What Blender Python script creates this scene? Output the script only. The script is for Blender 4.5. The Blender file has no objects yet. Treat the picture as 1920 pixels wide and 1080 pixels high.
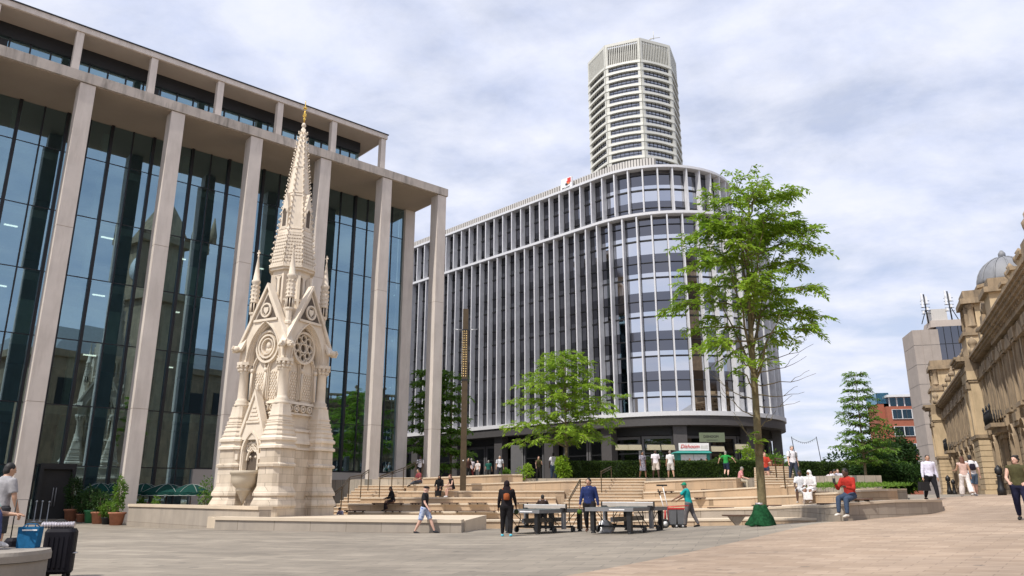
import bpy, bmesh, math, random
import numpy as np
from mathutils import Vector, Matrix, noise
random.seed(7)
SC = bpy.context.scene
COL = SC.collection
RAD = math.radians
# ------------------------------------------------------------------ camera model
F = 1420.0; PITCH = math.atan(390/1420.0); CP, SP = math.cos(PITCH), math.sin(PITCH); EYE = 1.25
def uv(px, py):
    xc = (px-960)/F; yc = (540-py)/F
    fw = CP-yc*SP
    return xc/fw, (yc*CP+SP)/fw
def P(px, py, D):
    u, v = uv(px, py)
    return Vector((u*D, D, EYE+v*D))
cam = bpy.data.cameras.new('camera'); camo = bpy.data.objects.new('camera', cam); COL.objects.link(camo)
cam.sensor_width = 36; cam.lens = 36*F/1920; cam.clip_start = .05; cam.clip_end = 9000
camo.location = (0, 0, EYE); camo.rotation_euler = (math.pi/2+PITCH, 0, 0)
SC.camera = camo
SC.view_settings.view_transform = 'Standard'; SC.view_settings.look = 'None'; SC.view_settings.exposure = .06; SC.view_settings.gamma = 1
# ------------------------------------------------------------------ mesh builder
class MB:
    def __init__(self): self.v = []; self.f = []; self.m = []; self.mats = []; self.sm = []
    def mat(self, m):
        if m not in self.mats: self.mats.append(m)
        return self.mats.index(m)
    def add(self, vs, fs, m=None, smooth=False):
        o = len(self.v); k = self.mat(m) if m else 0
        self.v += [tuple(x) for x in vs]
        for f in fs:
            self.f.append([i+o for i in f]); self.m.append(k); self.sm.append(smooth)
        return self
    def box(self, x0, x1, y0, y1, z0, z1, m=None, M=None):
        vs = [Vector((x, y, z)) for z in (z0, z1) for x, y in ((x0, y0), (x1, y0), (x1, y1), (x0, y1))]
        if M is not None: vs = [M @ v for v in vs]
        return self.add(vs, [(3, 2, 1, 0), (4, 5, 6, 7), (0, 1, 5, 4), (1, 2, 6, 5), (2, 3, 7, 6), (3, 0, 4, 7)], m)
    def prism(self, pts, z0, z1, m=None, M=None, top=None):
        n = len(pts); top = top or pts
        vs = [Vector((p[0], p[1], z0)) for p in pts]+[Vector((p[0], p[1], z1)) for p in top]
        if M is not None: vs = [M @ v for v in vs]
        fs = [tuple(range(n))[::-1], tuple(range(n, 2*n))]+[(i, (i+1) % n, n+(i+1) % n, n+i) for i in range(n)]
        return self.add(vs, fs, m)
    def loft(self, rings, m=None, smooth=True, caps=True, closed=True):
        n = len(rings[0]); vs = [v for r in rings for v in r]; fs = []
        for k in range(len(rings)-1):
            for i in range(n if closed else n-1):
                j = (i+1) % n
                fs.append((k*n+i, k*n+j, (k+1)*n+j, (k+1)*n+i))
        if caps and closed: fs += [tuple(range(n))[::-1], tuple(range((len(rings)-1)*n, len(rings)*n))]
        return self.add(vs, fs, m, smooth)
    def lathe(self, prof, n=16, m=None, M=None, smooth=True, a0=0.0):
        rings = []
        for r, z in prof:
            ring = [Vector((r*math.cos(a0+2*math.pi*i/n), r*math.sin(a0+2*math.pi*i/n), z)) for i in range(n)]
            rings.append([M @ v for v in ring] if M is not None else ring)
        return self.loft(rings, m, smooth)
    def tube(self, pts, rad, n=6, m=None, smooth=True):
        pts = [Vector(p) for p in pts]; rings = []
        if not hasattr(rad, '__len__'): rad = [rad]*len(pts)
        for i, p in enumerate(pts):
            d = (pts[min(i+1, len(pts)-1)]-pts[max(i-1, 0)])
            d = d.normalized() if d.length > 1e-9 else Vector((0, 0, 1))
            up = Vector((0, 0, 1)) if abs(d.z) < .95 else Vector((0, 1, 0))
            a = d.cross(up).normalized(); b = a.cross(d)
            rings.append([p+(a*math.cos(t)+b*math.sin(t))*rad[i] for t in [2*math.pi*k/n for k in range(n)]])
        return self.loft(rings, m, smooth)
    def sphere(self, c, r, m=None, n=10, k=7, M=None, smooth=True):
        r = r if hasattr(r, '__len__') else (r, r, r); rings = []
        for i in range(k+1):
            t = -math.pi/2+math.pi*i/k; t = max(-1.55, min(1.55, t))
            ring = [Vector((c[0]+r[0]*math.cos(t)*math.cos(a), c[1]+r[1]*math.cos(t)*math.sin(a), c[2]+r[2]*math.sin(t))) for a in [2*math.pi*q/n for q in range(n)]]
            rings.append([M @ v for v in ring] if M is not None else ring)
        return self.loft(rings, m, smooth)
    def build(self, name, m=None, parent=None, kind=None):
        me = bpy.data.meshes.new(name); me.from_pydata(self.v, [], self.f)
        ms = self.mats if self.mats else [m]
        for x in ms: me.materials.append(x if x is not None else m)
        if len(ms) > 1: me.polygons.foreach_set('material_index', self.m)
        me.polygons.foreach_set('use_smooth', self.sm); me.update()
        o = bpy.data.objects.new(name, me); COL.objects.link(o)
        if parent: o.parent = parent
        if kind: o['kind'] = kind
        return o
def tag(o, label, cat, group=None):
    o['label'] = label; o['category'] = cat
    if group: o['group'] = group
    return o
def thing(name, label, cat, loc=(0, 0, 0), rz=0, group=None):
    o = bpy.data.objects.new(name, None); COL.objects.link(o)
    o.location = loc; o.rotation_euler = (0, 0, rz); o.empty_display_size = .2
    return tag(o, label, cat, group)
def dup(root, loc, rz, label=None, group=None, scale=None):
    r = root.copy(); COL.objects.link(r); r.location = loc; r.rotation_euler = (0, 0, rz)
    if scale: r.scale = (scale,)*3
    if label: r['label'] = label
    if group: r['group'] = group
    for ch in list(root.children):
        c = ch.copy(); COL.objects.link(c); c.parent = r
        for g in list(ch.children):
            d = g.copy(); COL.objects.link(d); d.parent = c
    return r
# ------------------------------------------------------------------ materials
def newmat(name):
    m = bpy.data.materials.new(name); m.use_nodes = True
    nt = m.node_tree; b = nt.nodes['Principled BSDF']
    return m, nt, b
def nd(nt, t, **kw):
    n = nt.nodes.new(t)
    for k, v in kw.items():
        if k in n.inputs.keys(): n.inputs[k].default_value = v
        else: setattr(n, k, v)
    return n
def rgba(c): return (c[0], c[1], c[2], 1)
def ramp(nt, src, stops):
    r = nt.nodes.new('ShaderNodeValToRGB'); nt.links.new(src, r.inputs[0])
    e = r.color_ramp.elements
    while len(e) < len(stops): e.new(.5)
    for i, (p, c) in enumerate(stops): e[i].position = p; e[i].color = rgba(c)
    return r
def coords(nt, obj=False):
    if obj: return nt.nodes.new('ShaderNodeTexCoord').outputs['Object']
    return nt.nodes.new('ShaderNodeNewGeometry').outputs['Position']
def stone(name, c, var=.12, scale=1.5, rough=.85, bump=.15, streak=0.0, fine=25, dirt=None, dirtamt=.5, blocks=None):
    """noise-mottled stone; optional vertical rain streaks, dirt patches and block joints"""
    m, nt, b = newmat(name); L = nt.links.new; pos = coords(nt)
    n1 = nd(nt, 'ShaderNodeTexNoise', Scale=scale, Detail=6.0, Roughness=.6); L(pos, n1.inputs['Vector'])
    lo = [x*(1-var) for x in c]; hi = [min(1, x*(1+var)) for x in c]
    r = ramp(nt, n1.outputs[0], [(.3, lo), (.7, hi)]); out = r.outputs[0]
    n2 = nd(nt, 'ShaderNodeTexNoise', Scale=fine, Detail=3.0); L(pos, n2.inputs['Vector'])
    if dirt:
        mp = nd(nt, 'ShaderNodeMapping'); mp.inputs['Scale'].default_value = (1.3, 1.3, .22) if streak else (.6, .6, .6); L(pos, mp.inputs[0])
        n3 = nd(nt, 'ShaderNodeTexNoise', Scale=1.6, Detail=5.0, Roughness=.65); L(mp.outputs[0], n3.inputs['Vector'])
        rr = ramp(nt, n3.outputs[0], [(.45, (0, 0, 0)), (.72, (dirtamt,)*3)])
        mx = nd(nt, 'ShaderNodeMix', data_type='RGBA'); L(rr.outputs[0], mx.inputs[0]); L(out, mx.inputs[6]); mx.inputs[7].default_value = rgba(dirt); out = mx.outputs[2]
    hgt = n2.outputs[0]
    if blocks:
        bw, bh, amt = blocks
        geo = nt.nodes.new('ShaderNodeNewGeometry'); sp = nd(nt, 'ShaderNodeSeparateXYZ'); L(pos, sp.inputs[0])
        ad = nd(nt, 'ShaderNodeMath', operation='ADD'); L(sp.outputs[0], ad.inputs[0]); L(sp.outputs[1], ad.inputs[1])
        cb = nd(nt, 'ShaderNodeCombineXYZ'); L(ad.outputs[0], cb.inputs[0]); L(sp.outputs[2], cb.inputs[1])
        br = nd(nt, 'ShaderNodeTexBrick', Scale=1.0); br.inputs['Brick Width'].default_value = bw; br.inputs['Row Height'].default_value = bh
        br.inputs['Mortar Size'].default_value = .008; br.inputs['Color1'].default_value = (1, 1, 1, 1); br.inputs['Color2'].default_value = (1-amt, 1-amt*1.1, 1-amt*1.25, 1); br.inputs['Mortar'].default_value = (.5, .48, .45, 1)
        L(cb.outputs[0], br.inputs['Vector'])
        mx = nd(nt, 'ShaderNodeMix', data_type='RGBA', blend_type='MULTIPLY'); mx.inputs[0].default_value = 1; L(out, mx.inputs[6]); L(br.outputs[0], mx.inputs[7]); out = mx.outputs[2]
    L(out, b.inputs['Base Color']); b.inputs['Roughness'].default_value = rough
    if bump:
        bp = nd(nt, 'ShaderNodeBump', Strength=bump, Distance=.02); L(hgt, bp.inputs['Height']); L(bp.outputs[0], b.inputs['Normal'])
    return m
def plain(name, c, rough=.6, metal=0.0, var=.08, scale=6, spec=.5):
    m, nt, b = newmat(name); L = nt.links.new
    n1 = nd(nt, 'ShaderNodeTexNoise', Scale=scale, Detail=4.0); L(coords(nt), n1.inputs['Vector'])
    r = ramp(nt, n1.outputs[0], [(.3, [x*(1-var) for x in c]), (.7, [min(1, x*(1+var)) for x in c])])
    L(r.outputs[0], b.inputs['Base Color']); b.inputs['Roughness'].default_value = rough; b.inputs['Metallic'].default_value = metal
    b.inputs['Specular IOR Level'].default_value = spec
    return m
def fabric(name, c, var=.18, pat=None):
    m, nt, b = newmat(name); L = nt.links.new; pos = coords(nt, True)
    n1 = nd(nt, 'ShaderNodeTexNoise', Scale=14.0, Detail=4.0); L(pos, n1.inputs['Vector'])
    st = [(.3, [x*(1-var) for x in c]), (.7, [min(1, x*(1+var)) for x in c])]
    if pat: st = [(.42, c), (.5, pat)]
    r = ramp(nt, n1.outputs[0], st)
    L(r.outputs[0], b.inputs['Base Color']); b.inputs['Roughness'].default_value = .9; b.inputs['Specular IOR Level'].default_value = .15
    bp = nd(nt, 'ShaderNodeBump', Strength=.35, Distance=.02); L(n1.outputs[0], bp.inputs['Height']); L(bp.outputs[0], b.inputs['Normal'])
    return m
def glass(name, tint, refl=.5, trans=(.3, .36, .36), rough=.01, wav=.0):
    """coated pane: fixed mirror coating plus see-through, stronger mirror at grazing angles"""
    m = bpy.data.materials.new(name); m.use_nodes = True; nt = m.node_tree; nt.nodes.clear(); L = nt.links.new
    out = nd(nt, 'ShaderNodeOutputMaterial'); gl = nd(nt, 'ShaderNodeBsdfGlossy', Roughness=rough); gl.inputs['Color'].default_value = rgba(tint)
    tr = nd(nt, 'ShaderNodeBsdfTransparent'); tr.inputs['Color'].default_value = rgba(trans)
    lw = nd(nt, 'ShaderNodeLayerWeight', Blend=.25); ad = nd(nt, 'ShaderNodeMath', operation='MULTIPLY_ADD'); ad.inputs[1].default_value = 1-refl; ad.inputs[2].default_value = refl
    L(lw.outputs['Fresnel'], ad.inputs[0])
    mx = nd(nt, 'ShaderNodeMixShader'); L(ad.outputs[0], mx.inputs[0]); L(tr.outputs[0], mx.inputs[1]); L(gl.outputs[0], mx.inputs[2]); L(mx.outputs[0], out.inputs[0])
    if wav:
        n1 = nd(nt, 'ShaderNodeTexNoise', Scale=.45, Detail=1.0); L(coords(nt), n1.inputs['Vector'])
        bp = nd(nt, 'ShaderNodeBump', Strength=wav, Distance=.02); L(n1.outputs[0], bp.inputs['Height']); L(bp.outputs[0], gl.inputs['Normal'])
    return m
def leafmat(name, c, c2, rough=.55):
    m, nt, b = newmat(name); L = nt.links.new
    oi = nd(nt, 'ShaderNodeNewGeometry'); n1 = nd(nt, 'ShaderNodeTexNoise', Scale=1.1, Detail=3.0); L(oi.outputs['Position'], n1.inputs['Vector'])
    rnd = nd(nt, 'ShaderNodeMath', operation='MULTIPLY_ADD'); rnd.inputs[1].default_value = .35; L(oi.outputs['Random Per Island'], rnd.inputs[0]); L(n1.outputs[0], rnd.inputs[2])
    r = ramp(nt, rnd.outputs[0], [(.35, c), (.95, c2)])
    L(r.outputs[0], b.inputs['Base Color']); b.inputs['Roughness'].default_value = rough; b.inputs['Specular IOR Level'].default_value = .25
    tl = nd(nt, 'ShaderNodeBsdfTranslucent'); L(r.outputs[0], tl.inputs['Color']); mx = nd(nt, 'ShaderNodeMixShader'); mx.inputs[0].default_value = .45
    L(b.outputs[0], mx.inputs[1]); L(tl.outputs[0], mx.inputs[2]); L(mx.outputs[0], nt.nodes['Material Output'].inputs[0])
    return m
def paving(name, c1, c2, bw, bh, rot, mort=.012, mc=(.2, .19, .17), var=.25, mot=.25):
    m, nt, b = newmat(name); L = nt.links.new; pos = coords(nt)
    mp = nd(nt, 'ShaderNodeMapping'); mp.inputs['Rotation'].default_value = (0, 0, rot); L(pos, mp.inputs[0])
    br = nd(nt, 'ShaderNodeTexBrick', Scale=1.0); br.inputs['Brick Width'].default_value = bw; br.inputs['Row Height'].default_value = bh
    br.inputs['Mortar Size'].default_value = mort; br.inputs['Color1'].default_value = rgba(c1); br.inputs['Color2'].default_value = rgba(c2); br.inputs['Mortar'].default_value = rgba(mc); br.inputs['Bias'].default_value = -.1
    L(mp.outputs[0], br.inputs['Vector'])
    n1 = nd(nt, 'ShaderNodeTexNoise', Scale=.45, Detail=8.0, Roughness=.7); L(pos, n1.inputs['Vector'])
    r = ramp(nt, n1.outputs[0], [(.3, (1-mot,)*3), (.7, (1+mot*.3,)*3)])
    mx = nd(nt, 'ShaderNodeMix', data_type='RGBA', blend_type='MULTIPLY'); mx.inputs[0].default_value = 1; L(br.outputs[0], mx.inputs[6]); L(r.outputs[0], mx.inputs[7])
    mp2 = nd(nt, 'ShaderNodeMapping'); mp2.inputs['Scale'].default_value = (.25, 1.6, 1); L(pos, mp2.inputs[0])
    n3 = nd(nt, 'ShaderNodeTexNoise', Scale=1.0, Detail=6.0, Roughness=.75); L(mp2.outputs[0], n3.inputs['Vector'])
    r3 = ramp(nt, n3.outputs[0], [(.35, (.86, .85, .84)), (.65, (1.08, 1.07, 1.06))])
    mx2 = nd(nt, 'ShaderNodeMix', data_type='RGBA', blend_type='MULTIPLY'); mx2.inputs[0].default_value = 1; L(mx.outputs[2], mx2.inputs[6]); L(r3.outputs[0], mx2.inputs[7])
    # whole-slab tone jumps and dark gum / tar spots
    vo = nd(nt, 'ShaderNodeTexVoronoi', Scale=1.7); L(pos, vo.inputs['Vector'])
    sepc = nd(nt, 'ShaderNodeSeparateColor'); L(vo.outputs['Color'], sepc.inputs[0])
    mlt = nd(nt, 'ShaderNodeMath', operation='MULTIPLY'); mlt.inputs[1].default_value = .16; L(sepc.outputs[0], mlt.inputs[0])
    ls = nd(nt, 'ShaderNodeMath', operation='LESS_THAN'); L(vo.outputs['Distance'], ls.inputs[0]); L(mlt.outputs[0], ls.inputs[1])
    md = nd(nt, 'ShaderNodeMath', operation='MULTIPLY'); md.inputs[1].default_value = .45; L(ls.outputs[0], md.inputs[0])
    mx3 = nd(nt, 'ShaderNodeMix', data_type='RGBA'); L(md.outputs[0], mx3.inputs[0]); L(mx2.outputs[2], mx3.inputs[6]); mx3.inputs[7].default_value = (.10, .09, .08, 1)
    n4 = nd(nt, 'ShaderNodeTexNoise', Scale=.16, Detail=5.0, Roughness=.6); L(pos, n4.inputs['Vector']); r4 = ramp(nt, n4.outputs[0], [(.38, (.80, .79, .78)), (.62, (1.06, 1.05, 1.03))])
    mx2 = nd(nt, 'ShaderNodeMix', data_type='RGBA', blend_type='MULTIPLY'); mx2.inputs[0].default_value = 1; L(mx3.outputs[2], mx2.inputs[6]); L(r4.outputs[0], mx2.inputs[7])
    L(mx2.outputs[2], b.inputs['Base Color']); b.inputs['Roughness'].default_value = .8
    n2 = nd(nt, 'ShaderNodeTexNoise', Scale=18.0, Detail=4.0); L(pos, n2.inputs['Vector'])
    bp = nd(nt, 'ShaderNodeBump', Strength=.15, Distance=.02); L(n2.outputs[0], bp.inputs['Height']); L(bp.outputs[0], b.inputs['Normal'])
    return m
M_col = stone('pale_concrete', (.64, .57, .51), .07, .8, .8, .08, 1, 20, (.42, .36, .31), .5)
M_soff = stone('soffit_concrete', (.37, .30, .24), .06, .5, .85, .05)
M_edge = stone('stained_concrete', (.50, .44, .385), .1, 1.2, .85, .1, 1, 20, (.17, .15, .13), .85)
M_mem = stone('carved_limestone', (.72, .63, .515), .09, 1.4, .85, .25, 1, 30, (.50, .40, .29), .45)
M_memb = stone('ashlar_limestone', (.67, .58, .47), .12, 1.2, .85, .2, 1, 30, (.40, .33, .25), .5, (.75, .36, .22))
M_memd = plain('mosaic_and_opening_shade', (.10, .075, .055), .7, 0, .4, 40)  # gable mosaic; also painted in as shade inside belfry, lucarne and pinnacle openings
M_bowl = stone('basin_stone', (.50, .43, .33), .1, 2, .8, .2)
M_york = stone('yorkstone_blocks', (.53, .39, .26), .1, .7, .85, .12, 1, 22, (.33, .27, .21), .5, (1.3, .40, .2))
M_tread = stone('yorkstone_tread', (.60, .50, .38), .08, .8, .85, .1)
M_wall = stone('shade_toned_yorkstone', (.37, .32, .265), .1, 1.0, .85, .12, 1, 22, (.26, .23, .2), .5, (1.1, .7, .1))  # shade on the low wall faces put into a darker, greyer stone
M_bench = stone('shade_toned_bench_stone', (.31, .275, .235), .1, 1.5, .85, .15, 0, 25, (.2, .18, .16), .5)  # bench stone darkened; the shade it lies in is part of this colour
M_plinth = stone('plinth_stone', (.46, .41, .37), .05, .6, .8, .05)
M_plaza = paving('grey_paving', (.275, .243, .20), (.36, .316, .258), .9, .45, .3, .012, (.21, .185, .16))
M_pink = paving('buff_brick_paving', (.385, .288, .21), (.485, .375, .285), .6, .22, .68, .009, (.30, .225, .17), mot=.2)
M_terr = paving('terrace_paving', (.40, .35, .29), (.45, .40, .33), .6, .4, .1)
M_ground = stone('far_ground', (.2, .19, .17), .1, .05)
M_glassL = glass('blue_coated_glass', (.45, .67, .79), .47, (.46, .62, .58), .006, .05)
M_glassB = glass('sky_glass', (.92, .93, .96), .74, (.2, .22, .25), .01, .03)
M_glassG = glass('grey_spandrel_glass', (.31, .31, .34), .55, (.05, .05, .05), .06)
M_glassD = glass('shop_glass', (.45, .48, .48), .22, (.5, .55, .52), .01)
M_glassW = glass('dark_wing_glass', (.55, .55, .59), .5, (.14, .14, .15), .02, .03)  # wing panes darkened: the dark building they mirror is put into the tint
M_glassWd = glass('dark_wing_spandrel', (.27, .27, .29), .55, (.05, .05, .05), .08)  # spandrels darkened for the same painted-in reflection
M_glassB2 = glass('sky_glass_blinds', (.66, .68, .74), .66, (.35, .36, .36), .015, .04)
M_span = plain('grey_spandrel_panel', (.12, .118, .122), .28, 0, .05)
M_dark = plain('dark_metal', (.022, .023, .026), .45, .3)
M_black = plain('black_metal', (.012, .012, .013), .5)
M_char = plain('charcoal_cladding', (.085, .079, .079), .5, .1)
M_white = plain('white_metal_fin', (.66, .66, .68), .4, 0, .04)
M_finG = plain('silver_fin', (.64, .64, .66), .45, .0, .1, 2)
M_louv = plain('louvre_metal', (.55, .52, .48), .5, .1)
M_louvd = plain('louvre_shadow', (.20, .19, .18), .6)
M_cream = plain('cream_cladding', (.60, .59, .53), .5, 0, .06, .3)
M_oglass = glass('tower_glass', (.55, .56, .60), .6, (.05, .05, .06), .02)
M_int = plain('interior_wall', (.20, .22, .21), .8)
M_intw = plain('interior_pale', (.50, .55, .50), .8)
M_slab = plain('interior_slab', (.42, .43, .41), .8)
M_bronze = plain('bronze_metal', (.10, .07, .04), .4, .6, .15)
M_gold = plain('gilt_gold', (.85, .55, .12), .25, 1.0, .05)
def emit(name, c, e):
    m, nt, b = newmat(name); b.inputs['Emission Color'].default_value = rgba(c); b.inputs['Emission Strength'].default_value = e; return m
M_lampw = emit('office_light', (1, .95, .85), 2.2)
M_brass = plain('brass_dots', (.75, .55, .25), .35, .6)
M_mus = stone('weathered_sandstone', (.34, .255, .165), .22, .9, .9, .4, 1, 14, (.10, .08, .062), .7)
M_musl = stone('pale_sandstone', (.56, .43, .27), .12, .8, .9, .25, 1, 14, (.26, .19, .11), .5)  # lighter sandstone tone for pavilions and attic blocks
M_musr = stone('rusticated_sandstone', (.40, .31, .205), .18, .8, .9, .3, 1, 14, (.17, .13, .09), .6)
M_lead = plain('lead_dome', (.22, .225, .24), .6, 0, .1, 2)
M_brut = stone('ribbed_concrete_cladding', (.37, .315, .275), .08, .5, .9, .1, 1, 10, (.3, .26, .23), .4)
M_brick = stone('orange_brick', (.34, .11, .065), .12, 3, .9, .05)
M_winf = plain('white_window_frame', (.7, .7, .7), .5)
M_bark = stone('tree_bark', (.23, .185, .12), .25, 6, .95, .6, 0, 30)
M_bark2 = stone('mossy_bark', (.16, .13, .065), .3, 5, .95, .6, 0, 30)
M_leaf = leafmat('fresh_leaf', (.11, .225, .016), (.33, .48, .045))
M_leaf2 = leafmat('mid_leaf', (.075, .17, .022), (.20, .34, .05))
M_leafd = leafmat('dark_leaf', (.02, .055, .015), (.06, .12, .03))
M_hedge = leafmat('hedge_leaf', (.022, .05, .01), (.075, .125, .022))
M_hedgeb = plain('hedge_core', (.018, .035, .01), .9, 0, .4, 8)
M_green = fabric('shade_toned_green_canvas', (.007, .045, .036)); M_trim = plain('white_trim', (.4, .42, .4), .7)  # parasol green darkened to carry the shade of the offices
M_terra = plain('terracotta', (.36, .15, .085), .8, 0, .15); M_gpot = plain('green_glaze', (.05, .22, .09), .3)
M_soil = plain('soil', (.05, .035, .02), .95)
M_wood = plain('dark_timber', (.10, .055, .035), .6, 0, .3, 9)
M_steel = plain('brushed_steel', (.55, .56, .58), .35, .8)
M_tabt = plain('table_top_grey', (.075, .095, .092), .6, 0, .1, 6, .2); M_alu = plain('aluminium_apron', (.20, .20, .205), .55, .1); M_net = plain('net_fabric', (.46, .41, .36), .8)
M_rubber = plain('rubber', (.03, .03, .03), .7)
M_red = plain('red_plastic', (.55, .03, .03), .4); M_bin = plain('grey_bin', (.15, .155, .165), .6)
M_teal = plain('teal_paint', (.03, .26, .22), .5); M_signw = plain('white_sign', (.8, .8, .8), .5)
M_olive = plain('sage_panel', (.16, .19, .12), .5); M_awn = fabric('beige_canvas', (.30, .27, .19))
M_redl = plain('red_lettering', (.65, .05, .04), .5); M_orange = plain('orange_panel', (.75, .2, .05), .5); M_ink = plain('dark_lettering', (.03, .03, .03), .6)
M_bagblue = fabric('blue_bag_fabric', (.015, .11, .24)); M_case = plain('black_suitcase_shell', (.010, .009, .014), .65, 0, .1, 6, .2)
M_tarp = fabric('green_tarpaulin', (.010, .06, .022), .45)
M_silver = plain('silver_foil', (.6, .55, .56), .3, .7, .2, 30)
# ------------------------------------------------------------------ world, sun
SUN_AZ = Vector((-.68, -.733)); SUN_EL = RAD(56)
w = bpy.data.worlds.new('World'); SC.world = w; w.use_nodes = True
nt = w.node_tree; nt.nodes.clear(); L = nt.links.new
out = nd(nt, 'ShaderNodeOutputWorld'); bg = nd(nt, 'ShaderNodeBackground', Strength=.124); L(bg.outputs[0], out.inputs[0])
sky = nd(nt, 'ShaderNodeTexSky'); sky.sky_type = 'NISHITA'; sky.sun_disc = False; sky.sun_elevation = SUN_EL
sky.sun_rotation = math.atan2(SUN_AZ.x, SUN_AZ.y); sky.air_density = 1.0; sky.dust_density = 1.6; sky.ozone_density = 2.0
tc = nd(nt, 'ShaderNodeTexCoord'); sp = nd(nt, 'ShaderNodeSeparateXYZ'); L(tc.outputs['Generated'], sp.inputs[0])
zz = nd(nt, 'ShaderNodeMath', operation='ADD'); zz.inputs[1].default_value = .22; L(sp.outputs[2], zz.inputs[0])
zm = nd(nt, 'ShaderNodeMath', operation='MAXIMUM'); zm.inputs[1].default_value = .05; L(zz.outputs[0], zm.inputs[0])
dx = nd(nt, 'ShaderNodeMath', operation='DIVIDE'); L(sp.outputs[0], dx.inputs[0]); L(zm.outputs[0], dx.inputs[1])
dy = nd(nt, 'ShaderNodeMath', operation='DIVIDE'); L(sp.outputs[1], dy.inputs[0]); L(zm.outputs[0], dy.inputs[1])
cb = nd(nt, 'ShaderNodeCombineXYZ'); L(dx.outputs[0], cb.inputs[0]); L(dy.outputs[0], cb.inputs[1])
mp = nd(nt, 'ShaderNodeMapping'); mp.inputs['Scale'].default_value = (1.0, 1.25, 1); mp.inputs['Rotation'].default_value = (0, 0, .5); mp.inputs['Location'].default_value = (3.1, 1.7, 0); L(cb.outputs[0], mp.inputs[0])
nz = nd(nt, 'ShaderNodeTexNoise', Scale=2.6, Detail=10.0, Roughness=.6); nz.inputs['Distortion'].default_value = .2; L(mp.outputs[0], nz.inputs['Vector'])
cr = ramp(nt, nz.outputs[0], [(.36, (.64,)*3), (.48, (.84,)*3), (.60, (1.0,)*3)])
nz2 = nd(nt, 'ShaderNodeTexNoise', Scale=5.2, Detail=6.0, Roughness=.6); L(mp.outputs[0], nz2.inputs['Vector'])
cc = ramp(nt, nz2.outputs[0], [(.3, (5.8, 6.3, 8.0)), (.7, (7.1, 7.3, 8.2))])
mx = nd(nt, 'ShaderNodeMix', data_type='RGBA'); L(cr.outputs[0], mx.inputs[0]); L(sky.outputs[0], mx.inputs[6]); L(cc.outputs[0], mx.inputs[7]); L(mx.outputs[2], bg.inputs[0])
sl = bpy.data.lights.new('sun', 'SUN'); sl.energy = 4.1; sl.angle = RAD(.6); sl.color = (1, .95, .87)
so = bpy.data.objects.new('sun', sl); COL.objects.link(so)
sd = Vector((SUN_AZ.x*math.cos(SUN_EL), SUN_AZ.y*math.cos(SUN_EL), math.sin(SUN_EL)))
so.rotation_euler = (-sd).to_track_quat('-Z', 'Y').to_euler(); so.location = (0, 0, 60)
# ------------------------------------------------------------------ terrain
CTRL = [(-9, 33.6, 0), (-20, 34, -.1), (-20, 39, -.25), (-21, 46, .05), (-28, 42, .05), (-12, 44, .0), (-10, 20, 0), (0, 15, 0), (-6, 10, 0), (0, 4, 0), (5, 8, .1), (-2, 26, 0), (-1.8, 28.5, 0), (2.5, 23, .14), (4, 22.5, .16), (6, 31, .06),
        (-30, 10, 0), (-40, 30, 0), (14, 20.6, .65), (8, 12, .3), (12, 12, .45), (15, 4, .4), (25, 35, 1.3), (30, 50, 1.35), (45, 70, 1.3), (25, 25, 1.1), (0, 38, -.25), (5, 39, -.2), (-5, 38, -.25), (-11, 38, -.2), (40, 10, .8), (0, 60, -.2), (20, 55, 1.2), (60, 100, 1.3)]
for px, py, D in [(1565, 980, 24), (1672, 968, 24.2), (1769, 959, 27), (1440, 985, 30.5), (1305, 986, 35), (1590, 977, 22.4), (1755, 935, 30.9), (1830, 930, 33), (1428, 985, 24)]:
    q = P(px, py, D); CTRL.append((q.x, q.y, q.z))
_c = np.array(CTRL, float)
def _phi(r2): return np.where(r2 > 1e-9, r2*np.log(np.maximum(r2, 1e-9)), 0)
_n = len(_c); _A = np.zeros((_n+3, _n+3)); _d2 = ((_c[:, None, :2]-_c[None, :, :2])**2).sum(-1)
_A[:_n, :_n] = _phi(_d2)+np.eye(_n)*6.0; _A[:_n, _n] = 1; _A[:_n, _n+1:] = _c[:, :2]; _A[_n, :_n] = 1; _A[_n+1:, :_n] = _c[:, :2].T
_w = np.linalg.solve(_A, np.concatenate([_c[:, 2], np.zeros(3)]))
def gz(x, y):
    x = np.asarray(x, float); y = np.asarray(y, float)
    r2 = (x[..., None]-_c[:, 0])**2+(y[..., None]-_c[:, 1])**2
    return np.clip((_phi(r2)*_w[:_n]).sum(-1)+_w[_n]+_w[_n+1]*x+_w[_n+2]*y, -.45, 1.35)
def G(x, y): return float(gz(np.array([x]), np.array([y]))[0])
def gp(px, D, py=985):
    u, _ = uv(px, py); x = u*D
    return Vector((x, D, G(x, D)))
B0 = Vector((.62, 12.6)); BD = Vector((.627, .779)).normalized(); BN = Vector((BD.y, -BD.x))
def sheet(name, t0, t1, mat):
    S = np.arange(-45, 110.1, 1.0); T = np.linspace(t0, t1, int(abs(t1-t0))+1)
    X = B0.x+S[:, None]*BD.x+T[None, :]*BN.x; Y = B0.y+S[:, None]*BD.y+T[None, :]*BN.y; Z = gz(X, Y)
    n = len(T); mb = MB(); mb.v = list(zip(X.ravel().tolist(), Y.ravel().tolist(), Z.ravel().tolist()))
    for i in range(len(S)-1):
        for j in range(n-1): mb.f.append((i*n+j, (i+1)*n+j, (i+1)*n+j+1, i*n+j+1)); mb.m.append(0); mb.sm.append(True)
    return mb.build(name, mat, kind='structure')
sheet('plaza', -60, 0, M_plaza); sheet('upper_paving', 0, 60, M_pink)
g = MB(); g.add([(-4000, -4000, -1.2), (4000, -4000, -1.2), (4000, 4000, -1.2), (-4000, 4000, -1.2)], [(0, 1, 2, 3)]); g.build('ground', M_ground, kind='structure')
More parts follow.
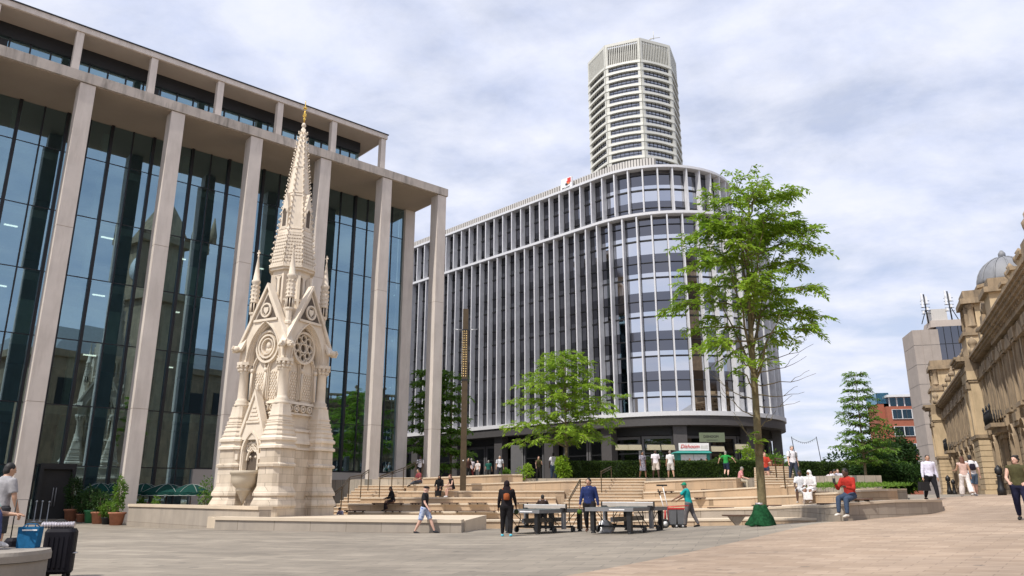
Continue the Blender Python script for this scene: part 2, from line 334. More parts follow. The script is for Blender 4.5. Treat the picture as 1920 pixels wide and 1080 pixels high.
# ================================================================== OFFICE BUILDING WITH COLONNADE (left)
def frame(o, ang, z=0): return Matrix.Translation((o[0], o[1], z)) @ Matrix.Rotation(ang, 4, 'Z')
LA = math.atan2(.664, .747); LO = (-5.5, 55.6); ML = frame(LO, LA); BAY = 5.04
def build_left():
    t = thing('office_building', 'glass office building with tall pale stone columns and deep flat roof slabs', 'building', (LO[0], LO[1], 0), LA)
    X0 = -47.5
    def base_z(k):
        return {0: 2.3, 1: .9, 2: .35, 3: -.3, 4: -.35, 5: -.45}.get(k, -.6)
    for k in range(10):
        x = -BAY*k; b = MB()
        zs = [base_z(k), 5.9, 5.93, 15.4, 15.43, 24.06]
        for i in range(0, 6, 2):
            b.box(x-.40, x+.40, .0, .92, zs[i], zs[i+1], M_col)
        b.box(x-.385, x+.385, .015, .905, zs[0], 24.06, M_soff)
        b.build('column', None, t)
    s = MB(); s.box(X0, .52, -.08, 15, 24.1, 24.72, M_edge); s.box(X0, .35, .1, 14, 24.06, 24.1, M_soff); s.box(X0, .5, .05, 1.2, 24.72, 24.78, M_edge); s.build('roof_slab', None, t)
    p = MB(); p.box(-.47, .45, 4.35, 5.3, 1.5, 24.06, M_col); p.build('pier', None, t)
    pl = MB(); pl.box(-BAY*3-.3, -.47, 4.3, 5.2, -.5, 2.87, M_plinth); pl.build('plinth', None, t)
    joints = [-.2, 2.9, 6.3, 10.1, 13.9, 17.7, 21.5, 24.06]
    for k in range(9):
        xa, xb = -BAY*(k+1), (-BAY*k if k else -.47); n = 4; w = (xb-xa)/n
        z0 = 2.87 if k < 3 else -.25
        js = [z for z in joints if z > z0+.5]; js = [z0]+js
        g = MB(); fr = MB()
        for i in range(n):
            for a, c in zip(js[:-1], js[1:]):
                # each pane sits a few mm off true, like real glazing
                d1, d2 = random.uniform(-.009, .009), random.uniform(-.009, .009)
                x1, x2 = xa+i*w+.015, xa+(i+1)*w-.015; y = 4.6
                g.add([(x1, y+d1, a+.015), (x2, y-d1, a+.015), (x2, y-d1+d2, c-.015), (x1, y+d1+d2, c-.015)], [(0, 1, 2, 3)], M_glassL)
            xm = xa+i*w
            deep = i in (0, 2)
            fr.box(xm-(.085 if deep else .04), xm+(.085 if deep else .04), 4.44 if deep else 4.54, 4.80, z0, 24.05, M_dark)
        for z in js[1:-1]: fr.box(xa+.07, xb-.07, 4.585, 4.72, z-.03, z+.03, M_dark)
        fr.box(xa+.07, xb-.07, 4.56, 4.75, z0, z0+.12, M_dark)
        o = g.build('window', None, t); fr.build('window_frame', None, o)
    for z in joints[1:-1]:
        s = MB(); s.box(X0+1, -1.2, 5.15, 13, z-.5, z-.04, M_slab); s.build('floor_slab', None, t)
    for z in joints[2:]:
        for k in range(9):
            if (k*3+int(z)) % 3 == 0: continue
            b = MB(); b.box(-BAY*k-1.9, -BAY*k-1.2, 6.2+(k % 2)*1.4, 6.35+(k % 2)*1.4, z-.56, z-.5, M_lampw); b.build('ceiling_light', None, t)
    for k in range(9):
        b = MB(); b.box(-BAY*k-2.7, -BAY*k-2.25, 5.9, 6.35, -.3, 24, M_intw); b.build('interior_column', None, t)
    for z, x0, x1 in ((10.1, -42, -36.5), (10.1, -26, -20.5), (6.3, -33, -27), (13.9, -19, -14), (17.7, -45, -41), (13.9, -40, -36), (6.3, -13, -8), (17.7, -12, -9)):
        b = MB(); b.box(x0, x1, 5.5, 5.6, z, z+2.2, M_intw); b.build('roller_blind', None, t)
    c = MB(); c.box(X0, -.55, 13, 80, -.5, 24.0, M_span); c.box(X0, -.55, 12.9, 24, 24.72, 33.1, M_int); c.box(X0, -.6, 24, 80, 24, 31, M_span); c.build('core_wall', None, t)
    sw = MB(); sw.box(-.62, -.5, 5.3, 13, 2.5, 24.06, M_glassL); sw.build('side_glazing', None, t)
    # set-back top storey
    UX = .79
    for k in range(10):
        x = UX-BAY*k; b = MB(); b.box(x-.24, x+.24, 10.45, 10.95, 24.72, 33.1, M_col); b.build('upper_column', None, t)
    r = MB(); r.box(X0, UX+.34, 10.35, 25, 33.14, 33.55, M_col); r.box(X0, UX+.2, 10.5, 24.8, 33.10, 33.14, M_soff); r.box(X0, UX+.42, 10.27, 25, 33.55, 33.63, M_dark); r.build('upper_roof', None, t)
    for k in range(9):
        xa, xb = UX-BAY*(k+1), UX-BAY*k-(1.2 if k == 0 else 0); g = MB(); fr = MB(); w = (xb-xa)/4
        for i in range(4):
            g.add([(xa+i*w, 12.8, 24.8), (xa+(i+1)*w, 12.8, 24.8), (xa+(i+1)*w, 12.8, 32.1), (xa+i*w, 12.8, 32.1)], [(0, 1, 2, 3)], M_glassL)
            fr.box(xa+i*w-.05, xa+i*w+.05, 12.72, 12.85, 24.8, 32.1, M_dark)
        if k % 2: fr.box(xa+.5, xa+1.15, 12.7, 12.78, 24.8, 31.9, M_black)
        fr.box(xa, xb, 12.6, 12.9, 32.1, 33.1, M_black)
        o = g.build('upper_window', None, t); fr.build('upper_window_frame', None, o)
    # entrance door
    d = MB(); xa = -BAY*4-3.6
    d.box(xa, xa+.18, 4.1, 4.5, -.25, 2.7, M_dark); d.box(xa+1.6, xa+1.78, 4.1, 4.5, -.25, 2.7, M_dark); d.box(xa, xa+1.78, 4.1, 4.5, 2.7, 3.0, M_dark); d.box(xa+.18, xa+1.6, 4.38, 4.45, -.25, 2.7, M_black)
    o = d.build('door', None, t)
    h = MB(); h.tube([(xa+.82, 4.28, .7), (xa+.82, 4.28, 1.7)], .03, 6, M_alu); h.tube([(xa+.96, 4.28, .7), (xa+.96, 4.28, 1.7)], .03, 6, M_alu); h.build('handle', None, o)
build_left()
# ================================================================== CURVED OFFICE BUILDING
def path_pts(C, R, a_start, a_end, step, straight):
    """points + outward normals along straight part then arc (angles of outward normal)"""
    out = []; t = Vector((-.69, .72)).normalized(); n = Vector((math.cos(a_start), math.sin(a_start)))
    T = Vector(C)+n*R; k = int(straight/step)
    for i in range(k, 0, -1): out.append((T+t*(i*step), n.copy()))
    da = step/R; m = int((a_end-a_start)/da)
    for i in range(m+1):
        a = a_start+i*da; nn = Vector((math.cos(a), math.sin(a))); out.append((Vector(C)+nn*R, nn))
    return out
def build_curved():
    CX, CY, R = 16.86, 81.1, 11.35; A0 = math.atan2(-.69, -.72)
    A1 = A0+RAD(188)
    t = thing('curved_office', 'curved office block with white vertical fins and grey glass above a dark ground floor', 'building', (CX, CY, 0))
    Mi = Matrix.Translation((-CX, -CY, 0))
    def run(C, R, z0, z1, pattern, finname, winname, straight, zfin=None):
        pts = path_pts(C, R, A0, A1, 1.5, straight)
        for i in range(len(pts)):
            p, n = pts[i]; ang = math.atan2(n.y, n.x)+math.pi/2
            M = Mi @ Matrix.Translation((p.x, p.y, 0)) @ Matrix.Rotation(ang, 4, 'Z')
            f = MB(); f.box(-.07, .07, -.03, .08, z0, z1, M_white, M); f.box(-.06, .06, .08, .72, z0, z1, M_finG, M); f.build(finname, None, t)
            if i == len(pts)-1: break
            q, n2 = pts[i+1]; d = (q-p); w = d.length; a2 = math.atan2(d.y, d.x)
            M = Mi @ Matrix.Translation((p.x, p.y, 0)) @ Matrix.Rotation(a2, 4, 'Z')
            g = MB(); z = z1; y = .68
            for kind, h in pattern:
                mat = ({'s': M_glassB, 'w': M_glassB2 if random.random() < .3 else M_glassB, 'l': M_black, 'd': M_glassG} if i > int(straight/1.5)-1 else {'s': M_glassW, 'w': M_glassW, 'l': M_black, 'd': M_glassWd})[kind]
                yy = y
                if kind == 'l': g.box(.09, w-.09, y-.12, y+.05, z-h, z, mat, M)
                else:
                    e = random.uniform(-.012, .012)
                    vs = [M @ Vector(v) for v in ((.07, yy+e, z-h), (w-.07, yy-e, z-h), (w-.07, yy-e, z), (.07, yy+e, z))]
                    g.add(vs, [(0, 1, 2, 3)], mat)
                z -= h
            for xx in (.09, w-.13): g.box(xx, xx+.04, y-.04, y+.02, z0, z1, M_black, M)
            g.build(winname, None, t)
        return pts
    fl = [('d', .85), ('l', .07), ('d', 1.0), ('s', .45), ('l', .14), ('w', 1.35)]
    lower = run((CX, CY), R, 8.75, 28.05, fl*5, 'fin', 'window_bay', 66)
    C2 = (CX-.5*2.85, CY-.866*2.85)
    up = [('d', .42), ('l', .07), ('d', 1.12), ('s', .42), ('l', .14), ('w', 1.15), ('d', .7), ('l', .07), ('d', .56)]
    upper = run(C2, 8.5, 28.45, 33.1, up, 'upper_fin', 'upper_window_bay', 66)
    def band(pts, off_out, off_in, z0, z1, mat, name):
        b = MB(); rings = []
        for p, n in pts:
            o = p+n*off_out; q = p-n*off_in
            rings.append([Vector((o.x-CX, o.y-CY, z0)), Vector((o.x-CX, o.y-CY, z1)), Vector((q.x-CX, q.y-CY, z1)), Vector((q.x-CX, q.y-CY, z0))])
        b.loft(rings, mat, False); return b.build(name, None, t)
    fine = path_pts((CX, CY), R, A0, A1, .5, 66); fine2 = path_pts(C2, 8.5, A0, A1, .5, 66)
    band(fine, .16, 1.0, 8.35, 8.75, M_white, 'sill_band')
    band(fine, .10, .9, 28.05, 28.33, M_white, 'mid_band'); band(fine, .02, 3.5, 28.0, 28.05, M_finG, 'terrace_slab')
    band(fine2, .12, 1.2, 33.1, 33.36, M_white, 'cornice'); band(fine, .02, 2.2, 7.5, 8.35, M_char, 'fascia')
    band(fine, -1.3, 1.6, 6.7, 7.5, M_black, 'soffit_panel')
    core = MB()
    for pts, off, z0, z1 in ((fine, 4.5, 1.5, 8.4), (fine, 1.4, 8.4, 28.05), (fine2, 1.4, 28.4, 33.3)):
        ring = [(p-n*off) for p, n in pts]; ring += [Vector((CX+22, CY+52)), Vector((CX-38, CY+62))]
        core.prism([(p.x-CX, p.y-CY) for p in ring], z0, z1, M_char)
    core.build('core_wall', None, t)
    # louvred roof screen along the straight wing
    sc = MB(); T2 = fine2[0][0]; sp = path_pts(C2, 8.5, A0, A0+RAD(40), .36, 66)
    for p, n in sp:
        q = p-n*1.3; M = Mi @ Matrix.Translation((q.x, q.y, 0)) @ Matrix.Rotation(math.atan2(n.y, n.x)+math.pi/2, 4, 'Z')
        sc.box(-.13, .06, -.06, .06, 33.4, 34.75, M_louv, M); sc.box(.06, .23, .0, .05, 33.4, 34.7, M_louvd, M)
    sc.build('roof_screen', None, t)
    # ground floor piers, shop windows
    gp_ = path_pts((CX, CY), R, A0, A1, 7.6, 64)
    for p, n in gp_:
        q = p-n*.9; M = Mi @ Matrix.Translation((q.x, q.y, 0)) @ Matrix.Rotation(math.atan2(n.y, n.x)+math.pi/2, 4, 'Z')
        b = MB(); b.box(-.62, .62, -.45, .45, 1.8, 7.5, M_char, M); b.build('pier', None, t)
    sh = path_pts((CX, CY), R-1.5, A0, A1, 3.05, 62)
    for i in range(len(sh)-1):
        (p, n), (q, n2) = sh[i], sh[i+1]; d = q-p; w = d.length
        M = Mi @ Matrix.Translation((p.x, p.y, 0)) @ Matrix.Rotation(math.atan2(d.y, d.x), 4, 'Z')
        g = MB(); vs = [M @ Vector(v) for v in ((.2, .05, 2.0), (w-.2, .05, 2.0), (w-.2, .05, 6.4), (.2, .05, 6.4))]; g.add(vs, [(0, 1, 2, 3)], M_glassD)
        o = g.build('shop_window', None, t)
        f = MB()
        for x0 in (.06, w-.26): f.box(x0, x0+.2, -.12, .12, 1.8, 6.65, M_span, M)
        f.box(.26, w-.26, -.12, .12, 6.4, 6.65, M_span, M); f.box(.26, w-.26, -.05, .08, 5.05, 5.15, M_dark, M); f.box(w-.06, w+.06, -.1, .1, 1.8, 6.7, M_black, M)
        f.build('window_frame', None, o)
    # company sign on the roof edge
    p, n = [x for x in fine2 if abs(uv(1056, 345)[0]-x[0].x/x[0].y) < .004][0]
    M = Matrix.Translation((p.x-n.x*.75, p.y-n.y*.75, 0)) @ Matrix.Rotation(math.atan2(n.y, n.x)+math.pi/2, 4, 'Z')
    s = thing('rooftop_sign', 'white sign with red block logo standing on the roof edge of the finned building', 'sign', M.translation, math.atan2(n.y, n.x)+math.pi/2)
    b = MB(); b.box(-.78, .78, -.1, .1, 33.4, 35.0, M_signw); b.build('sign_board', None, s)
    b = MB(); b.box(.08, .42, -.16, -.1, 34.30, 34.60, M_redl); b.box(.22, .66, -.17, -.1, 34.40, 34.88, M_redl); b.box(-.1, .22, -.165, -.1, 34.14, 34.34, M_ink); b.box(.2, .52, -.165, -.1, 34.22, 34.4, M_orange); b.build('logo', None, s)
    text_mesh('pwc', .72, M_ink, s, Matrix.Translation((-.62, -.14, 33.62)) @ Matrix.Rotation(math.pi/2, 4, 'X'), 'lettering')
    return fine
def text_mesh(txt, size, mat, parent, M, name, shear=0, depth=.01):
    cu = bpy.data.curves.new(name, 'FONT'); cu.body = txt; cu.size = size; cu.extrude = depth; cu.shear = shear
    to = bpy.data.objects.new(name+'_source', cu); COL.objects.link(to)
    dg = bpy.context.evaluated_depsgraph_get(); me = bpy.data.meshes.new_from_object(to.evaluated_get(dg))
    bpy.data.objects.remove(to); bpy.data.curves.remove(cu)
    me.transform(M); me.materials.clear(); me.materials.append(mat)
    o = bpy.data.objects.new(name, me); COL.objects.link(o); o.parent = parent
    return o
CURV = build_curved()
# ================================================================== OCTAGONAL TOWER
def build_oct():
    cx, cy, R = 40.2, 225.0, 14.6
    t = thing('octagonal_tower', 'tall octagonal cream tower with banded windows rising behind the curved office', 'tower', (cx, cy, 0))
    va = math.atan2(-cy, -cx); d = RAD(12)   # direction to camera
    angs = [va-d*1+RAD(22.5)+i*RAD(45) for i in range(8)]
    ring = lambda r: [Vector((r*math.cos(a), r*math.sin(a))) for a in angs]
    c = MB(); rr = ring(R-1.2); c.prism([(p.x, p.y) for p in rr], 0, 140.3, M_louvd); c.build('core', None, t)
    top = 133.0; pitch = 2.72
    V = ring(R)
    for i in range(8):
        p, q = V[i], V[(i+1) % 8]; dd = q-p; w = dd.length
        nx = Vector((dd.y, -dd.x)).normalized()
        M = Matrix.Translation((p.x, p.y, 0)) @ Matrix.Rotation(math.atan2(dd.y, dd.x), 4, 'Z')
        f = MB(); g = MB(); z = top
        for k in range(24):
            # bowed ledge: taller at the ends, thin in the middle
            n = 8; bot = []; tp = []
            for j in range(n+1):
                x = w*j/n; bow = (abs(j-n/2)/(n/2))**2
                bot.append((x, z-.15-.45*bow)); tp.append((x, z+.42+.2*(1-bow)))
            rings = [[M @ Vector((x, -.45, a)), M @ Vector((x, -.35, b2)), M @ Vector((x, .5, b2)), M @ Vector((x, .5, a))] for (x, a), (_, b2) in zip(bot, tp)]
            f.loft(rings, M_cream, False)
            vs = [M @ Vector(v) for v in ((.7, .35, z-2.1), (w-.7, .35, z-2.1), (w-.7, .35, z-.1), (.7, .35, z-.1))]; g.add(vs, [(0, 1, 2, 3)], M_oglass)
            for j in range(1, 7): xx = .7+(w-1.4)*j/7; g.box(xx-.05, xx+.05, .22, .34, z-2.1, z-.1, M_dark, M)
            g.box(.7, w-.7, .2, .34, z-1.35, z-1.25, M_dark, M)
            z -= pitch
        f.box(.02, .85, -.30, .45, z, top, M_cream, M); f.box(w-.85, w-.02, -.30, .45, z, top, M_cream, M)
        f.build('facade_bands', None, t); g.build('window_bands', None, t)
        cr = MB(); cr.box(0, .55, -.25, .4, top+.6, 141.2, M_cream, M); cr.box(w-.55, w, -.25, .4, top+.6, 141.2, M_cream, M); cr.box(.55, w-.55, -.25, .4, 140.2, 141.2, M_cream, M)
        nf = 17
        for j in range(nf):
            x = .75+(w-1.5)*j/(nf-1); cr.box(x-.11, x+.11, -.2, .3, top+.6, 140.2, M_cream, M)
        cr.build('crown_louvre', None, t)
    a = MB(); o = V[0]*.75
    a.tube([(o.x+3, o.y, 140), (o.x+3, o.y, 142.6), (o.x+5.5, o.y, 143.6)], .16, 6, M_cream); a.tube([(o.x+4.2, o.y, 143.4), (o.x+7.4, o.y, 143.8)], .1, 6, M_cream); a.tube([(o.x+5.4, o.y, 143), (o.x+5.4, o.y, 146)], .1, 6, M_cream); a.build('roof_mast', None, t)
build_oct()
# ================================================================== SANDSTONE MUSEUM (right)
def arch_pts(w, h, n=8):
    """round-headed opening outline, centred x, base z=0"""
    r = w/2; return [(-r, 0), (r, 0)]+[(r*math.cos(a), h-r+r*math.sin(a)) for a in [math.pi*i/n for i in range(n+1)]]
def archwall(mb, outer, pts, y, depth, mat, M, matin=None):
    """extrude an outline as a frame ring around an opening"""
    n = len(pts)
    vs = [M @ Vector((p[0], y, p[1])) for p in pts]+[M @ Vector((p[0]*outer, y, p[1]*(outer if p[1] > 0 else 1))) for p in pts]
    vs += [M @ Vector((p[0], y+depth, p[1])) for p in pts]+[M @ Vector((p[0]*outer, y+depth, p[1]*(outer if p[1] > 0 else 1))) for p in pts]
    fs = []
    for i in range(1, n):
        j = (i+1) % n
        fs += [(i, j, n+j, n+i), (i, 2*n+i, 2*n+j, j), (n+i, n+j, 3*n+j, 3*n+i)]
    mb.add(vs, fs, mat)
def build_museum():
    ang = math.atan2(.908, .418)   # local +X runs along the facade, away from the camera
    t = thing('museum_building', 'weathered sandstone museum with rusticated base, pilasters and a heavy cornice', 'building', (43, 70, 0), ang); t.scale = (1, 1, .955)
    # local: x = along, y = to the left of x = out toward the square (+), so outwards is +y
    GZ = .9
    def course(b, x0, x1, y1, y0, z0, z1, mat, gap=.48):
        z = z0
        while z < z1-.05:
            zz = min(z+gap, z1); b.box(x0, x1, y0, y1, z+.05, zz, mat); b.box(x0+.06, x1-.06, y0, y1-.06, z, z+.05, M_mus); z = zz
    b = MB(); b.box(-40, 39.6, -22, 0, GZ-1.5, 12.4, M_mus); b.build('wall', None, t)
    b = MB(); course(b, -40, 39.6, .14, 0, GZ+.9, 6.2, M_musr); b.box(-40, 39.6, 0, .3, GZ-1.2, GZ+.9, M_musr); b.box(-40, 39.6, 0, .34, 6.2, 6.5, M_mus); b.build('rusticated_base', None, t)
    def cornice(x0, x1, y, z, name='cornice'):
        b = MB(); b.box(x0, x1, -1, y+.18, z, z+.35, M_mus); b.box(x0, x1, -1, y+.1, z+.35, z+.75, M_mus)
        b.box(x0, x1, -1, y+.75, z+.95, z+1.15, M_mus); b.box(x0, x1, -1, y+.9, z+1.15, z+1.35, M_mus)
        x = x0+.2
        while x < x1-.2: b.box(x, x+.28, y+.1, y+.62, z+.75, z+.95, M_mus); x += .62
        b.box(x0, x1, -1, y+.1, z+.75, z+.95, M_mus)
        return b.build(name, None, t)
    cornice(-40, 39.6, 0, 12.3)
    bal = MB(); x = -38
    bal.box(-40, 39.6, -.9, -.1, 13.65, 13.95, M_mus); bal.box(-40, 39.6, -.9, -.1, 14.75, 15.0, M_mus)
    while x < 39:
        bal.lathe([(.09, 13.95), (.15, 14.2), (.07, 14.5), (.1, 14.75)], 6, M_mus, Matrix.Translation((x, -.5, 0))); x += .42 if x > -30 and x < 40 else .8
    bal.build('parapet_balustrade', None, t)
    def window(x, z0, w, h, name, pediment):
        M = Matrix.Translation((x, 0, 0)); o = MB()
        pts = arch_pts(w, h)
        y = .16 if z0 < 6 else .03
        vs = [Vector((x+p[0], y, z0+p[1])) for p in pts]; o.add(vs, [tuple(range(len(pts)))[::-1]], M_glassG)
        wi = o.build(name, None, t); f = MB()
        archwall(f, 1.22, pts, y+.02, .28, M_mus, Matrix.Translation((x, 0, z0)))
        f.box(x-.04, x+.04, y+.01, y+.08, z0, z0+h, M_winf); f.box(x-w/2, x+w/2, y+.01, y+.08, z0+h*.55, z0+h*.6, M_winf)
        f.box(x-w*.75, x+w*.75, y, y+.4, z0-.3, z0, M_mus)
        if pediment:
            f.box(x-w*.62-.25, x-w*.62+.1, 0, .35, z0, z0+h+.3, M_mus); f.box(x+w*.62-.1, x+w*.62+.25, 0, .35, z0, z0+h+.3, M_mus)
            f.prism([(x-w*.85, z0+h+.4), (x+w*.85, z0+h+.4), (x, z0+h+1.15)], -.5, .0, M_mus, Matrix(((1, 0, 0, 0), (0, 0, -1, 0), (0, 1, 0, 0), (0, 0, 0, 1))))
            f.box(x-w*.85, x+w*.85, 0, .5, z0+h+.2, z0+h+.4, M_mus)
        f.build('window_surround', None, wi)
    x = -36.0; k = 0
    while x < 34:
        if not (-7 < x < .5 or 32 < x < 37.5 or 88 < x < 93):
            window(x, 2.6, 1.5, 3.2, 'window', False); window(x, 7.6, 1.35, 3.6, 'upper_window', True)
            for s in (-2.05, 2.05):
                b = MB(); b.box(x+s-.42, x+s+.42, 0, .42, 6.5, 7.1, M_mus); b.box(x+s-.34, x+s+.34, 0, .3, 7.1, 11.4, M_mus)
                for q in range(4): b.box(x+s-.3+q*.17, x+s-.3+q*.17+.07, .3, .34, 7.3, 11.2, M_mus)
                b.box(x+s-.46, x+s+.46, 0, .5, 11.4, 11.6, M_mus); b.box(x+s-.54, x+s+.54, 0, .55, 11.6, 12.3, M_mus); b.build('pilaster', None, t)
        x += 4.7; k += 1
    def pavilion(x0, x1, p, attic):
        b = MB(); course(b, x0, x1, p, 0, GZ+.9, 6.3, M_musl); b.box(x0-.1, x1+.1, 0, p+.12, GZ-1.2, GZ+.9, M_musl); b.box(x0-.12, x1+.12, 0, p+.15, 6.3, 6.6, M_mus)
        b.box(x0+.05, x1-.05, 0, p-.08, 6.6, 11.3, M_musl); b.box(x0-.05, x1+.05, 0, p+.05, 11.3, 11.5, M_mus); b.box(x0-.12, x1+.12, 0, p+.12, 11.5, 12.3, M_musl); b.build('pavilion_wall', None, t)
        cornice(x0-.1, x1+.1, p, 12.3, 'pavilion_cornice')
        b = MB()
        for (px_, w_) in ((x0+.55, .36), (x1-.55, .36)):
            b.box(px_-w_, px_+w_, p-.08, p+.16, 6.6, 11.3, M_musl); b.box(px_-w_-.1, px_+w_+.1, p-.08, p+.25, 10.7, 11.3, M_mus)
        b.build('pilaster', None, t)
        if attic:
            b = MB(); b.box(x0+.1, x1-.1, -3, p-.3, 13.65, 15.6, M_musl); b.box(x0-.05, x1+.05, -3, p-.1, 15.6, 15.95, M_mus); b.box(x0+.2, x1-.2, -2.8, p-.4, 15.95, 16.4, M_mus)
            for xx in (x0+.5, x1-.5):
                b.lathe([(.42, 16.4), (.42, 16.6), (.3, 16.7), (.3, 18.2), (.45, 18.4), (.45, 18.6)], 8, M_mus, Matrix.Translation((xx, p-1.0, 0)))
            b.box(x0+.35, x1-.35, -2.3, p-1.35, 16.4, 18.6, M_musl)
            b.box(x0-.1, x1+.1, -2.4, p-.3, 18.6, 19.1, M_mus)
            ap = arch_pts(x1-x0-1.6, 2.0); archwall(b, 1.35, ap, p-.9, .4, M_mus, Matrix.Translation(((x0+x1)/2, 0, 16.4)))
            b.box(x0+.3, x1-.3, -2.2, p-.6, 19.1, 19.9, M_mus); b.build('attic_aedicule', None, t)
            for xx in (x0-.9, x1+.9):
                u = MB(); u.lathe([(.38, 13.65), (.38, 14.1), (.18, 14.25), (.34, 14.55), (.38, 14.8), (.2, 15.05), (.08, 15.25)], 10, M_mus, Matrix.Translation((xx, p-.6, 0))); u.build('urn', None, t)
    pavilion(-5.3, -1.6, 1.15, True); pavilion(34.6, 38.4, 1.46, True); 0
    # taller near wing with its own cornice
    b = MB(); b.box(-40, -15.5, -20, .12, 12.3, 13.6, M_mus); b.build('near_attic_wall', None, t)
    cornice(-40, -15.4, .3, 12.75, 'near_cornice')
    b = MB(); b.box(-19, -16.5, -2, .6, 14.1, 16.2, M_musl); b.box(-19.3, -16.2, -2, .9, 16.2, 16.6, M_mus); b.box(-18.6, -16.9, -1.5, .5, 16.6, 17.4, M_mus); b.build('attic_pier', None, t)
    s = MB()   # scroll on the pier corner
    s.lathe([(.62, -.25), (.62, .25), (.35, .3), (.35, -.3)], 14, M_mus, Matrix.Translation((-15.6, .5, 15.6)) @ Matrix.Rotation(math.pi/2, 4, 'X')); s.box(-16.5, -15.2, .1, .9, 14.0, 15.1, M_mus); s.build('scroll', None, t)
    for q, xx in enumerate((-30.2, -26.6, -23.0, -12.6, -9.4, 3.2, 7.9, 12.6, 17.3, 22.0, 26.7)):
        o = MB(); zb = 14.1 if xx < -15 else 13.65
        o.box(xx-.55, xx+.55, -1.0, .35, zb, zb+1.5, M_musl); o.box(xx-.68, xx+.68, -1.1, .48, zb+1.5, zb+1.72, M_mus)
        o.lathe([(.32, zb+1.72), (.2, zb+1.9), (.38, zb+2.2), (.42, zb+2.45), (.2, zb+2.7), (.26, zb+2.8), (.05, zb+3.1)], 10, M_mus, Matrix.Translation((xx, -.3, 0)))
        for e in (-.85, .85): o.lathe([(.3, -.2), (.3, .2), (.15, .24), (.15, -.24)], 10, M_mus, Matrix.Translation((xx+e, -.2, zb+.3)) @ Matrix.Rotation(math.pi/2, 4, 'X'))
        o.build('parapet_pedestal', None, t)
    st = MB()
    st.lathe([(.3, 17.4), (.26, 17.8), (.36, 18.2), (.4, 18.5), (.22, 18.75), (.24, 19.0), (.1, 19.25)], 8, M_mus, Matrix.Translation((-35.4, .6, -2.4))); st.box(-36.0, -34.8, -.5, 1.1, 14.0, 15.0, M_mus); st.build('statue_group', None, t)
    dm = MB(); M = Matrix.Translation((-2.9, -3.3, 1.5))
    dm.prism([(2.5*math.cos(RAD(22.5+45*i)), 2.5*math.sin(RAD(22.5+45*i))) for i in range(8)], 13, 18.8, M_musl, M); dm.prism([(2.7*math.cos(RAD(22.5+45*i)), 2.7*math.sin(RAD(22.5+45*i))) for i in range(8)], 18.8, 19.1, M_mus, M)
    dm.lathe([(2.3*math.cos(a), 19.1+2.7*math.sin(a)) for a in [RAD(x) for x in range(0, 90, 9)]]+[(.2, 21.9)], 24, M_lead, M)
    for i in range(12):
        a = RAD(30*i); dm.tube([(-2.9+2.33*math.cos(e)*math.cos(a), -3.3+2.33*math.cos(e)*math.sin(a), 20.6+2.73*math.sin(e)) for e in [RAD(q) for q in range(0, 86, 12)]], .07, 5, M_lead)
    dm.lathe([(.3, 21.7), (.3, 22.2), (.1, 22.5)], 10, M_lead, M); dm.build('dome', None, t)
    for x in (-13.2, 25.5):
        b = MB(); b.box(x-1.8, x+1.8, 0, 1.3, 6.5, 6.8, M_mus); b.box(x-1.5, x+1.5, 0, .9, 6.1, 6.5, M_mus); b.box(x-1, x+1, 0, .5, 5.7, 6.1, M_mus); bb = b.build('balcony', None, t)
        r = MB(); q = x-1.7
        while q <= x+1.72: r.tube([(q, 1.2, 6.8), (q, 1.27, 7.3), (q, 1.2, 7.8)], .03, 4, M_black); q += .17
        for s in (-1.7, 1.7):
            q = .15
            while q < 1.2: r.tube([(x+s, q, 6.8), (x+s, q, 7.8)], .03, 4, M_black); q += .17
        r.box(x-1.75, x+1.75, 1.15, 1.25, 7.78, 7.86, M_black)
        for s in (-1.7, 0, 1.7): r.lathe([(.06, 6.8), (.09, 7.4), (.06, 7.9), (.1, 8.1), (.03, 8.3)], 8, M_black, Matrix.Translation((x+s, 1.2, 0)))
        r.build('railing', None, bb)
    return t
build_museum()
def mus(s, out): return Vector((43+.418*s-.908*out, 70+.908*s+.418*out))
# dark lamp standards in front of the museum
lamp = None
for i, (px, D, lb) in enumerate([(1889, 40, 'squat black iron lamp standard nearest the camera beside the museum wall'), (1790, 62, 'black iron lamp standard by the museum wall, left of the strolling couple'), (1799, 72, 'farther black iron lamp standard just behind the other by the museum door')]):
    p = gp(px, D)
    if not lamp:
        lamp = thing('lamp_standard', lb, 'lamp', p, 0, 'iron lamp standards along the museum'); m = MB(); m.lathe([(.2, 0), (.2, .3), (.15, .4), (.11, .9), (.15, .95), (.1, 1.0)], 10, M_black); m.build('pedestal', None, lamp)
        m = MB(); m.lathe([(.08, 1.0), (.18, 1.1), (.18, 1.32), (.1, 1.4), (.03, 1.5)], 10, M_black); m.build('lantern', None, lamp)
    else: dup(lamp, p, 0, lb)
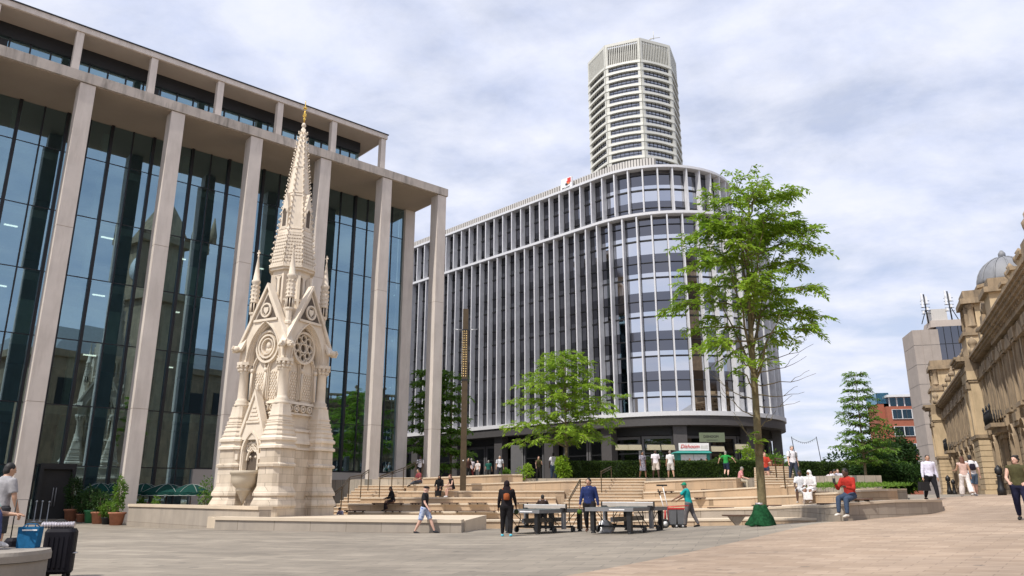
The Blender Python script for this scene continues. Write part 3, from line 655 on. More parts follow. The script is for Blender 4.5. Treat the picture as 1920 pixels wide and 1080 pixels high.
# ================================================================== BRUTALIST TOWER, BRICK OFFICE
def build_brut():
    A = P(1716, 925, 165); u0 = uv(1699, 700)[0]; x0 = .5235*165+2.6; ang = RAD(-14)
    t = thing('concrete_tower', 'narrow pale concrete stair tower with blue-grey glazed side and aerials on its roof', 'tower', (x0, 165, 0), ang)
    b = MB(); H = 36.8
    for i in range(9): z0 = -1+i*4.3; b.box(0, 5.2, 0, 9, z0, min(z0+4.2, H), M_brut)
    b.box(.05, 5.15, .05, 8.95, -1, H-.1, M_louvd)
    for q in (1.7, 3.4): b.box(q-.04, q+.04, -.05, 0, -1, H, M_brut)
    b.build('stair_shaft', None, t)
    g = MB(); g.box(5.25, 12.5, 1.2, 9, -1, 37.6, M_glassG)
    for q in range(1, 5): g.box(5.25+q*1.45-.05, 5.25+q*1.45+.05, 1.1, 1.2, -1, 37.6, M_dark)
    for q in range(9): g.box(5.25, 12.5, 1.12, 1.2, q*4.2, q*4.2+.12, M_dark)
    g.build('glazed_side', None, t)
    g = MB(); g.box(10.8, 24, -.8, 8, 36.6, 38.3, M_char); g.box(12.5, 24, .3, 9, -1, 36.6, M_glassL)
    for q in range(10): g.box(12.5, 24, .2, .3, q*3.9, q*3.9+.35, M_dark)
    for q in range(7): g.box(12.5+q*1.9, 12.6+q*1.9, .15, .3, -1, 36.6, M_dark)
    g.build('window_wing', None, t)
    r = MB(); r.prism([(4.3, 1.5), (12.3, 1.5), (12.3, 8), (4.3, 8)], 37.6, 39.2, M_brut, None, [(4.6, 2), (11, 2), (11, 7.5), (4.6, 7.5)]); r.box(5.2, 8.4, 3, 7, 39.2, 42.0, M_louv); r.build('roof_plant_box', None, t)
    for x, hh in ((4.4, 45.6), (9.3, 46)):
        a = MB(); a.tube([(x, 3, 38.8), (x-.2, 3, hh)], .16, 6, M_dark); a.tube([(x+2 if x > 6 else x-1, 4.5, 39), (x, 3, 42.5)], .1, 5, M_dark)
        for q in range(5):
            zz = hh-1.6-q*.75; a.box(x-1.0+q % 2*.9, x-.65+q % 2*.9, 2.3, 2.7, zz, zz+1.7 if q < 3 else zz+.6, M_signw)
            a.tube([(x-1.1, 3, zz), (x+.8, 3, zz)], .07, 5, M_dark)
        a.build('aerial', None, t)
build_brut()
def build_brick():
    t = thing('brick_office', 'low orange-brick office block with white window bands half hidden by the narrow tree', 'building', (101.8, 205, 0), RAD(-10))
    b = MB(); b.box(-1, 30, 0, 14, -2, 24.5, M_brick); b.build('wall', None, t)
    for k in range(5):
        z = 3.2+k*4.5
        w = MB(); w.add([(.2, -.05, z), (29, -.05, z), (29, -.05, z+2.4), (.2, -.05, z+2.4)], [(0, 1, 2, 3)], M_glassG); o = w.build('window', None, t)
        f = MB(); x = .2
        while x < 29: f.box(x, x+.16, -.25, -.06, z, z+2.4, M_winf); f.box(x+1.2, x+1.27, -.2, -.06, z, z+2.4, M_span); x += 2.45
        f.box(.2, 29, -.25, -.06, z-.1, z, M_winf); f.box(.2, 29, -.25, -.06, z+2.4, z+2.48, M_winf); f.build('window_frame', None, o)
    b = MB(); b.box(0, 29, 1, 13, 24.5, 27.0, M_glassG); b.box(-.6, 30, -.3, 14, 27, 27.6, M_winf); x = 0
    while x < 29: b.box(x, x+.3, .8, 1, 24.5, 27, M_winf); x += 1.9
    b.box(9, 12, 4, 8, 27.6, 29.3, M_louv); b.build('top_storey', None, t)
    b = MB(); b.box(-2.6, -1, 2, 12, -2, 28.2, M_brick); b.box(-2.7, .5, 1.9, 12, 25.5, 28.4, M_glassL); b.build('lift_tower', None, t)
build_brick()
# ================================================================== CIVIC BUILDING BEHIND THE CAMERA (seen only mirrored in the glass)
def build_civic():
    t = thing('clock_tower_hall', 'dark stone civic hall with a clock tower mirrored in the office glass', 'building', (41, 6, 0), RAD(25))
    b = MB(); b.box(-13, 40, -30, -6, -1, 21, M_mus); b.box(-14, 41, -31, -5.5, 21, 22, M_mus)
    for q in range(8): b.box(-12+q*6.4, -9.5+q*6.4, -6.05, -5.9, 3, 9, M_dark); b.box(-12+q*6.4, -9.5+q*6.4, -6.05, -5.9, 12, 18, M_dark)
    b.prism([(-13, -30), (40, -30), (40, -6), (-13, -6)], 22, 27, M_lead, None, [(-8, -24), (35, -24), (35, -12), (-8, -12)]); b.build('wall', None, t)
    c = MB(); c.box(-4, 4, -4, 4, -1, 30, M_mus); c.box(-4.6, 4.6, -4.6, 4.6, 30, 31, M_mus); c.box(-3.7, 3.7, -3.7, 3.7, 31, 39, M_mus); c.box(-4.5, 4.5, -4.5, 4.5, 39, 40, M_mus)
    c.prism([(-3.6, -3.6), (3.6, -3.6), (3.6, 3.6), (-3.6, 3.6)], 40, 48, M_mus, None, [(-.4, -.4), (.4, -.4), (.4, .4), (-.4, .4)])
    for sx, sy in ((-4, -4), (4, -4), (4, 4), (-4, 4)): c.lathe([(.7, 40), (.7, 42), (.1, 45)], 6, M_mus, Matrix.Translation((sx, sy, 0)))
    c.build('clock_tower', None, t)
    k = MB(); k.lathe([(1.9, -.1), (1.9, .1)], 20, M_winf, Matrix.Translation((-3.85, 0, 35)) @ Matrix.Rotation(math.pi/2, 4, 'Y')); k.build('clock_face', None, t)
build_civic()
t = thing('town_hall', 'long dark columned hall mirrored low in the office glass', 'building', (30, -34, 0), RAD(38))
b = MB(); b.box(-14, 40, -22, 0, -1, 19, M_mus); b.prism([(-14.5, -22.5), (40.5, -22.5), (40.5, .5), (-14.5, .5)], 19, 24, M_lead, None, [(-14, -11.2), (40, -11.2), (40, -10.8), (-14, -10.8)]); b.build('wall', None, t)
for q in range(9):
    c = MB(); c.lathe([(.9, 0), (.85, 9), (.75, 17), (1.1, 17.4), (1.1, 19)], 10, M_mus, Matrix.Translation((-12+q*6, 1.8, 0))); c.build('column', None, t)
# ================================================================== GOTHIC MEMORIAL FOUNTAIN
def pointed(w, h0, n=8, k=1.0):
    """pointed-arch outline: springing at z=h0, width w; radius = k*w"""
    r = k*w; cx = r-w/2; out = []
    a1 = math.acos(cx/r)
    for i in range(n+1): a = a1*i/n; out.append((-cx+r*math.cos(a), h0+r*math.sin(a)))
    left = [(-x, z) for x, z in out[::-1]][1:]
    return out+left     # from right springing over the apex to the left springing
XZ = Matrix(((1, 0, 0, 0), (0, 0, -1, 0), (0, 1, 0, 0), (0, 0, 0, 1)))   # (x,z,depth) -> local (x,-depth,z)
def ribbon(mb, pts, t, y0, y1, mat, M, taper=0):
    """moulding that follows an outline in the XZ plane, thickness t outward"""
    n = len(pts); vs = []
    for i, (x, z) in enumerate(pts):
        a = pts[max(i-1, 0)]; b = pts[min(i+1, n-1)]; d = Vector((b[0]-a[0], b[1]-a[1]));
        d = d.normalized() if d.length else Vector((1, 0)); nx, nz = d.y, -d.x
        # orient outward (away from centre line low point)
        if nx*x+nz*(z-pts[0][1]+.3) < 0: nx, nz = -nx, -nz
        for (q, y) in ((0, y0), (t, y0), (t, y1), (0, y1)): vs.append(M @ Vector((x+nx*q, y, z+nz*q)))
    fs = []
    for i in range(n-1):
        for k in range(4): fs.append((i*4+k, i*4+(k+1) % 4, i*4+4+(k+1) % 4, i*4+4+k))
    fs += [(0, 1, 2, 3), tuple((n-1)*4+k for k in (3, 2, 1, 0))]
    mb.add(vs, fs, mat)
def circ(cx, cz, r, n=20): return [(cx+r*math.cos(2*math.pi*i/n), cz+r*math.sin(2*math.pi*i/n)) for i in range(n+1)]
def ring_xz(mb, cx, cz, r, t, y0, y1, mat, M, n=20):
    vs = []
    for i in range(n):
        a = 2*math.pi*i/n
        for rr, y in ((r, y0), (r+t, y0), (r+t, y1), (r, y1)): vs.append(M @ Vector((cx+rr*math.cos(a), y, cz+rr*math.sin(a))))
    fs = []
    for i in range(n):
        j = (i+1) % n
        for k in range(4): fs.append((i*4+k, i*4+(k+1) % 4, j*4+(k+1) % 4, j*4+k))
    mb.add(vs, fs, mat)
def disc_xz(mb, cx, cz, r, y, mat, M, n=20, rz=None):
    mb.add([M @ Vector((cx+r*math.cos(2*math.pi*i/n), y, cz+(rz or r)*math.sin(2*math.pi*i/n))) for i in range(n)], [tuple(range(n))], mat)
def build_memorial():
    ang = math.atan2(-.472, .882); MC = Vector((-10.6, 35.0, 0))*1.02
    t = thing('memorial_fountain', 'ornate pale limestone gothic fountain memorial with a crocketed spire and gilt finial', 'monument', MC, ang); t.scale = (.955, .955, 1.02)
    H = 1.30
    R4 = [Matrix.Rotation(math.pi/2*i, 4, 'Z') for i in range(4)]   # face i: local -Y rotated
    # core
    b = MB(); b.box(-1.5, 1.5, -1.5, 1.5, -.4, .95, M_memb); b.box(-1.38, 1.38, -1.38, 1.38, .95, 3.6, M_memb)
    b.prism([(-1.38, -1.38), (1.38, -1.38), (1.38, 1.38), (-1.38, 1.38)], 3.6, 4.0, M_mem, None, [(-1.22, -1.22), (1.22, -1.22), (1.22, 1.22), (-1.22, 1.22)])
    b.box(-1.02, 1.02, -1.02, 1.02, 4.0, 9.6, M_mem)
    for z0, z1, e in ((3.2, 3.3, 1.44), (3.45, 3.6, 1.46), (4.0, 4.12, 1.3), (4.75, 4.85, 1.2), (5.2, 5.32, 1.22)):
        b.prism([(-e, -e), (e, -e), (e, e), (-e, e)], z0, z1, M_mem, None, [(-e+.05, -e+.05), (e-.05, -e+.05), (e-.05, e-.05), (-e+.05, e-.05)])
    b.build('core', None, t)
    # corner buttresses: chamfered, stepping in with weathered offsets
    def sq(h, ch, cx, cy):
        return [Vector((cx+x, cy+y)) for x, y in ((-h, -h+ch), (-h+ch, -h), (h-ch, -h), (h, -h+ch), (h, h-ch), (h-ch, h), (-h+ch, h), (-h, h-ch))]
    prof = [(-.4, .77), (.78, .77), (.80, .83), (.88, .83), (1.22, .70), (1.24, .78), (1.34, .78), (1.62, .66), (2.42, .64), (2.44, .72), (2.54, .72), (2.60, .635), (3.18, .62), (3.2, .70), (3.30, .70), (3.36, .62), (3.52, .62), (3.54, .69), (3.64, .69), (3.72, .61), (4.3, .47), (4.32, .50), (4.4, .44), (4.95, .35), (5.1, .34)]
    for i, R in enumerate(R4):
        b = MB(); rings = []
        for z, h in prof:
            c = -1.30-max(0, (h-.62))*.15
            rings.append([R @ Vector((p.x, p.y, z)) for p in sq(h, h*.30, c, c)])
        for k in range(len(rings)-1): b.loft([rings[k], rings[k+1]], M_memb if prof[k][0] < 3.2 else M_mem, False, caps=(k in (0, len(rings)-2)))
        # scale-like weathering courses on the slope
        for q in range(5):
            z = 3.78+q*.2; h = .60-q*.045
            b.prism([(R @ p.to_3d()).xy for p in sq(h+.02, h*.3, -1.3, -1.3)], z, z+.05, M_mem)
        b.build('buttress', None, t)
        c = MB(); M = R @ Matrix.Translation((-H, -H, 0))
        c.lathe([(.36, 5.1), (.36, 5.22), (.30, 5.27), (.33, 5.34), (.25, 5.42), (.235, 5.5), (.22, 6.62), (.27, 6.66), (.24, 6.7)], 16, M_mem, M)
        for q in range(10):
            a = 2*math.pi*q/10
            for zz, rr in ((6.78, .27), (6.92, .33)): c.sphere((rr*math.cos(a), rr*math.sin(a), zz), (.085, .085, .1), M_mem, 6, 4, M)
        c.lathe([(.25, 6.7), (.30, 6.98)], 12, M_mem, M); c.prism([(.42*math.cos(RAD(22.5+45*q)), .42*math.sin(RAD(22.5+45*q))) for q in range(8)], 6.98, 7.12, M_mem, M); c.build('corner_column', None, t)
    # four faces
    for i, R in enumerate(R4):
        M = R; w = 2*H-.30; ap = pointed(w-.15, 7.12, 9, .95)
        apex = max(z for x, z in ap)
        # gable wall with pointed opening cut out
        g = MB(); out = [( (w/2+.42), 7.12), (w/2+.42, 7.75), (0, 10.45), (-(w/2+.42), 7.75), (-(w/2+.42), 7.12)]
        top = lambda x: 7.75+(10.45-7.75)*(1-abs(x)/(w/2+.42))
        yf = -H-.16; vs = []; fs = []
        for (x, z) in ap: vs.append(M @ Vector((x, yf, z))); vs.append(M @ Vector((x, yf, max(z, top(x)-.02))))
        n = len(ap)
        for k in range(n-1): fs.append((2*k, 2*k+1, 2*k+3, 2*k+2))
        g.add(vs, fs, M_mem)
        for s in (1, -1):
            x0 = s*(w-.15)/2; x1 = s*(w/2+.42)
            q = [(x0, yf, 7.12), (x1, yf, 7.12), (x1, yf, 7.75), (x0, yf, top(x0)-.02)]; g.add([M @ Vector(v) for v in q], [(0, 1, 2, 3)], M_mem)
            # coping
            a = Vector((s*(w/2+.50), 0, 7.62)); c2 = Vector((0, 0, 10.53)); d = (c2-a).normalized(); nn = Vector((s*d.z, 0, abs(d.x)))*.13
            vv = [a, c2, c2+Vector((0, 0, .22)), a+nn]
            g.add([M @ (v+Vector((0, yf-.12, 0))) for v in vv]+[M @ (v+Vector((0, yf+.26, 0))) for v in vv], [(0, 1, 2, 3), (7, 6, 5, 4), (0, 4, 5, 1), (1, 5, 6, 2), (2, 6, 7, 3), (3, 7, 4, 0)], M_mem)
        for q in (0, 1, 2): ribbon(g, pointed(w-.15-.09*q, 7.12, 10, .95), .06, yf-.05+.12*q, yf+.12+.12*q, M_mem, M)
        # soffit of the deep arch
        n = len(ap); vs = [M @ Vector((x, yf, z)) for x, z in ap]+[M @ Vector((x*.95, yf+.62, 7.12+(z-7.12)*.97)) for x, z in ap]
        g.add(vs, [(k, k+1, n+k+1, n+k) for k in range(n-1)], M_mem)
        # gable tympanum: dark mosaic triangle with a shield roundel
        tz = 8.98; hw = (10.45-tz)/(10.45-7.75)*(w/2+.42)-.18
        g.add([M @ Vector(v) for v in ((-hw, yf-.012, tz+.06), (hw, yf-.012, tz+.06), (0, yf-.012, 10.2))], [(0, 1, 2)], M_memd)
        g.box(-hw-.1, hw+.1, yf-.08, yf-.005, tz-.05, tz+.06, M_mem, M)
        ring_xz(g, 0, 9.44, .27, .08, yf-.09, yf-.0, M_mem, M); disc_xz(g, 0, 9.44, .27, yf-.03, M_memd, M)
        g.prism([(-.15, 9.58), (-.15, 9.42), (0, 9.24), (.15, 9.42), (.15, 9.58)], -yf+.02, -yf+.07, M_mem, M @ XZ); ring_xz(g, 0, 9.44, .22, .02, yf-.05, yf-.03, M_mem, M)
        gb = g.build('gable', None, t)
        for s in (1, -1):
            q = MB(); c = Vector((s*(w/2+.62), yf-.05, 7.72)); q.sphere(c, (.15, .2, .14), M_mem, 8, 5, M)
            for k in range(6): a = k*1.05; q.sphere((c.x+.1*math.cos(a)+s*.06, c.y-.1, c.z+.1*math.sin(a)), .06, M_mem, 5, 4, M)
            q.build('gargoyle', None, gb)
        # recessed bay: two lancets, mullions, roundel
        f = MB(); yb = -1.03
        lw = (w-.5)/2
        f.add([M @ Vector(v) for v in ((-w/2+.1, yb, 5.3), (w/2-.1, yb, 5.3), (w/2-.1, yb, 8.9), (-w/2+.1, yb, 8.9))], [(0, 1, 2, 3)], M_mem)
        for s in (-1, 1):
            cx = s*(lw/2+.05); lp = [(x+cx, z) for x, z in pointed(lw-.12, 6.75, 7, 1.0)]
            pts = [(cx+(lw-.12)/2, 5.42)]+lp+[(cx-(lw-.12)/2, 5.42)]
            for q in (0, 1):
                pp = [((x-cx)*(1-.12*q)+cx, z-.04*q) for x, z in pts]; nn = len(pp)
                vs = []
                for x, z in pp:
                    for yq in (yb-.16+.07*q, yb-.03):
                        vs.append(M @ Vector((x, yq, z)))
                    for yq in (yb-.03, yb-.16+.07*q):
                        vs.append(M @ Vector(((x-cx)*1.10+cx, yq, z+(.05 if z > 6 else 0))))
                f.add(vs, [(k*4+a, k*4+(a+1) % 4, k*4+4+(a+1) % 4, k*4+4+a) for k in range(nn-1) for a in range(4)], M_mem)
            # diaper relief in the lancet
            for r_ in range(10):
                for c_ in range(5):
                    xx = cx-.34*lw+c_*(lw*.68/4)+(.04 if r_ % 2 else -.04); zz = 5.5+r_*.125
                    f.box(xx-.045, xx+.045, yb-.045, yb, zz-.04, zz+.04, M_mem, M)
            f.tube([M @ Vector((s*(w/2-.26), yb-.2, 5.4)), M @ Vector((s*(w/2-.26), yb-.2, 6.75))], .06, 8, M_mem)
            f.lathe([(.06, 6.62), (.1, 6.7), (.1, 6.82)], 8, M_mem, M @ Matrix.Translation((s*(w/2-.26), yb-.2, 0)))
        f.tube([M @ Vector((0, yb-.17, 5.4)), M @ Vector((0, yb-.17, 6.75))], .05, 8, M_mem); f.lathe([(.05, 6.62), (.09, 6.7), (.09, 6.82)], 8, M_mem, M @ Matrix.Translation((0, yb-.17, 0)))
        f.build('blind_arcade', None, t)
        r = MB(); cz = 7.80
        ring_xz(r, 0, cz, .66, .10, yb-.22, yb-.02, M_mem, M, 28)
        if i in (0, 2):
            ring_xz(r, 0, cz, .48, .08, yb-.26, yb-.02, M_mem, M, 24); disc_xz(r, 0, cz, .64, yb-.05, M_mem, M)
            ring_xz(r, 0, cz, .33, .05, yb-.24, yb-.03, M_mem, M, 24)
            r.sphere((0, yb-.08, cz+.06), (.14, .12, .18), M_mem, 10, 7, M); r.sphere((0, yb-.06, cz-.18), (.22, .1, .14), M_mem, 10, 6, M)
        else:
            disc_xz(r, 0, cz, .66, yb-.03, M_memd, M)
            for k in range(8):
                a = math.pi/4*k; ring_xz(r, .45*math.cos(a), cz+.45*math.sin(a), .145, .045, yb-.16, yb-.04, M_mem, M, 12)
            ring_xz(r, 0, cz, .19, .05, yb-.16, yb-.04, M_mem, M, 16)
        r.build('roundel', None, t)
        # frieze of small roundels below the arcade
        z = MB()
        for k in range(4): ring_xz(z, -.66+k*.44, 5.02, .12, .04, -1.25, -1.02, M_mem, M, 12); disc_xz(z, -.66+k*.44, 5.02, .07, -1.23, M_mem, M, 8)
        z.build('frieze', None, t)
    # cross-gable roof
    rf = MB(); e = 1.42
    for R in R4:
        for q in (1, -1): rf.add([R @ Vector(v) for v in ((0, 0, 10.4), (0, -e, 10.4), (q*e, -e, 7.72))], [(0, 1, 2)], M_mem)
    rf.build('gable_roof', None, t)
    # belfry octagon
    def octo(r): return [(r*math.cos(RAD(22.5+45*k)), r*math.sin(RAD(22.5+45*k))) for k in range(8)]
    bf = MB(); bf.prism(octo(1.0), 9.0, 10.05, M_mem); bf.prism(octo(.62), 10.05, 11.6, M_memd); bf.prism(octo(1.06), 9.98, 10.1, M_mem)
    bf.prism(octo(.98), 11.25, 11.5, M_mem); bf.prism(octo(1.14), 11.5, 11.62, M_mem); bf.prism(octo(1.22), 11.62, 11.72, M_mem)
    for k in range(8):
        a = RAD(45*k); M = Matrix.Rotation(a, 4, 'Z'); hw = .98*math.sin(RAD(22.5)); d = .98*math.cos(RAD(22.5))
        for yy in (-hw, 0, hw): bf.box(d-.2, d+.0 if yy else d-.02, yy-.075, yy+.075, 10.05, 11.25, M_mem, M)
        bf.box(d-.15, d+.08, hw-.06, hw+.06, 9.6, 11.3, M_mem, M)
        for s in (-1, 1):
            MM = M @ Matrix.Rotation(math.pi/2, 4, 'Z')
            pp = [(x+s*hw/2, z) for x, z in pointed(hw-.14, 11.0, 5)]
            n = len(pp); vs = []
            for x, z in pp: vs += [MM @ Vector((x, -d+.02, z)), MM @ Vector((x, -d+.02, 11.26))]
            bf.add(vs, [(2*q, 2*q+1, 2*q+3, 2*q+2) for q in range(n-1)], M_mem)
    bf.build('belfry', None, t)
    # spire
    s = MB(); z0, z1, r0, r1 = 11.72, 19.35, 1.14, .07
    rad = lambda z: r0+(r1-r0)*((z-z0)/(z1-z0))**.98
    z = z0; row = 0
    while z < 13.35:   # fish-scale courses
        zz = z+.17; s.prism(octo(rad(z)+.005), z, zz, M_mem, None, octo(rad(zz)-.01))
        for k in range(8):
            a0, a1 = RAD(22.5+45*k), RAD(67.5+45*k); p, q = Vector((math.cos(a0), math.sin(a0)))*(rad(z)+.03), Vector((math.cos(a1), math.sin(a1)))*(rad(z)+.03)
            nsc = 6
            for j in range(nsc):
                u = (j+(.5 if row % 2 else 0))/nsc
                if u > .99: continue
                c = p.lerp(q, u+.5/nsc if row % 2 == 0 else u+.25/nsc); dd = (q-p).normalized()*.06; nn = c.normalized()*.007
                s.add([Vector((c.x-dd.x, c.y-dd.y, z+.13)), Vector((c.x-dd.x+nn.x, c.y-dd.y+nn.y, z+.03)), Vector((c.x+nn.x, c.y+nn.y, z-.03)), Vector((c.x+dd.x+nn.x, c.y+dd.y+nn.y, z+.03)), Vector((c.x+dd.x, c.y+dd.y, z+.13))], [(0, 1, 2, 3, 4)], M_mem)
        z = zz; row += 1
    while z < z1:
        zz = min(z+.3, z1); s.prism(octo(rad(z)), z, zz, M_mem, None, octo(rad(zz))); z = zz
    for zb in (13.4, 13.6, 15.4, 15.55, 17.0): s.prism(octo(rad(zb)+.03), zb, zb+.06, M_mem, None, octo(rad(zb+.06)+.025))
    s.lathe([(.07, 19.3), (.13, 19.4), (.09, 19.5), (.05, 19.55)], 10, M_mem)
    sp = s.build('spire', None, t)
    c = MB()
    for k in range(8):
        a = RAD(22.5+45*k)
        for j in range(24):
            zz = 11.95+j*.305; r = rad(zz)
            if zz > 19.0: break
            d = Vector((math.cos(a), math.sin(a)))
            c.tube([(d.x*r*.95, d.y*r*.95, zz-.06), (d.x*(r+.10), d.y*(r+.10), zz), (d.x*(r+.13), d.y*(r+.13), zz+.05)], [.035, .03, .04], 5, M_mem)
            c.sphere((d.x*(r+.12), d.y*(r+.12), zz+.05), .034, M_mem, 5, 4)
        c.tube([(math.cos(a)*rad(zz), math.sin(a)*rad(zz), zz) for zz in (11.8, 13.5, 15.5, 17.5, 19.2)], .035, 5, M_mem)
    c.build('crocket', None, t)
    for k in range(4):   # lucarnes
        R = Matrix.Rotation(math.pi/2*k, 4, 'Z'); l = MB(); r = rad(13.7)*math.cos(RAD(22.5))
        l.add([R @ Vector(v) for v in ((-.2, -r-.04, 13.65), (.2, -r-.04, 13.65), (.2, -r-.04, 14.7), (0, -r-.04, 15.5), (-.2, -r-.04, 14.7), (-.2, -r+.5, 13.65), (.2, -r+.5, 13.65), (.2, -r+.5, 14.7), (0, -r+.5, 15.5), (-.2, -r+.5, 14.7))], [(0, 1, 2, 3, 4), (1, 6, 7, 2), (2, 7, 8, 3), (3, 8, 9, 4), (4, 9, 5, 0)], M_mem)
        pp = [(.12, 13.75)]+pointed(.24, 14.45, 5)+[(-.12, 13.75)]; l.add([R @ Vector((x, -r-.05, z)) for x, z in pp], [tuple(range(len(pp)))], M_memd)
        ribbon(l, pp[1:-1], .05, -r-.09, -r-.03, M_mem, R); l.build('lucarne', None, t)
    f = MB(); f.lathe([(.03, 19.5), (.04, 19.7), (.085, 19.76), (.04, 19.84), (.04, 20.0), (.075, 20.08), (.03, 20.18), (.025, 20.7), (.008, 20.85)], 10, M_gold)
    f.box(-.13, .13, -.022, .022, 20.36, 20.41, M_gold); f.box(-.022, .022, -.13, .13, 20.36, 20.41, M_gold)
    for a in range(4): f.sphere((.1*math.cos(a*math.pi/2), .1*math.sin(a*math.pi/2), 19.95), .035, M_gold, 6, 4)
    f.build('finial', None, t)
    # corner pinnacles
    for R in R4:
        p = MB(); M = R @ Matrix.Translation((-H+.10, -H+.10, 0))
        p.lathe([(.2, 7.3), (.2, 7.7), (.15, 7.8), (.13, 8.7), (.17, 8.75), (.17, 8.85), (.14, 8.9), (.14, 9.35), (.2, 9.42), (.2, 9.5)], 8, M_mem, M, False)
        for k in range(8):
            a = RAD(45*k); p.tube([M @ Vector((.18*math.cos(a), .18*math.sin(a), 9.5)), M @ Vector((.18*math.cos(a), .18*math.sin(a), 9.95))], .028, 5, M_mem)
        p.lathe([(.11, 9.5), (.11, 9.95)], 8, M_memd, M); p.lathe([(.22, 9.95), (.22, 10.02), (.19, 10.08), (.21, 10.5), (.17, 10.9), (.22, 10.96), (.22, 11.06), (.17, 11.1), (.03, 12.25), (.06, 12.3), (.02, 12.36)], 10, M_mem, M)
        for k in range(8):
            a = RAD(45*k+20)
            for q in range(4): p.sphere((.2*math.cos(a), .2*math.sin(a), 10.15+q*.2), .05, M_mem, 5, 4, M)
        p.box(-.1, .1, -.025, .025, 12.42, 12.48, M_mem, M); p.box(-.025, .025, -.025, .025, 12.3, 12.6, M_mem, M); p.build('pinnacle', None, t)
    # fountain niche on the lit face (local -Y)
    n = MB(); y = -1.42; npt = pointed(1.0, 3.0, 8, 1.05); full = [(.5, 2.3)]+npt+[(-.5, 2.3)]
    n.add([Vector((x, y-.02, z)) for x, z in full], [tuple(range(len(full)))], M_memd)
    for q in (0, 1, 2): ribbon(n, [(x*(1.0+.14*q), z+.07*q) for x, z in full], .09, y-.34+.08*q, y-.0, M_mem, Matrix.Identity(4))
    for cx, cz in ((0, 3.62), (-.2, 3.28), (.2, 3.28)):
        ring_xz(n, cx, cz, .17, .045, y-.16, y-.04, M_mem, Matrix.Identity(4), 14)
        for k in range(5): a = math.pi/2+k*2*math.pi/5; ring_xz(n, cx+.095*math.cos(a), cz+.095*math.sin(a), .055, .025, y-.14, y-.05, M_mem, Matrix.Identity(4), 8)
    ribbon(n, pointed(.66, 2.72, 6), .06, y-.16, y-.04, M_mem, Matrix.Identity(4))
    for s in (-1, 1):
        n.box(s*.5-.05, s*.5+.05, y-.3, y, 2.3, 3.1, M_mem); n.sphere((s*.17, y-.1, 2.86), .06, M_mem, 6, 4)
        # steep gablet
        a = Vector((s*.78, y-.36, 3.55)); c2 = Vector((0, y-.36, 5.55)); 
        vv = [a, c2, c2+Vector((0, 0, .28)), a+Vector((s*.13, 0, .06))]; n.add(vv+[v+Vector((0, .4, 0)) for v in vv], [(0, 1, 2, 3), (7, 6, 5, 4), (0, 4, 5, 1), (1, 5, 6, 2), (2, 6, 7, 3), (3, 7, 4, 0)], M_mem)
        n.box(s*.78-.14, s*.78+.14, y-.45, y, 2.75, 3.0, M_mem); n.lathe([(.1, 3.0), (.13, 3.3), (.09, 3.55), (.15, 3.65), (.12, 3.8)], 8, M_mem, Matrix.Translation((s*.78, y-.25, 0)))
    n.add([Vector((-.75, y-.28, 3.6)), Vector((.75, y-.28, 3.6)), Vector((0, y-.28, 5.55))], [(0, 1, 2)], M_mem)
    n.box(-.42, .42, y-.34, y-.28, 4.32, 4.4, M_mem)
    for q in range(4): n.box(-.32+q*.07, .32-q*.07, y-.315, y-.28, 4.45+q*.17, 4.52+q*.17, M_mem)
    n.lathe([(.05, 5.7), (.1, 5.8), (.04, 5.9), (.09, 5.98), (.02, 6.08)], 8, M_mem, Matrix.Translation((0, y-.2, 0)))
    n.build('fountain_niche', None, t)
    bw = MB(); bw.lathe([(.02, .85), (.10, 1.05), (.28, 1.38), (.32, 1.42), (.36, 1.46), (.34, 1.52), (.37, 1.57), (.47, 1.65), (.555, 1.79), (.59, 1.94), (.60, 2.10), (.66, 2.14), (.67, 2.27), (.58, 2.27), (.5, 2.12), (.02, 2.0)], 28, M_bowl, Matrix.Translation((0, y-.5, 0))); bw.build('basin', None, t)
build_memorial()
# ================================================================== LOW WALLS AND PLINTH
def wall_run(name, label, pts, z1, h, thick, mat, cap=.1, over=.06, capmat=None, group=None, endround=False):
    """pts: plan points of the FRONT edge, z1 top heights per point; body below cap overhang; depth goes away from camera"""
    t = thing(name, label, 'wall', (pts[0][0], pts[0][1], 0), 0, group); o = Vector((pts[0][0], pts[0][1]))
    n = len(pts); b = MB(); c = MB()
    def off(i, d):
        a = Vector(pts[max(i-1, 0)][:2]); q = Vector(pts[min(i+1, n-1)][:2]); e = (q-a).normalized(); nn = Vector((-e.y, e.x))   # left normal = away from camera for left->right
        return Vector(pts[i][:2])+nn*d-o
    R1, R2 = [], []
    for i in range(n):
        z = z1[i]; f0, f1 = off(i, 0), off(i, thick); g0, g1 = off(i, -over), off(i, thick+over)
        R1.append([Vector((f0.x, f0.y, z-h)), Vector((f1.x, f1.y, z-h)), Vector((f1.x, f1.y, z-cap)), Vector((f0.x, f0.y, z-cap))])
        R2.append([Vector((g0.x, g0.y, z-cap)), Vector((g1.x, g1.y, z-cap)), Vector((g1.x, g1.y, z)), Vector((g0.x, g0.y, z-.0))])
    b.loft(R1, mat, False); c.loft(R2, capmat or M_tread, False)
    b.build('wall_body', None, t); c.build('coping', None, t); return t
q0, q1 = P(242, 945, 40.5), P(487, 949, 30.7)
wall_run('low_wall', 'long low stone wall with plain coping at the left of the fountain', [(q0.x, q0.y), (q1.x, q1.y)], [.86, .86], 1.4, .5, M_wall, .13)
def arcpts(a, b, bow, n=8):
    a, b = Vector(a), Vector(b); d = b-a; nn = Vector((d.y, -d.x)).normalized()
    return [(a+d*(i/n)+nn*bow*4*(i/n)*(1-i/n)) for i in range(n+1)]
q0, q1 = P(402, 990, 29.7), P(865, 998, 28.0)
W2 = arcpts((q0.x, q0.y), (q1.x, q1.y), .25)
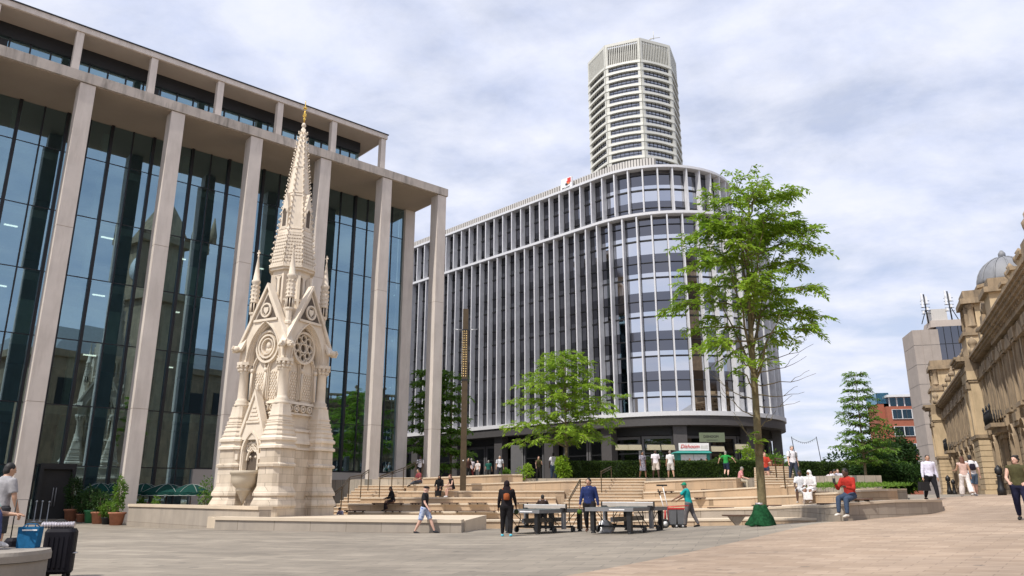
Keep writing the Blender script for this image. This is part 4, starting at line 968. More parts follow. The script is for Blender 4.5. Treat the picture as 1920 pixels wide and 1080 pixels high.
wall_run('low_bench_wall', 'very low curved stone bench wall running across the front of the fountain', [(p.x, p.y) for p in W2], [.50-.06*i/8 for i in range(9)], 1.0, .55, M_wall, .11, .05)
pz = thing('fountain_plinth', 'flat pale stone platform behind the curved bench wall at the foot of the fountain', 'plinth', (-8, 33, 0))
b = MB(); pp = [(p.x+.1, p.y+.62) for p in W2]+[(q1.x+.6, 36.6), (-9, 37.3), (-13, 33.8)]
b.prism([(x+8, y-33) for x, y in pp], -.6, .40, M_tread); b.build('slab', None, pz)
for px in (262,):
    pass
# ================================================================== AMPHITHEATRE TERRACES
def interp(S, n):
    """resample [(px,row,D)] smoothly"""
    S = np.array(S, float); x = np.linspace(S[0, 0], S[-1, 0], n)
    return [(a, np.interp(a, S[:, 0], S[:, 1]), np.interp(a, S[:, 0], S[:, 2])) for a in x]
def tier(label, S, depth, drop, n=10, mat=None, group='stone seating tiers', name='seating_tier'):
    pts = [P(*s) for s in interp(S, n)]; o = pts[len(pts)//2].copy(); o.z = 0
    t = thing(name, label, 'seating', o, 0, group)
    b = MB(); c = MB(); R1, R2 = [], []
    for i, p in enumerate(pts):
        u = Vector((p.x, p.y)).normalized(); bk = p.xy+u*depth; f = p.xy; g = p.xy-u*.05
        q = lambda v, z: Vector((v.x-o.x, v.y-o.y, z))
        R1.append([q(f, p.z-drop), q(bk, p.z-drop), q(bk, p.z-.075), q(f, p.z-.075)]); R2.append([q(g, p.z-.075), q(bk, p.z-.075), q(bk, p.z), q(g, p.z)])
    b.loft(R1, mat or M_york, False); c.loft(R2, M_tread, False)
    b.build('riser', None, t); c.build('tread', None, t); return t
GT = 'left block of stone seating tiers'; GR = 'right block of stone seating tiers'
tier('lowest wide stone tier rising from the plaza left of the central steps', [(604, 976, 38), (1040, 975, 38)], 4, 1.2, group=GT)
tier('second stone tier up, left of the central steps', [(652, 960, 39.6), (1046, 959.5, 39.6)], 4, 1.5, group=GT)
tier('third stone tier up on the left, where the woman with the red lap sits', [(652, 944.5, 41.2), (1044, 944, 41.2)], 4, 1.5, group=GT)
tier('fourth stone tier up, starting at the foot of the tall column', [(676, 932.5, 42.9), (1042, 932, 42.9)], 4, 1.5, group=GT)
tier('fifth stone tier up, where the two women in black sit', [(745, 920.6, 44.7), (1058, 920, 44.7)], 4, 1.5, group=GT)
tier('sixth stone tier with a dark slot, around the foot of the bronze mast', [(762, 909, 46.6), (880, 907, 46.5), (1078, 899.8, 45.8), (1097, 900, 45.9)], 5, 1.8, group=GT)
tier('topmost pale stone parapet tier, left of the potted shrub', [(793, 895.5, 48.8), (946, 889, 48.3), (980, 889, 48.5)], 2.5, 1.8, group=GT)
tier('lowest shallow stone step along the front of the right seating', [(1186, 975, 35.5), (1300, 974, 34.4), (1440, 972, 30.3), (1562, 971, 25)], 5, .9, 14, group=GR)
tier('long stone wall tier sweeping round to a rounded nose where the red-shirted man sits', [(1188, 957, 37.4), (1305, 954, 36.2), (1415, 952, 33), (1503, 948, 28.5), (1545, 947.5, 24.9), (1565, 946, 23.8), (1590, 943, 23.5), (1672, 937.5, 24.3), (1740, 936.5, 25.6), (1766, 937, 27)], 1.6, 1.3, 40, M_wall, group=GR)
tier('back tread of the right seating behind the wall with the rounded nose', [(1188, 957.5, 38.2), (1305, 954.5, 37), (1415, 951, 34), (1503, 947, 29.7), (1545, 945.5, 27), (1600, 942.5, 25), (1660, 938.5, 25.5)], 7, 1.3, 20, group=GR)
tier('third right-hand stone tier, where the woman in the white veil sits', [(1190, 937, 39.6), (1305, 934, 38.4), (1415, 930.5, 36.3), (1500, 927, 33.4), (1512, 924.7, 31.6), (1560, 923, 30), (1612, 918, 29), (1672, 916.5, 29.4), (1682, 917, 31)], 6, 1.5, 30, group=GR)
tier('fourth right-hand stone tier behind the big tree trunk', [(1206, 922, 42), (1305, 919.5, 41), (1415, 913, 39), (1498, 908, 36.5)], 6, 1.6, 14, group=GR)
tier('topmost curved stone wall on the right, below the hedge', [(1208, 902.5, 45), (1300, 898, 44.4), (1350, 896, 44.1), (1384, 895.3, 44.1), (1392, 895.6, 45.4)], 3.2, 1.8, 16, group=GR)
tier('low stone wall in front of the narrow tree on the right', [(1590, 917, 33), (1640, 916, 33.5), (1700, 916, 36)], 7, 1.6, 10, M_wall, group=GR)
# stair flights
def stair(label, steps, name='stone_stair', mat=None):
    """steps: list of (D, z, pxL, pxR)"""
    D0 = steps[0][0]; o = Vector((0, D0, 0)); t = thing(name, label, 'stairs', o)
    for i, (D, z, a, c) in enumerate(steps):
        b = MB(); u0, u1 = uv(a, 930)[0], uv(c, 930)[0]
        b.box(u0*D, u1*D, D-D0, D-D0+1.6, z-1.3, z-.05, M_york); b.box(u0*D, u1*D, D-D0-.03, D-D0+1.6, z-.05, z, M_tread); b.build('step', None, t)
    return t
def lin(a, b, n, i): return a+(b-a)*i/(n-1)
N = 15; stair('central stone steps climbing between the two seating blocks', [(lin(37.6, 47.0, N, i), lin(-.1, 2.28, N, i), lin(1036, 1088, N, i), lin(1192, 1212, N, i)) for i in range(N)])
N = 14; stair('stone steps climbing beside the columns on the left', [(lin(40.5, 52.5, N, i), lin(.12, 2.45, N, i), lin(606, 690, N, i), lin(660, 800, N, i)) for i in range(N)])
N = 8; stair('short stone steps on the right behind the couple in white', [(lin(37.5, 41, N, i), lin(1.85, 2.75, N, i), 1436, lin(1496, 1490, N, i)) for i in range(N)])
# upper terrace floor
b = MB(); b.prism([(-14, 54), (-9.5, 50.4), (-3, 49.6), (6, 47.4), (14.2, 47.2), (17.5, 41.2), (19.5, 41.2), (21, 50), (24, 60), (40, 150), (-60, 150), (-30, 72)], .4, 2.30, M_terr); b.build('terrace', None, kind='structure')
# timber seat slabs lying on the tiers
GS = 'dark timber seat slabs lying on the stone tiers'; base = None
SEATS = [(668, 720, 972.5, 37.6, 'at the left end of the lowest tier'), (763, 863, 974, 37.2, 'below the man in denim shorts'), (645, 683, 957, 39.3, 'on the second tier near the columns'), (718, 752, 957.5, 39.3, 'at the feet of the woman with the red lap'), (803, 828, 957.5, 39.3, 'just right of the denim-shorted man'), (853, 930, 957.7, 39.3, 'long one on the second tier, left of the hooded woman'), (697, 755, 943.2, 40.9, 'under the woman with the red lap'), (769, 788, 943, 40.9, 'left of the man in the flat cap'), (825, 860, 942.6, 40.9, 'on the third tier below the women in black'), (877, 913, 942.5, 40.9, 'right of the bronze mast on the third tier'), (968, 1010, 942, 40.9, 'behind the child at the table'), (1235, 1264, 920.5, 40.8, 'beside the street cleaner, upper'), (1305, 1324, 933, 38.0, 'right of the street cleaner'), (1330, 1377, 951.5, 35.6, 'left of the big tree trunk on the long wall tier'), (1415, 1466, 947.3, 32, 'behind the big tree trunk'), (1515, 1556, 922.6, 31.2, 'under the woman in the white veil'), (1540, 1571, 944.5, 26.6, 'on the tread left of the red-shirted man'), (1588, 1637, 937.5, 23.8, 'tilted one under the red-shirted man'), (1318, 1350, 917, 40.8, 'on the fourth tier right of the hedge steps')]
for (a, c, r, D, lb) in SEATS:
    p, q = P(a, r+1.5, D), P(c, r+1.5-(2.2 if 'tilted' in lb else 0), D); d = q-p; L_ = d.length
    s = MB(); s.box(-L_/2, L_/2, .0, .42, 0, .045, M_wood)
    for x in np.linspace(-L_/2+.1, L_/2-.1, 3): s.box(x-.03, x+.03, .1, .32, -.05, 0, M_black)
    o = s.build('timber_bench'); o.location = (p+q)/2+Vector((0, 0, .0)); o.rotation_euler = (0, -math.asin(d.z/L_), math.atan2(d.y, d.x)); tag(o, 'dark timber bench slab '+lb, 'bench', GS)
t = thing('wedge_seat', 'dark timber seat on a wedge-shaped stone foot left of the green tree bag', 'seat', P(1382, 985, 29.8))
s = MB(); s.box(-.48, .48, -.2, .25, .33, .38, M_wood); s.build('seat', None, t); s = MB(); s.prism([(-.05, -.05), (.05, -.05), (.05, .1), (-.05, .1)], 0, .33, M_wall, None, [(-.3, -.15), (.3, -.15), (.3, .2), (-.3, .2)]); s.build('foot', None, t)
# handrails
def rail(label, posts, hgt=1.0, ext=0):
    """posts: [(px,row_base,D)]"""
    pts = [P(*p) for p in posts]; o = pts[0].copy(); t = thing('handrail', label, 'handrail', o, 0, 'dark metal stair handrails')
    for p in pts: b = MB(); q = p-o; b.box(q.x-.025, q.x+.025, q.y-.025, q.y+.025, q.z-.2, q.z+hgt, M_bronze); b.build('post', None, t)
    tp = [p-o+Vector((0, 0, hgt)) for p in pts]; b = MB(); b.tube(tp, .032, 8, M_bronze); b.tube([x-Vector((0, 0, .12)) for x in tp], .02, 6, M_bronze); b.build('rail', None, t)
rail('dark handrail climbing to the tall white columns in front of the lower left steps', [(624, 968, 40), (639, 955, 41), (653, 936, 43), (676, 928, 46), (690, 917, 48)], 1.15)
rail('dark handrail rising from the foot of the second column to the upper terrace', [(711, 931, 44), (734, 921, 46), (756, 911, 49), (778, 899, 52), (791, 893, 53)], 1.1)
rail('short dark handrail on the central steps behind the man in the blue shirt', [(1068, 985, 38.5), (1089, 944, 42)], 1.25)
rail('dark handrail post pair at the head of the central steps', [(1128, 922, 44), (1147, 910, 47)], 1.1)
rail('dark handrail on the short right-hand steps beside the man in the white shirt', [(1457, 904, 38.5), (1472, 908, 37)], 1.15)
# bronze mast
p = P(868, 920, 45.6); t = thing('lighting_mast', 'tall square bronze mast with perforated golden upper half standing on the tiers', 'mast', p)
b = MB(); b.box(-.17, .17, -.17, .17, 0, 6.4, M_bronze); b.box(-.2, .2, -.2, .2, 6.4, 6.5, M_black); b.lathe([(.04, 0), (.04, .03)], 8, M_signw, Matrix.Translation((0, -.17, 1.7)) @ Matrix.Rotation(math.pi/2, 4, 'X')); b.build('shaft', None, t)
b = MB(); b.box(-.165, .165, -.165, .165, 6.5, 10.85, M_bronze); b.box(-.19, .19, -.19, .19, 9.5, 9.56, M_black); b.build('head', None, t)
b = MB()
for q in range(20):
    for x in (-.07, .07): b.lathe([(.042, -.02), (.03, .02)], 8, M_brass, Matrix.Translation((x, -.175, 6.68+q*.145)) @ Matrix.Rotation(math.pi/2, 4, 'X')); b.lathe([(.042, -.02), (.03, .02)], 8, M_brass, Matrix.Translation((-.175, x, 6.68+q*.145)) @ Matrix.Rotation(math.pi/2, 4, 'Y'))
b.build('perforation', None, t)
b = MB()
for s in (-1, 1): b.tube([(s*.17, 0, 9.55), (s*.75, 0, 9.6)], .02, 5, M_steel)
b.build('arm', None, t)
# ================================================================== PEOPLE
SKIN = {k: plain('skin_'+k, c, .5, 0, .06, 12) for k, c in dict(pale=(.62, .38, .29), tan=(.45, .26, .17), brown=(.22, .11, .065), dark=(.085, .045, .03)).items()}
HAIR = {k: plain('hair_'+k, c, .6, 0, .3, 30) for k, c in dict(black=(.012, .010, .009), brown=(.06, .033, .018), grey=(.25, .23, .21), auburn=(.11, .04, .02)).items()}
FAB = {}
def fab(c):
    if c not in FAB: FAB[c] = fabric('cloth_%s' % '_'.join(str(int(x*100)) for x in c[:3]), c)
    return FAB[c]
M_denim = fabric('bleached_denim', (.12, .19, .42), pat=(.42, .48, .62)); M_plaid = fabric('pink_check', (.52, .16, .17), pat=(.6, .3, .3)); M_floral = fabric('dark_floral', (.12, .12, .16), pat=(.28, .26, .3))
M_eye = plain('eye_dark', (.02, .015, .012), .3); M_lip = plain('lip', (.30, .10, .085), .5)
def ering(c, rx, ry, ax, ay, n=14): return [c+ax*(rx*math.cos(2*math.pi*i/n))+ay*(ry*math.sin(2*math.pi*i/n)) for i in range(n)]
def limb(mb, pts, radii, m=None, n=10, flat=1.0):
    pts = [Vector(p) for p in pts]; rings = []; ref = None
    for i, p in enumerate(pts):
        d = (pts[min(i+1, len(pts)-1)]-pts[max(i-1, 0)]).normalized()
        if ref is None: ref = d.cross(Vector((0, 1, 0))) if abs(d.y) < .9 else d.cross(Vector((0, 0, 1)))
        a = (ref-d*ref.dot(d)).normalized(); b = d.cross(a); ref = a
        rings.append(ering(p, radii[i], radii[i]*flat, a, b, n))
    mb.loft(rings, m)
def dense(pts, radii, k=4):
    """smooth resample of a joint chain"""
    P_, R_ = [], []
    n = len(pts)
    for i in range(n-1):
        for j in range(k):
            t = j/k; P_.append(pts[i].lerp(pts[i+1], t)); tt = t*t*(3-2*t); R_.append(radii[i]*(1-tt)+radii[i+1]*tt)
    P_.append(pts[-1]); R_.append(radii[-1]); return P_, R_
def remesh(o, vox):
    md = o.modifiers.new('remesh', 'REMESH'); md.mode = 'VOXEL'; md.voxel_size = vox; md.use_smooth_shade = True
    sm = o.modifiers.new('smooth', 'SMOOTH'); sm.factor = .5; sm.iterations = 3
    dg = bpy.context.evaluated_depsgraph_get(); me = bpy.data.meshes.new_from_object(o.evaluated_get(dg)); o.modifiers.clear()
    old = o.data; mats = list(old.materials); o.data = me; me.materials.clear()
    for m in mats: me.materials.append(m)
    bpy.data.meshes.remove(old); return me
def person(label, loc, face, pose, H=1.72, build=1.0, skin='tan', top=None, bottom=None, shoes=(.03, .03, .03), hair='black', hairstyle='short', sleeves='short', legs='long', hat=None, extra=None, near=False, group=None, seatz=None):
    """face: direction faced, radians from -Y (0 = toward camera), turning to +X positive; pose: joint angles in degrees"""
    g = dict(lean=0, twist=0, head=0, hturn=0, Lh=5, Lk=5, Rh=5, Rk=5, La=0, Ra=0, Lab=8, Rab=8, Le=12, Re=12, Lin=0, Rin=0, Lleg=4, Rleg=4); jr = random.Random(label); g.update(La=jr.uniform(-10, 16), Ra=jr.uniform(-10, 16), Le=jr.uniform(10, 34), Re=jr.uniform(10, 34), Lab=jr.uniform(7, 14), Rab=jr.uniform(7, 14), Lh=jr.uniform(0, 10), Rh=jr.uniform(-6, 4), Lk=jr.uniform(2, 12), hturn=jr.uniform(-25, 25), head=jr.uniform(-2, 10)); g.update(pose)
    H *= 1.03; B = build; lean = RAD(g['lean']); X = Vector((1, 0, 0))
    sp = Vector((0, -math.sin(lean), math.cos(lean))); bk = Vector((0, math.cos(lean), math.sin(lean)))   # spine up, back direction
    hip = Vector((0, 0, 0)); neck = hip+sp*.315; 
    J = {}
    for s, k in ((1, 'L'), (-1, 'R')):
        h = Vector((s*.052*B**.5, 0, -.005)); f = RAD(g[k+'h']); ab = RAD(g[k+'leg'])
        d = Vector((s*math.sin(ab), -math.sin(f), -math.cos(f))).normalized(); kn = h+d*.235
        f2 = f-RAD(g[k+'k']); an = kn+Vector((s*math.sin(ab)*.4, -math.sin(f2), -math.cos(f2))).normalized()*.235
        J[k+'leg'] = (h, kn, an, f2)
        sh = neck-sp*.044+X*(s*.104*B**.4); a = RAD(g[k+'a'])+lean*.5; ab = RAD(g[k+'ab'])
        d = Vector((s*math.sin(ab), -math.sin(a)*math.cos(ab), -math.cos(a)*math.cos(ab))); el = sh+d*.168
        a2 = a+RAD(g[k+'e']); inn = RAD(g[k+'in']); wr = el+Vector((s*(math.sin(ab)*.6-math.sin(inn)), -math.sin(a2)*math.cos(inn), -math.cos(a2)*math.cos(inn))).normalized()*.148
        J[k+'arm'] = (sh, el, wr, (wr-el).normalized())
    footz = min(J['Lleg'][2].z, J['Rleg'][2].z)-.043
    off = Vector((0, 0, -footz))
    T = Matrix.Translation(off)
    Sc = Matrix.Scale(H, 4)
    hc = neck+sp*.068+Vector((0, -.012-.03*math.sin(RAD(g['head'])), 0)); hd = RAD(g['head'])
    HM = Matrix.Translation(hc) @ Matrix.Rotation(RAD(g['hturn']), 4, 'Z') @ Matrix.Rotation(hd+lean*.5, 4, 'X')
    body = MB(); sk = SKIN[skin]
    tors = lambda inf: [(hip-sp*.045, .080*B+inf, .062*B+inf), (hip, .092*B+inf, .070*B+inf), (hip+sp*.06, .086*B+inf, .062*B+inf), (hip+sp*.12, .080*B+inf, .058*B+inf), (hip+sp*.19, .090*B+inf, .066*B+inf), (hip+sp*.25, .097*B+inf, .064*B+inf), (hip+sp*.285, .080*B+inf, .052*B+inf), (hip+sp*.312, .050+inf*.6, .042+inf*.6), (hip+sp*.322, .038+inf*.5, .036+inf*.5)]
    def torso(mb, inf, lo=0, hi=9, m=None): mb.loft([ering(c, rx, ry, X, bk, 16) for c, rx, ry in tors(inf)[lo:hi]], m)
    torso(body, 0)
    limb(body, [neck-sp*.02, neck+sp*.02, hc+sp*-.01], [.034, .031, .034])
    body.sphere((0, 0, .0), (.043, .054, .064), None, 14, 10, HM); body.sphere((0, -.014, -.034), (.033, .040, .036), None, 12, 8, HM)
    body.sphere((0, -.056, -.008), (.0085, .013, .013), None, 8, 6, HM)
    for s in (1, -1): body.sphere((s*.044, .004, -.004), (.006, .012, .018), None, 8, 6, HM)
    for k in 'LR':
        h, kn, an, f2 = J[k+'leg']
        p, r = dense([h, kn, kn.lerp(an, .35), an], [.060*B, .036*B**.5, .034*B**.5, .020]); limb(body, p, r, None, 12)
        fd = Vector((0, -math.cos(f2*.3), -abs(math.sin(f2))*.3)).normalized() if abs(f2) < 1.2 else Vector((0, -1, 0)); J[k+'foot'] = (an, fd)
        limb(body, [an+Vector((0, .015, -.02)), an+fd*.04+Vector((0, 0, -.025)), an+fd*.095+Vector((0, 0, -.034))], [.022, .024, .014], None, 10, .8)
        sh, el, wr, wd = J[k+'arm']; p, r = dense([sh, el, el.lerp(wr, .3), wr], [.031*B**.5, .023*B**.4, .022*B**.4, .0145]); limb(body, p, r, None, 10)
        body.sphere(sh, .032*B**.5, None, 10, 6)
        hv = wr+wd*.028; limb(body, [wr, wr+wd*.02, wr+wd*.045, wr+wd*.052], [.014, .020, .021, .012], None, 10, .55)
    o = body.build('person', sk)
    remesh(o, (.0075 if near else .0105)); 
    # fingers, rooted in the palm (after the remesh so they stay apart)
    bm = bmesh.new(); bm.from_mesh(o.data); fm = MB()
    for s, k in ((1, 'L'), (-1, 'R')):
        sh, el, wr, wd = J[k+'arm']; side = Vector((0, -1, 0)) if abs(wd.y) < .8 else Vector((-s, 0, 0)); side = (side-wd*side.dot(wd)).normalized(); pal = wd.cross(side)*s
        for q, (o_, ln) in enumerate(((.014, .036), (.005, .042), (-.004, .039), (-.012, .030))):
            a = wr+wd*.043+side*o_; limb(fm, [a, a+wd*ln*.5+pal*.004, a+wd*ln*.85+pal*.014], [.0050, .0046, .0036], None, 6)
        a = wr+wd*.014+side*.016; limb(fm, [a, a+wd*.016+side*.014+pal*.004, a+wd*.034+side*.016+pal*.012], [.0066, .0058, .0042], None, 6)
    fm2 = bpy.data.meshes.new('fingers'); fm2.from_pydata(fm.v, [], fm.f); bm.from_mesh(fm2); bm.to_mesh(o.data); bm.free(); bpy.data.meshes.remove(fm2)
    o.data.polygons.foreach_set('use_smooth', [True]*len(o.data.polygons))
    o.data.transform(Sc @ T); tag(o, label, 'person', group)
    def part(mb, name, m, vox=None):
        c = mb.build(name, m, o)
        if vox: remesh(c, vox)
        c.data.transform(Sc @ T); return c
    # trousers / shorts / skirt
    if bottom is not None:
        m = bottom if not isinstance(bottom, tuple) else fab(bottom); b = MB()
        if legs in ('long', 'wide', 'shorts', 'mini'):
            b.loft([ering(c, rx, ry, X, bk, 16) for c, rx, ry in tors(.008)[0:3]], m)
            for k in 'LR':
                h, kn, an, f2 = J[k+'leg']; up = h.lerp(kn, .0)
                wz = .03 if legs == 'wide' else .0
                if legs == 'mini': p, r = dense([h+sp*.02, h.lerp(kn, .38)], [.069*B, .064*B])
                elif legs == 'shorts': p, r = dense([h+sp*.02, h.lerp(kn, .5), h.lerp(kn, .98)], [.070*B, .061*B, .056*B])
                else: p, r = dense([h+sp*.02, h.lerp(kn, .5), kn, kn.lerp(an, .45), an-(an-kn)*.04], [.070*B, .055*B, .043*B+wz*.4, .038*B+wz, .031+wz])
                limb(b, p, r, m, 12)
            part(b, 'trousers' if legs in ('long', 'wide') else 'shorts', m, .011)
        else:
            zz = -.24 if legs == 'skirt' else -.43
            hk = (J['Lleg'][1]+J['Rleg'][1])/2; an = (J['Lleg'][2]+J['Rleg'][2])/2
            if g['Lh'] > 50:   # seated: cloth falls over the knees
                rings = [ering(hip+sp*.05, .10*B, .075, X, bk), ering(hip, .115*B, .085, X, Vector((0, .5, .8)).normalized()), ering(hip.lerp(hk, .5), .12*B, .07, X, Vector((0, .3, .95)).normalized()), ering(hk+Vector((0, -.01, 0)), .12*B, .062, X, Vector((0, .7, .7)).normalized()), ering(hk.lerp(an, .5), .105*B, .055, X, Vector((0, 1, 0))), ering(hk.lerp(an, .93 if legs == 'robe' else .55), .108*B, .06, X, Vector((0, 1, 0)))]
            else:
                rings = [ering(hip+sp*.06, .09*B, .066, X, bk), ering(hip, .105*B, .08, X, bk), ering(hip+Vector((0, 0, zz*.5)), .118*B, .095, X, Vector((0, 1, 0))), ering(hip+Vector((0, 0, zz)), .14*B if legs == 'robe' else .125*B, .115, X, Vector((0, 1, 0)))]
            b.loft(rings, m); part(b, 'robe' if legs == 'robe' else 'skirt', m, .011)
    if top is not None:
        m = top if not isinstance(top, tuple) else fab(top); b = MB()
        b.loft([ering(c, rx, ry, X, bk, 16) for c, rx, ry in ([(hip-sp*.01, .100*B, .076*B)] if legs not in ('crop',) else [])+tors(.010)[2 if legs == 'crop' else 1:]], m)
        for k in 'LR':
            sh, el, wr, wd = J[k+'arm']
            if sleeves == 'long': p, r = dense([sh, el, wr-wd*.004], [.036*B**.5, .031*B**.5, .023])
            elif sleeves == 'short': p, r = dense([sh, sh.lerp(el, .72)], [.037*B**.5, .038*B**.5])
            else: p, r = dense([sh, sh.lerp(el, .15)], [.038, .036])
            limb(b, p, r, m, 12); b.sphere(sh, .0375*B**.5, m, 10, 6)
        part(b, 'shirt', m, .011)
    m = fab(shoes) if isinstance(shoes, tuple) else shoes
    for k in 'LR':
        b = MB()
        an, fd = J[k+'foot']
        limb(b, [an+Vector((0, .026, -.020)), an+Vector((0, .012, -.022)), an+fd*.045+Vector((0, 0, -.024)), an+fd*.085+Vector((0, 0, -.031)), an+fd*.112+Vector((0, 0, -.034))], [.015, .028, .027, .022, .010], m, 10, .85)
        part(b, 'shoe', m)
    if hair and hairstyle != 'none':
        b = MB(); hm = HAIR[hair]
        if hairstyle in ('short', 'long', 'bun', 'curly'):
            b.sphere((0, .010, .016), (.0475, .054, .057), hm, 14, 10, HM); b.sphere((0, .022, -.012), (.045, .040, .05), hm, 12, 8, HM)
        if hairstyle == 'long':
            b.loft([[HM @ v for v in ering(Vector((0, .03, .02)), .046, .03, X, Vector((0, 1, 0)))], [HM @ v for v in ering(Vector((0, .038, -.05)), .056, .028, X, Vector((0, 1, 0)))], [HM @ v for v in ering(Vector((0, .045, -.13)), .058, .022, X, Vector((0, 1, 0)))], [HM @ v for v in ering(Vector((0, .05, -.19)), .03, .012, X, Vector((0, 1, 0)))]], hm)
        if hairstyle == 'curly': 
            for q in range(16): b.sphere((.04*math.cos(q*2.4), .015+.04*math.sin(q*2.4), .02+.03*math.cos(q*1.3)), .022, hm, 7, 5, HM)
        if hairstyle == 'bun': b.sphere((0, .03, .062), .026, hm, 8, 6, HM)
        part(b, 'hair', hm, .009 if near else None)
    if hat == 'cap':
        m = fab(extra_c(extra)); b = MB(); b.sphere((0, .004, .022), (.050, .058, .050), m, 14, 8, HM); b.loft([[HM @ Vector((.040*math.cos(a), -.045-.045*math.sin(a)*(1 if q == 0 else 1), .03-.008*math.sin(a)+q*.005)) for a in [math.pi*i/10 for i in range(11)]] for q in (0, 1)], m, True); part(b, 'cap', m)
    if hat == 'flat':
        m = fab((.02, .02, .022)); b = MB(); b.sphere((0, -.002, .040), (.060, .064, .026), m, 14, 7, HM); b.sphere((0, -.05, .026), (.045, .035, .008), m, 12, 5, HM); part(b, 'flat_cap', m)
    if hat == 'hijab':
        m = fab(extra_c(extra)); b = MB(); b.sphere((0, .012, .008), (.056, .058, .070), m, 14, 10, HM); b.sphere((0, .006, -.05), (.05, .05, .04), m, 12, 8, HM)
        b.loft([ering(hc-sp*.02, .05, .05, X, bk), ering(neck-sp*.02, .088, .062, X, bk), ering(neck-sp*.09, .112, .076, X, bk)], m); c = part(b, 'headscarf', m, .009)
        f = MB(); f.sphere((0, -.026, -.008), (.034, .036, .048), sk, 12, 8, HM); part(f, 'face', sk)
    if near and hat != 'hijab':
        for s in (1, -1): b = MB(); b.sphere((s*.017, -.0505, .006), (.0055, .003, .0035), M_eye, 8, 5, HM); part(b, 'eye', M_eye)
        b = MB(); b.sphere((0, -.050, -.032), (.013, .004, .0035), M_lip, 8, 5, HM); part(b, 'mouth', M_lip)
    # things worn
    def strap_bag(col, w=.085, h=.12, z=.17, dep=.05, name='backpack'):
        m = fab(col); b = MB(); c = hip+sp*z+bk*(.065+dep*.5); rings = []
        for t_, sc in ((-1, .75), (-.8, 1), (0, 1.02), (.7, .95), (1, .55)): rings.append(ering(c+sp*(h*t_*.62), w*sc*.8, dep*sc*.8, X, bk, 12))
        b.loft(rings, m)
        for s in (1, -1): b.tube([neck+X*(s*.07)+bk*.05-sp*.02, neck+X*(s*.075)-sp*.005, neck+X*(s*.08)-bk*.075-sp*.07, neck+X*(s*.085)-bk*.055-sp*.17, neck+X*(s*.09)+bk*.03-sp*.2], .011, 6, m)
        part(b, name, m)
    ex = extra or {}
    if 'pack' in ex: strap_bag(ex['pack'])
    if 'smallpack' in ex: strap_bag(ex['smallpack'], .07, .095, .165, .06)
    if 'sack' in ex: strap_bag(ex['sack'], .07, .085, .10, .045, 'drawstring_bag')
    o.location = loc; o.rotation_euler = (0, 0, face)
    o['_h'] = H; J['T'] = Sc @ T; PJ[o.name] = (J, Sc @ T)
    return o
PJ = {}
def extra_c(e): return e['hat']
def hand(o, k):
    """world position and direction of a hand"""
    J, T = PJ[o.name]; M = Matrix.Translation(o.location) @ Matrix.Rotation(o.rotation_euler.z, 4, 'Z') @ T
    sh, el, wr, wd = J[k+'arm']; return M @ (wr+wd*.05)
SIT = dict(Lh=82, Lk=80, Rh=86, Rk=84, Le=60, Re=55, La=10, Ra=10, Lin=20, Rin=20)
def ground(px, D): return gp(px, D)
def sit_at(px, row, D, H, pose):
    """location so that the underside of the hips rests at the pixel row"""
    f = 0
    p = P(px, row, D); 
    kz = .235*math.cos(RAD(pose.get('Lh', 82)))+.235*math.cos(RAD(pose.get('Lh', 82)-pose.get('Lk', 80)))+.048
    kz2 = .235*math.cos(RAD(pose.get('Rh', 82)))+.235*math.cos(RAD(pose.get('Rh', 82)-pose.get('Rk', 80)))+.048
    return Vector((p.x, p.y, p.z-(max(kz, kz2)-.062)*H))
# --- on the plaza
cap_man = person('man in a black flat cap and bleached denim shorts walking past the curved bench wall', ground(795, 27.8), RAD(75), dict(Lh=28, Lk=6, Rh=-14, Rk=14, La=-14, Ra=16, Le=24, Re=20, lean=2, hturn=10), 1.66, .96, 'pale', (.022, .022, .024), M_denim, (.03, .03, .035), None, 'none', 'short', 'shorts', 'flat', near=True)
hood = person('woman in a black hooded coat with a tan backpack seen from behind, bat in hand', ground(950, 24.6), RAD(178), dict(Lh=7, Rh=-6, Lk=4, Rk=8, La=8, Ra=22, Rab=12, Re=18, lean=3, hturn=0), 1.68, 1.1, 'brown', (.016, .014, .016), (.013, .012, .013), (.12, .50, .62), None, 'none', 'long', 'long', 'hijab', dict(hat=(.018, .012, .014), smallpack=(.30, .085, .03)), near=True)
blue_man = person('man in a navy buttoned shirt walking between the two table tennis tables', ground(1106, 26.0), RAD(-15), dict(Lh=16, Lk=12, Rh=-10, Rk=20, La=-6, Ra=6, Le=14, Re=14, Lab=13, Rab=13, hturn=-18), 1.74, 1.08, 'tan', (.022, .035, .115), (.022, .020, .022), (.12, .06, .04), 'black', 'short', 'long', 'long', near=True)
b = MB()
for q in range(5): b.sphere((0, -.125, 1.38-q*.1), (.009, .006, .009), None, 6, 4)
c = b.build('button', M_signw, blue_man); c.data.transform(Matrix.Translation((0, 0, .03)))
child = person('small person with a white drawstring bag seen from behind at the far table', ground(1018, 28.6), RAD(182), dict(Lh=4, Rh=-2, La=14, Ra=14, Lab=26, Rab=26, Le=24, Re=24, lean=4), 1.28, 1.05, 'brown', (.045, .03, .024), (.02, .018, .02), (.03, .03, .03), 'black', 'short', 'long', 'long', extra=dict(sack=(.72, .62, .66)))
cleaner = person('street cleaner in a turquoise polo shirt and green cap leaning on a bin cart', ground(1294, 31.0), RAD(-118), dict(Lh=14, Lk=8, Rh=-16, Rk=10, La=38, Ra=34, Le=18, Re=22, lean=10), 1.74, 1.05, 'brown', (.015, .30, .30), (.13, .12, .125), (.02, .02, .02), 'black', 'none', 'short', 'long', 'cap', dict(hat=(.02, .24, .14)), near=True)
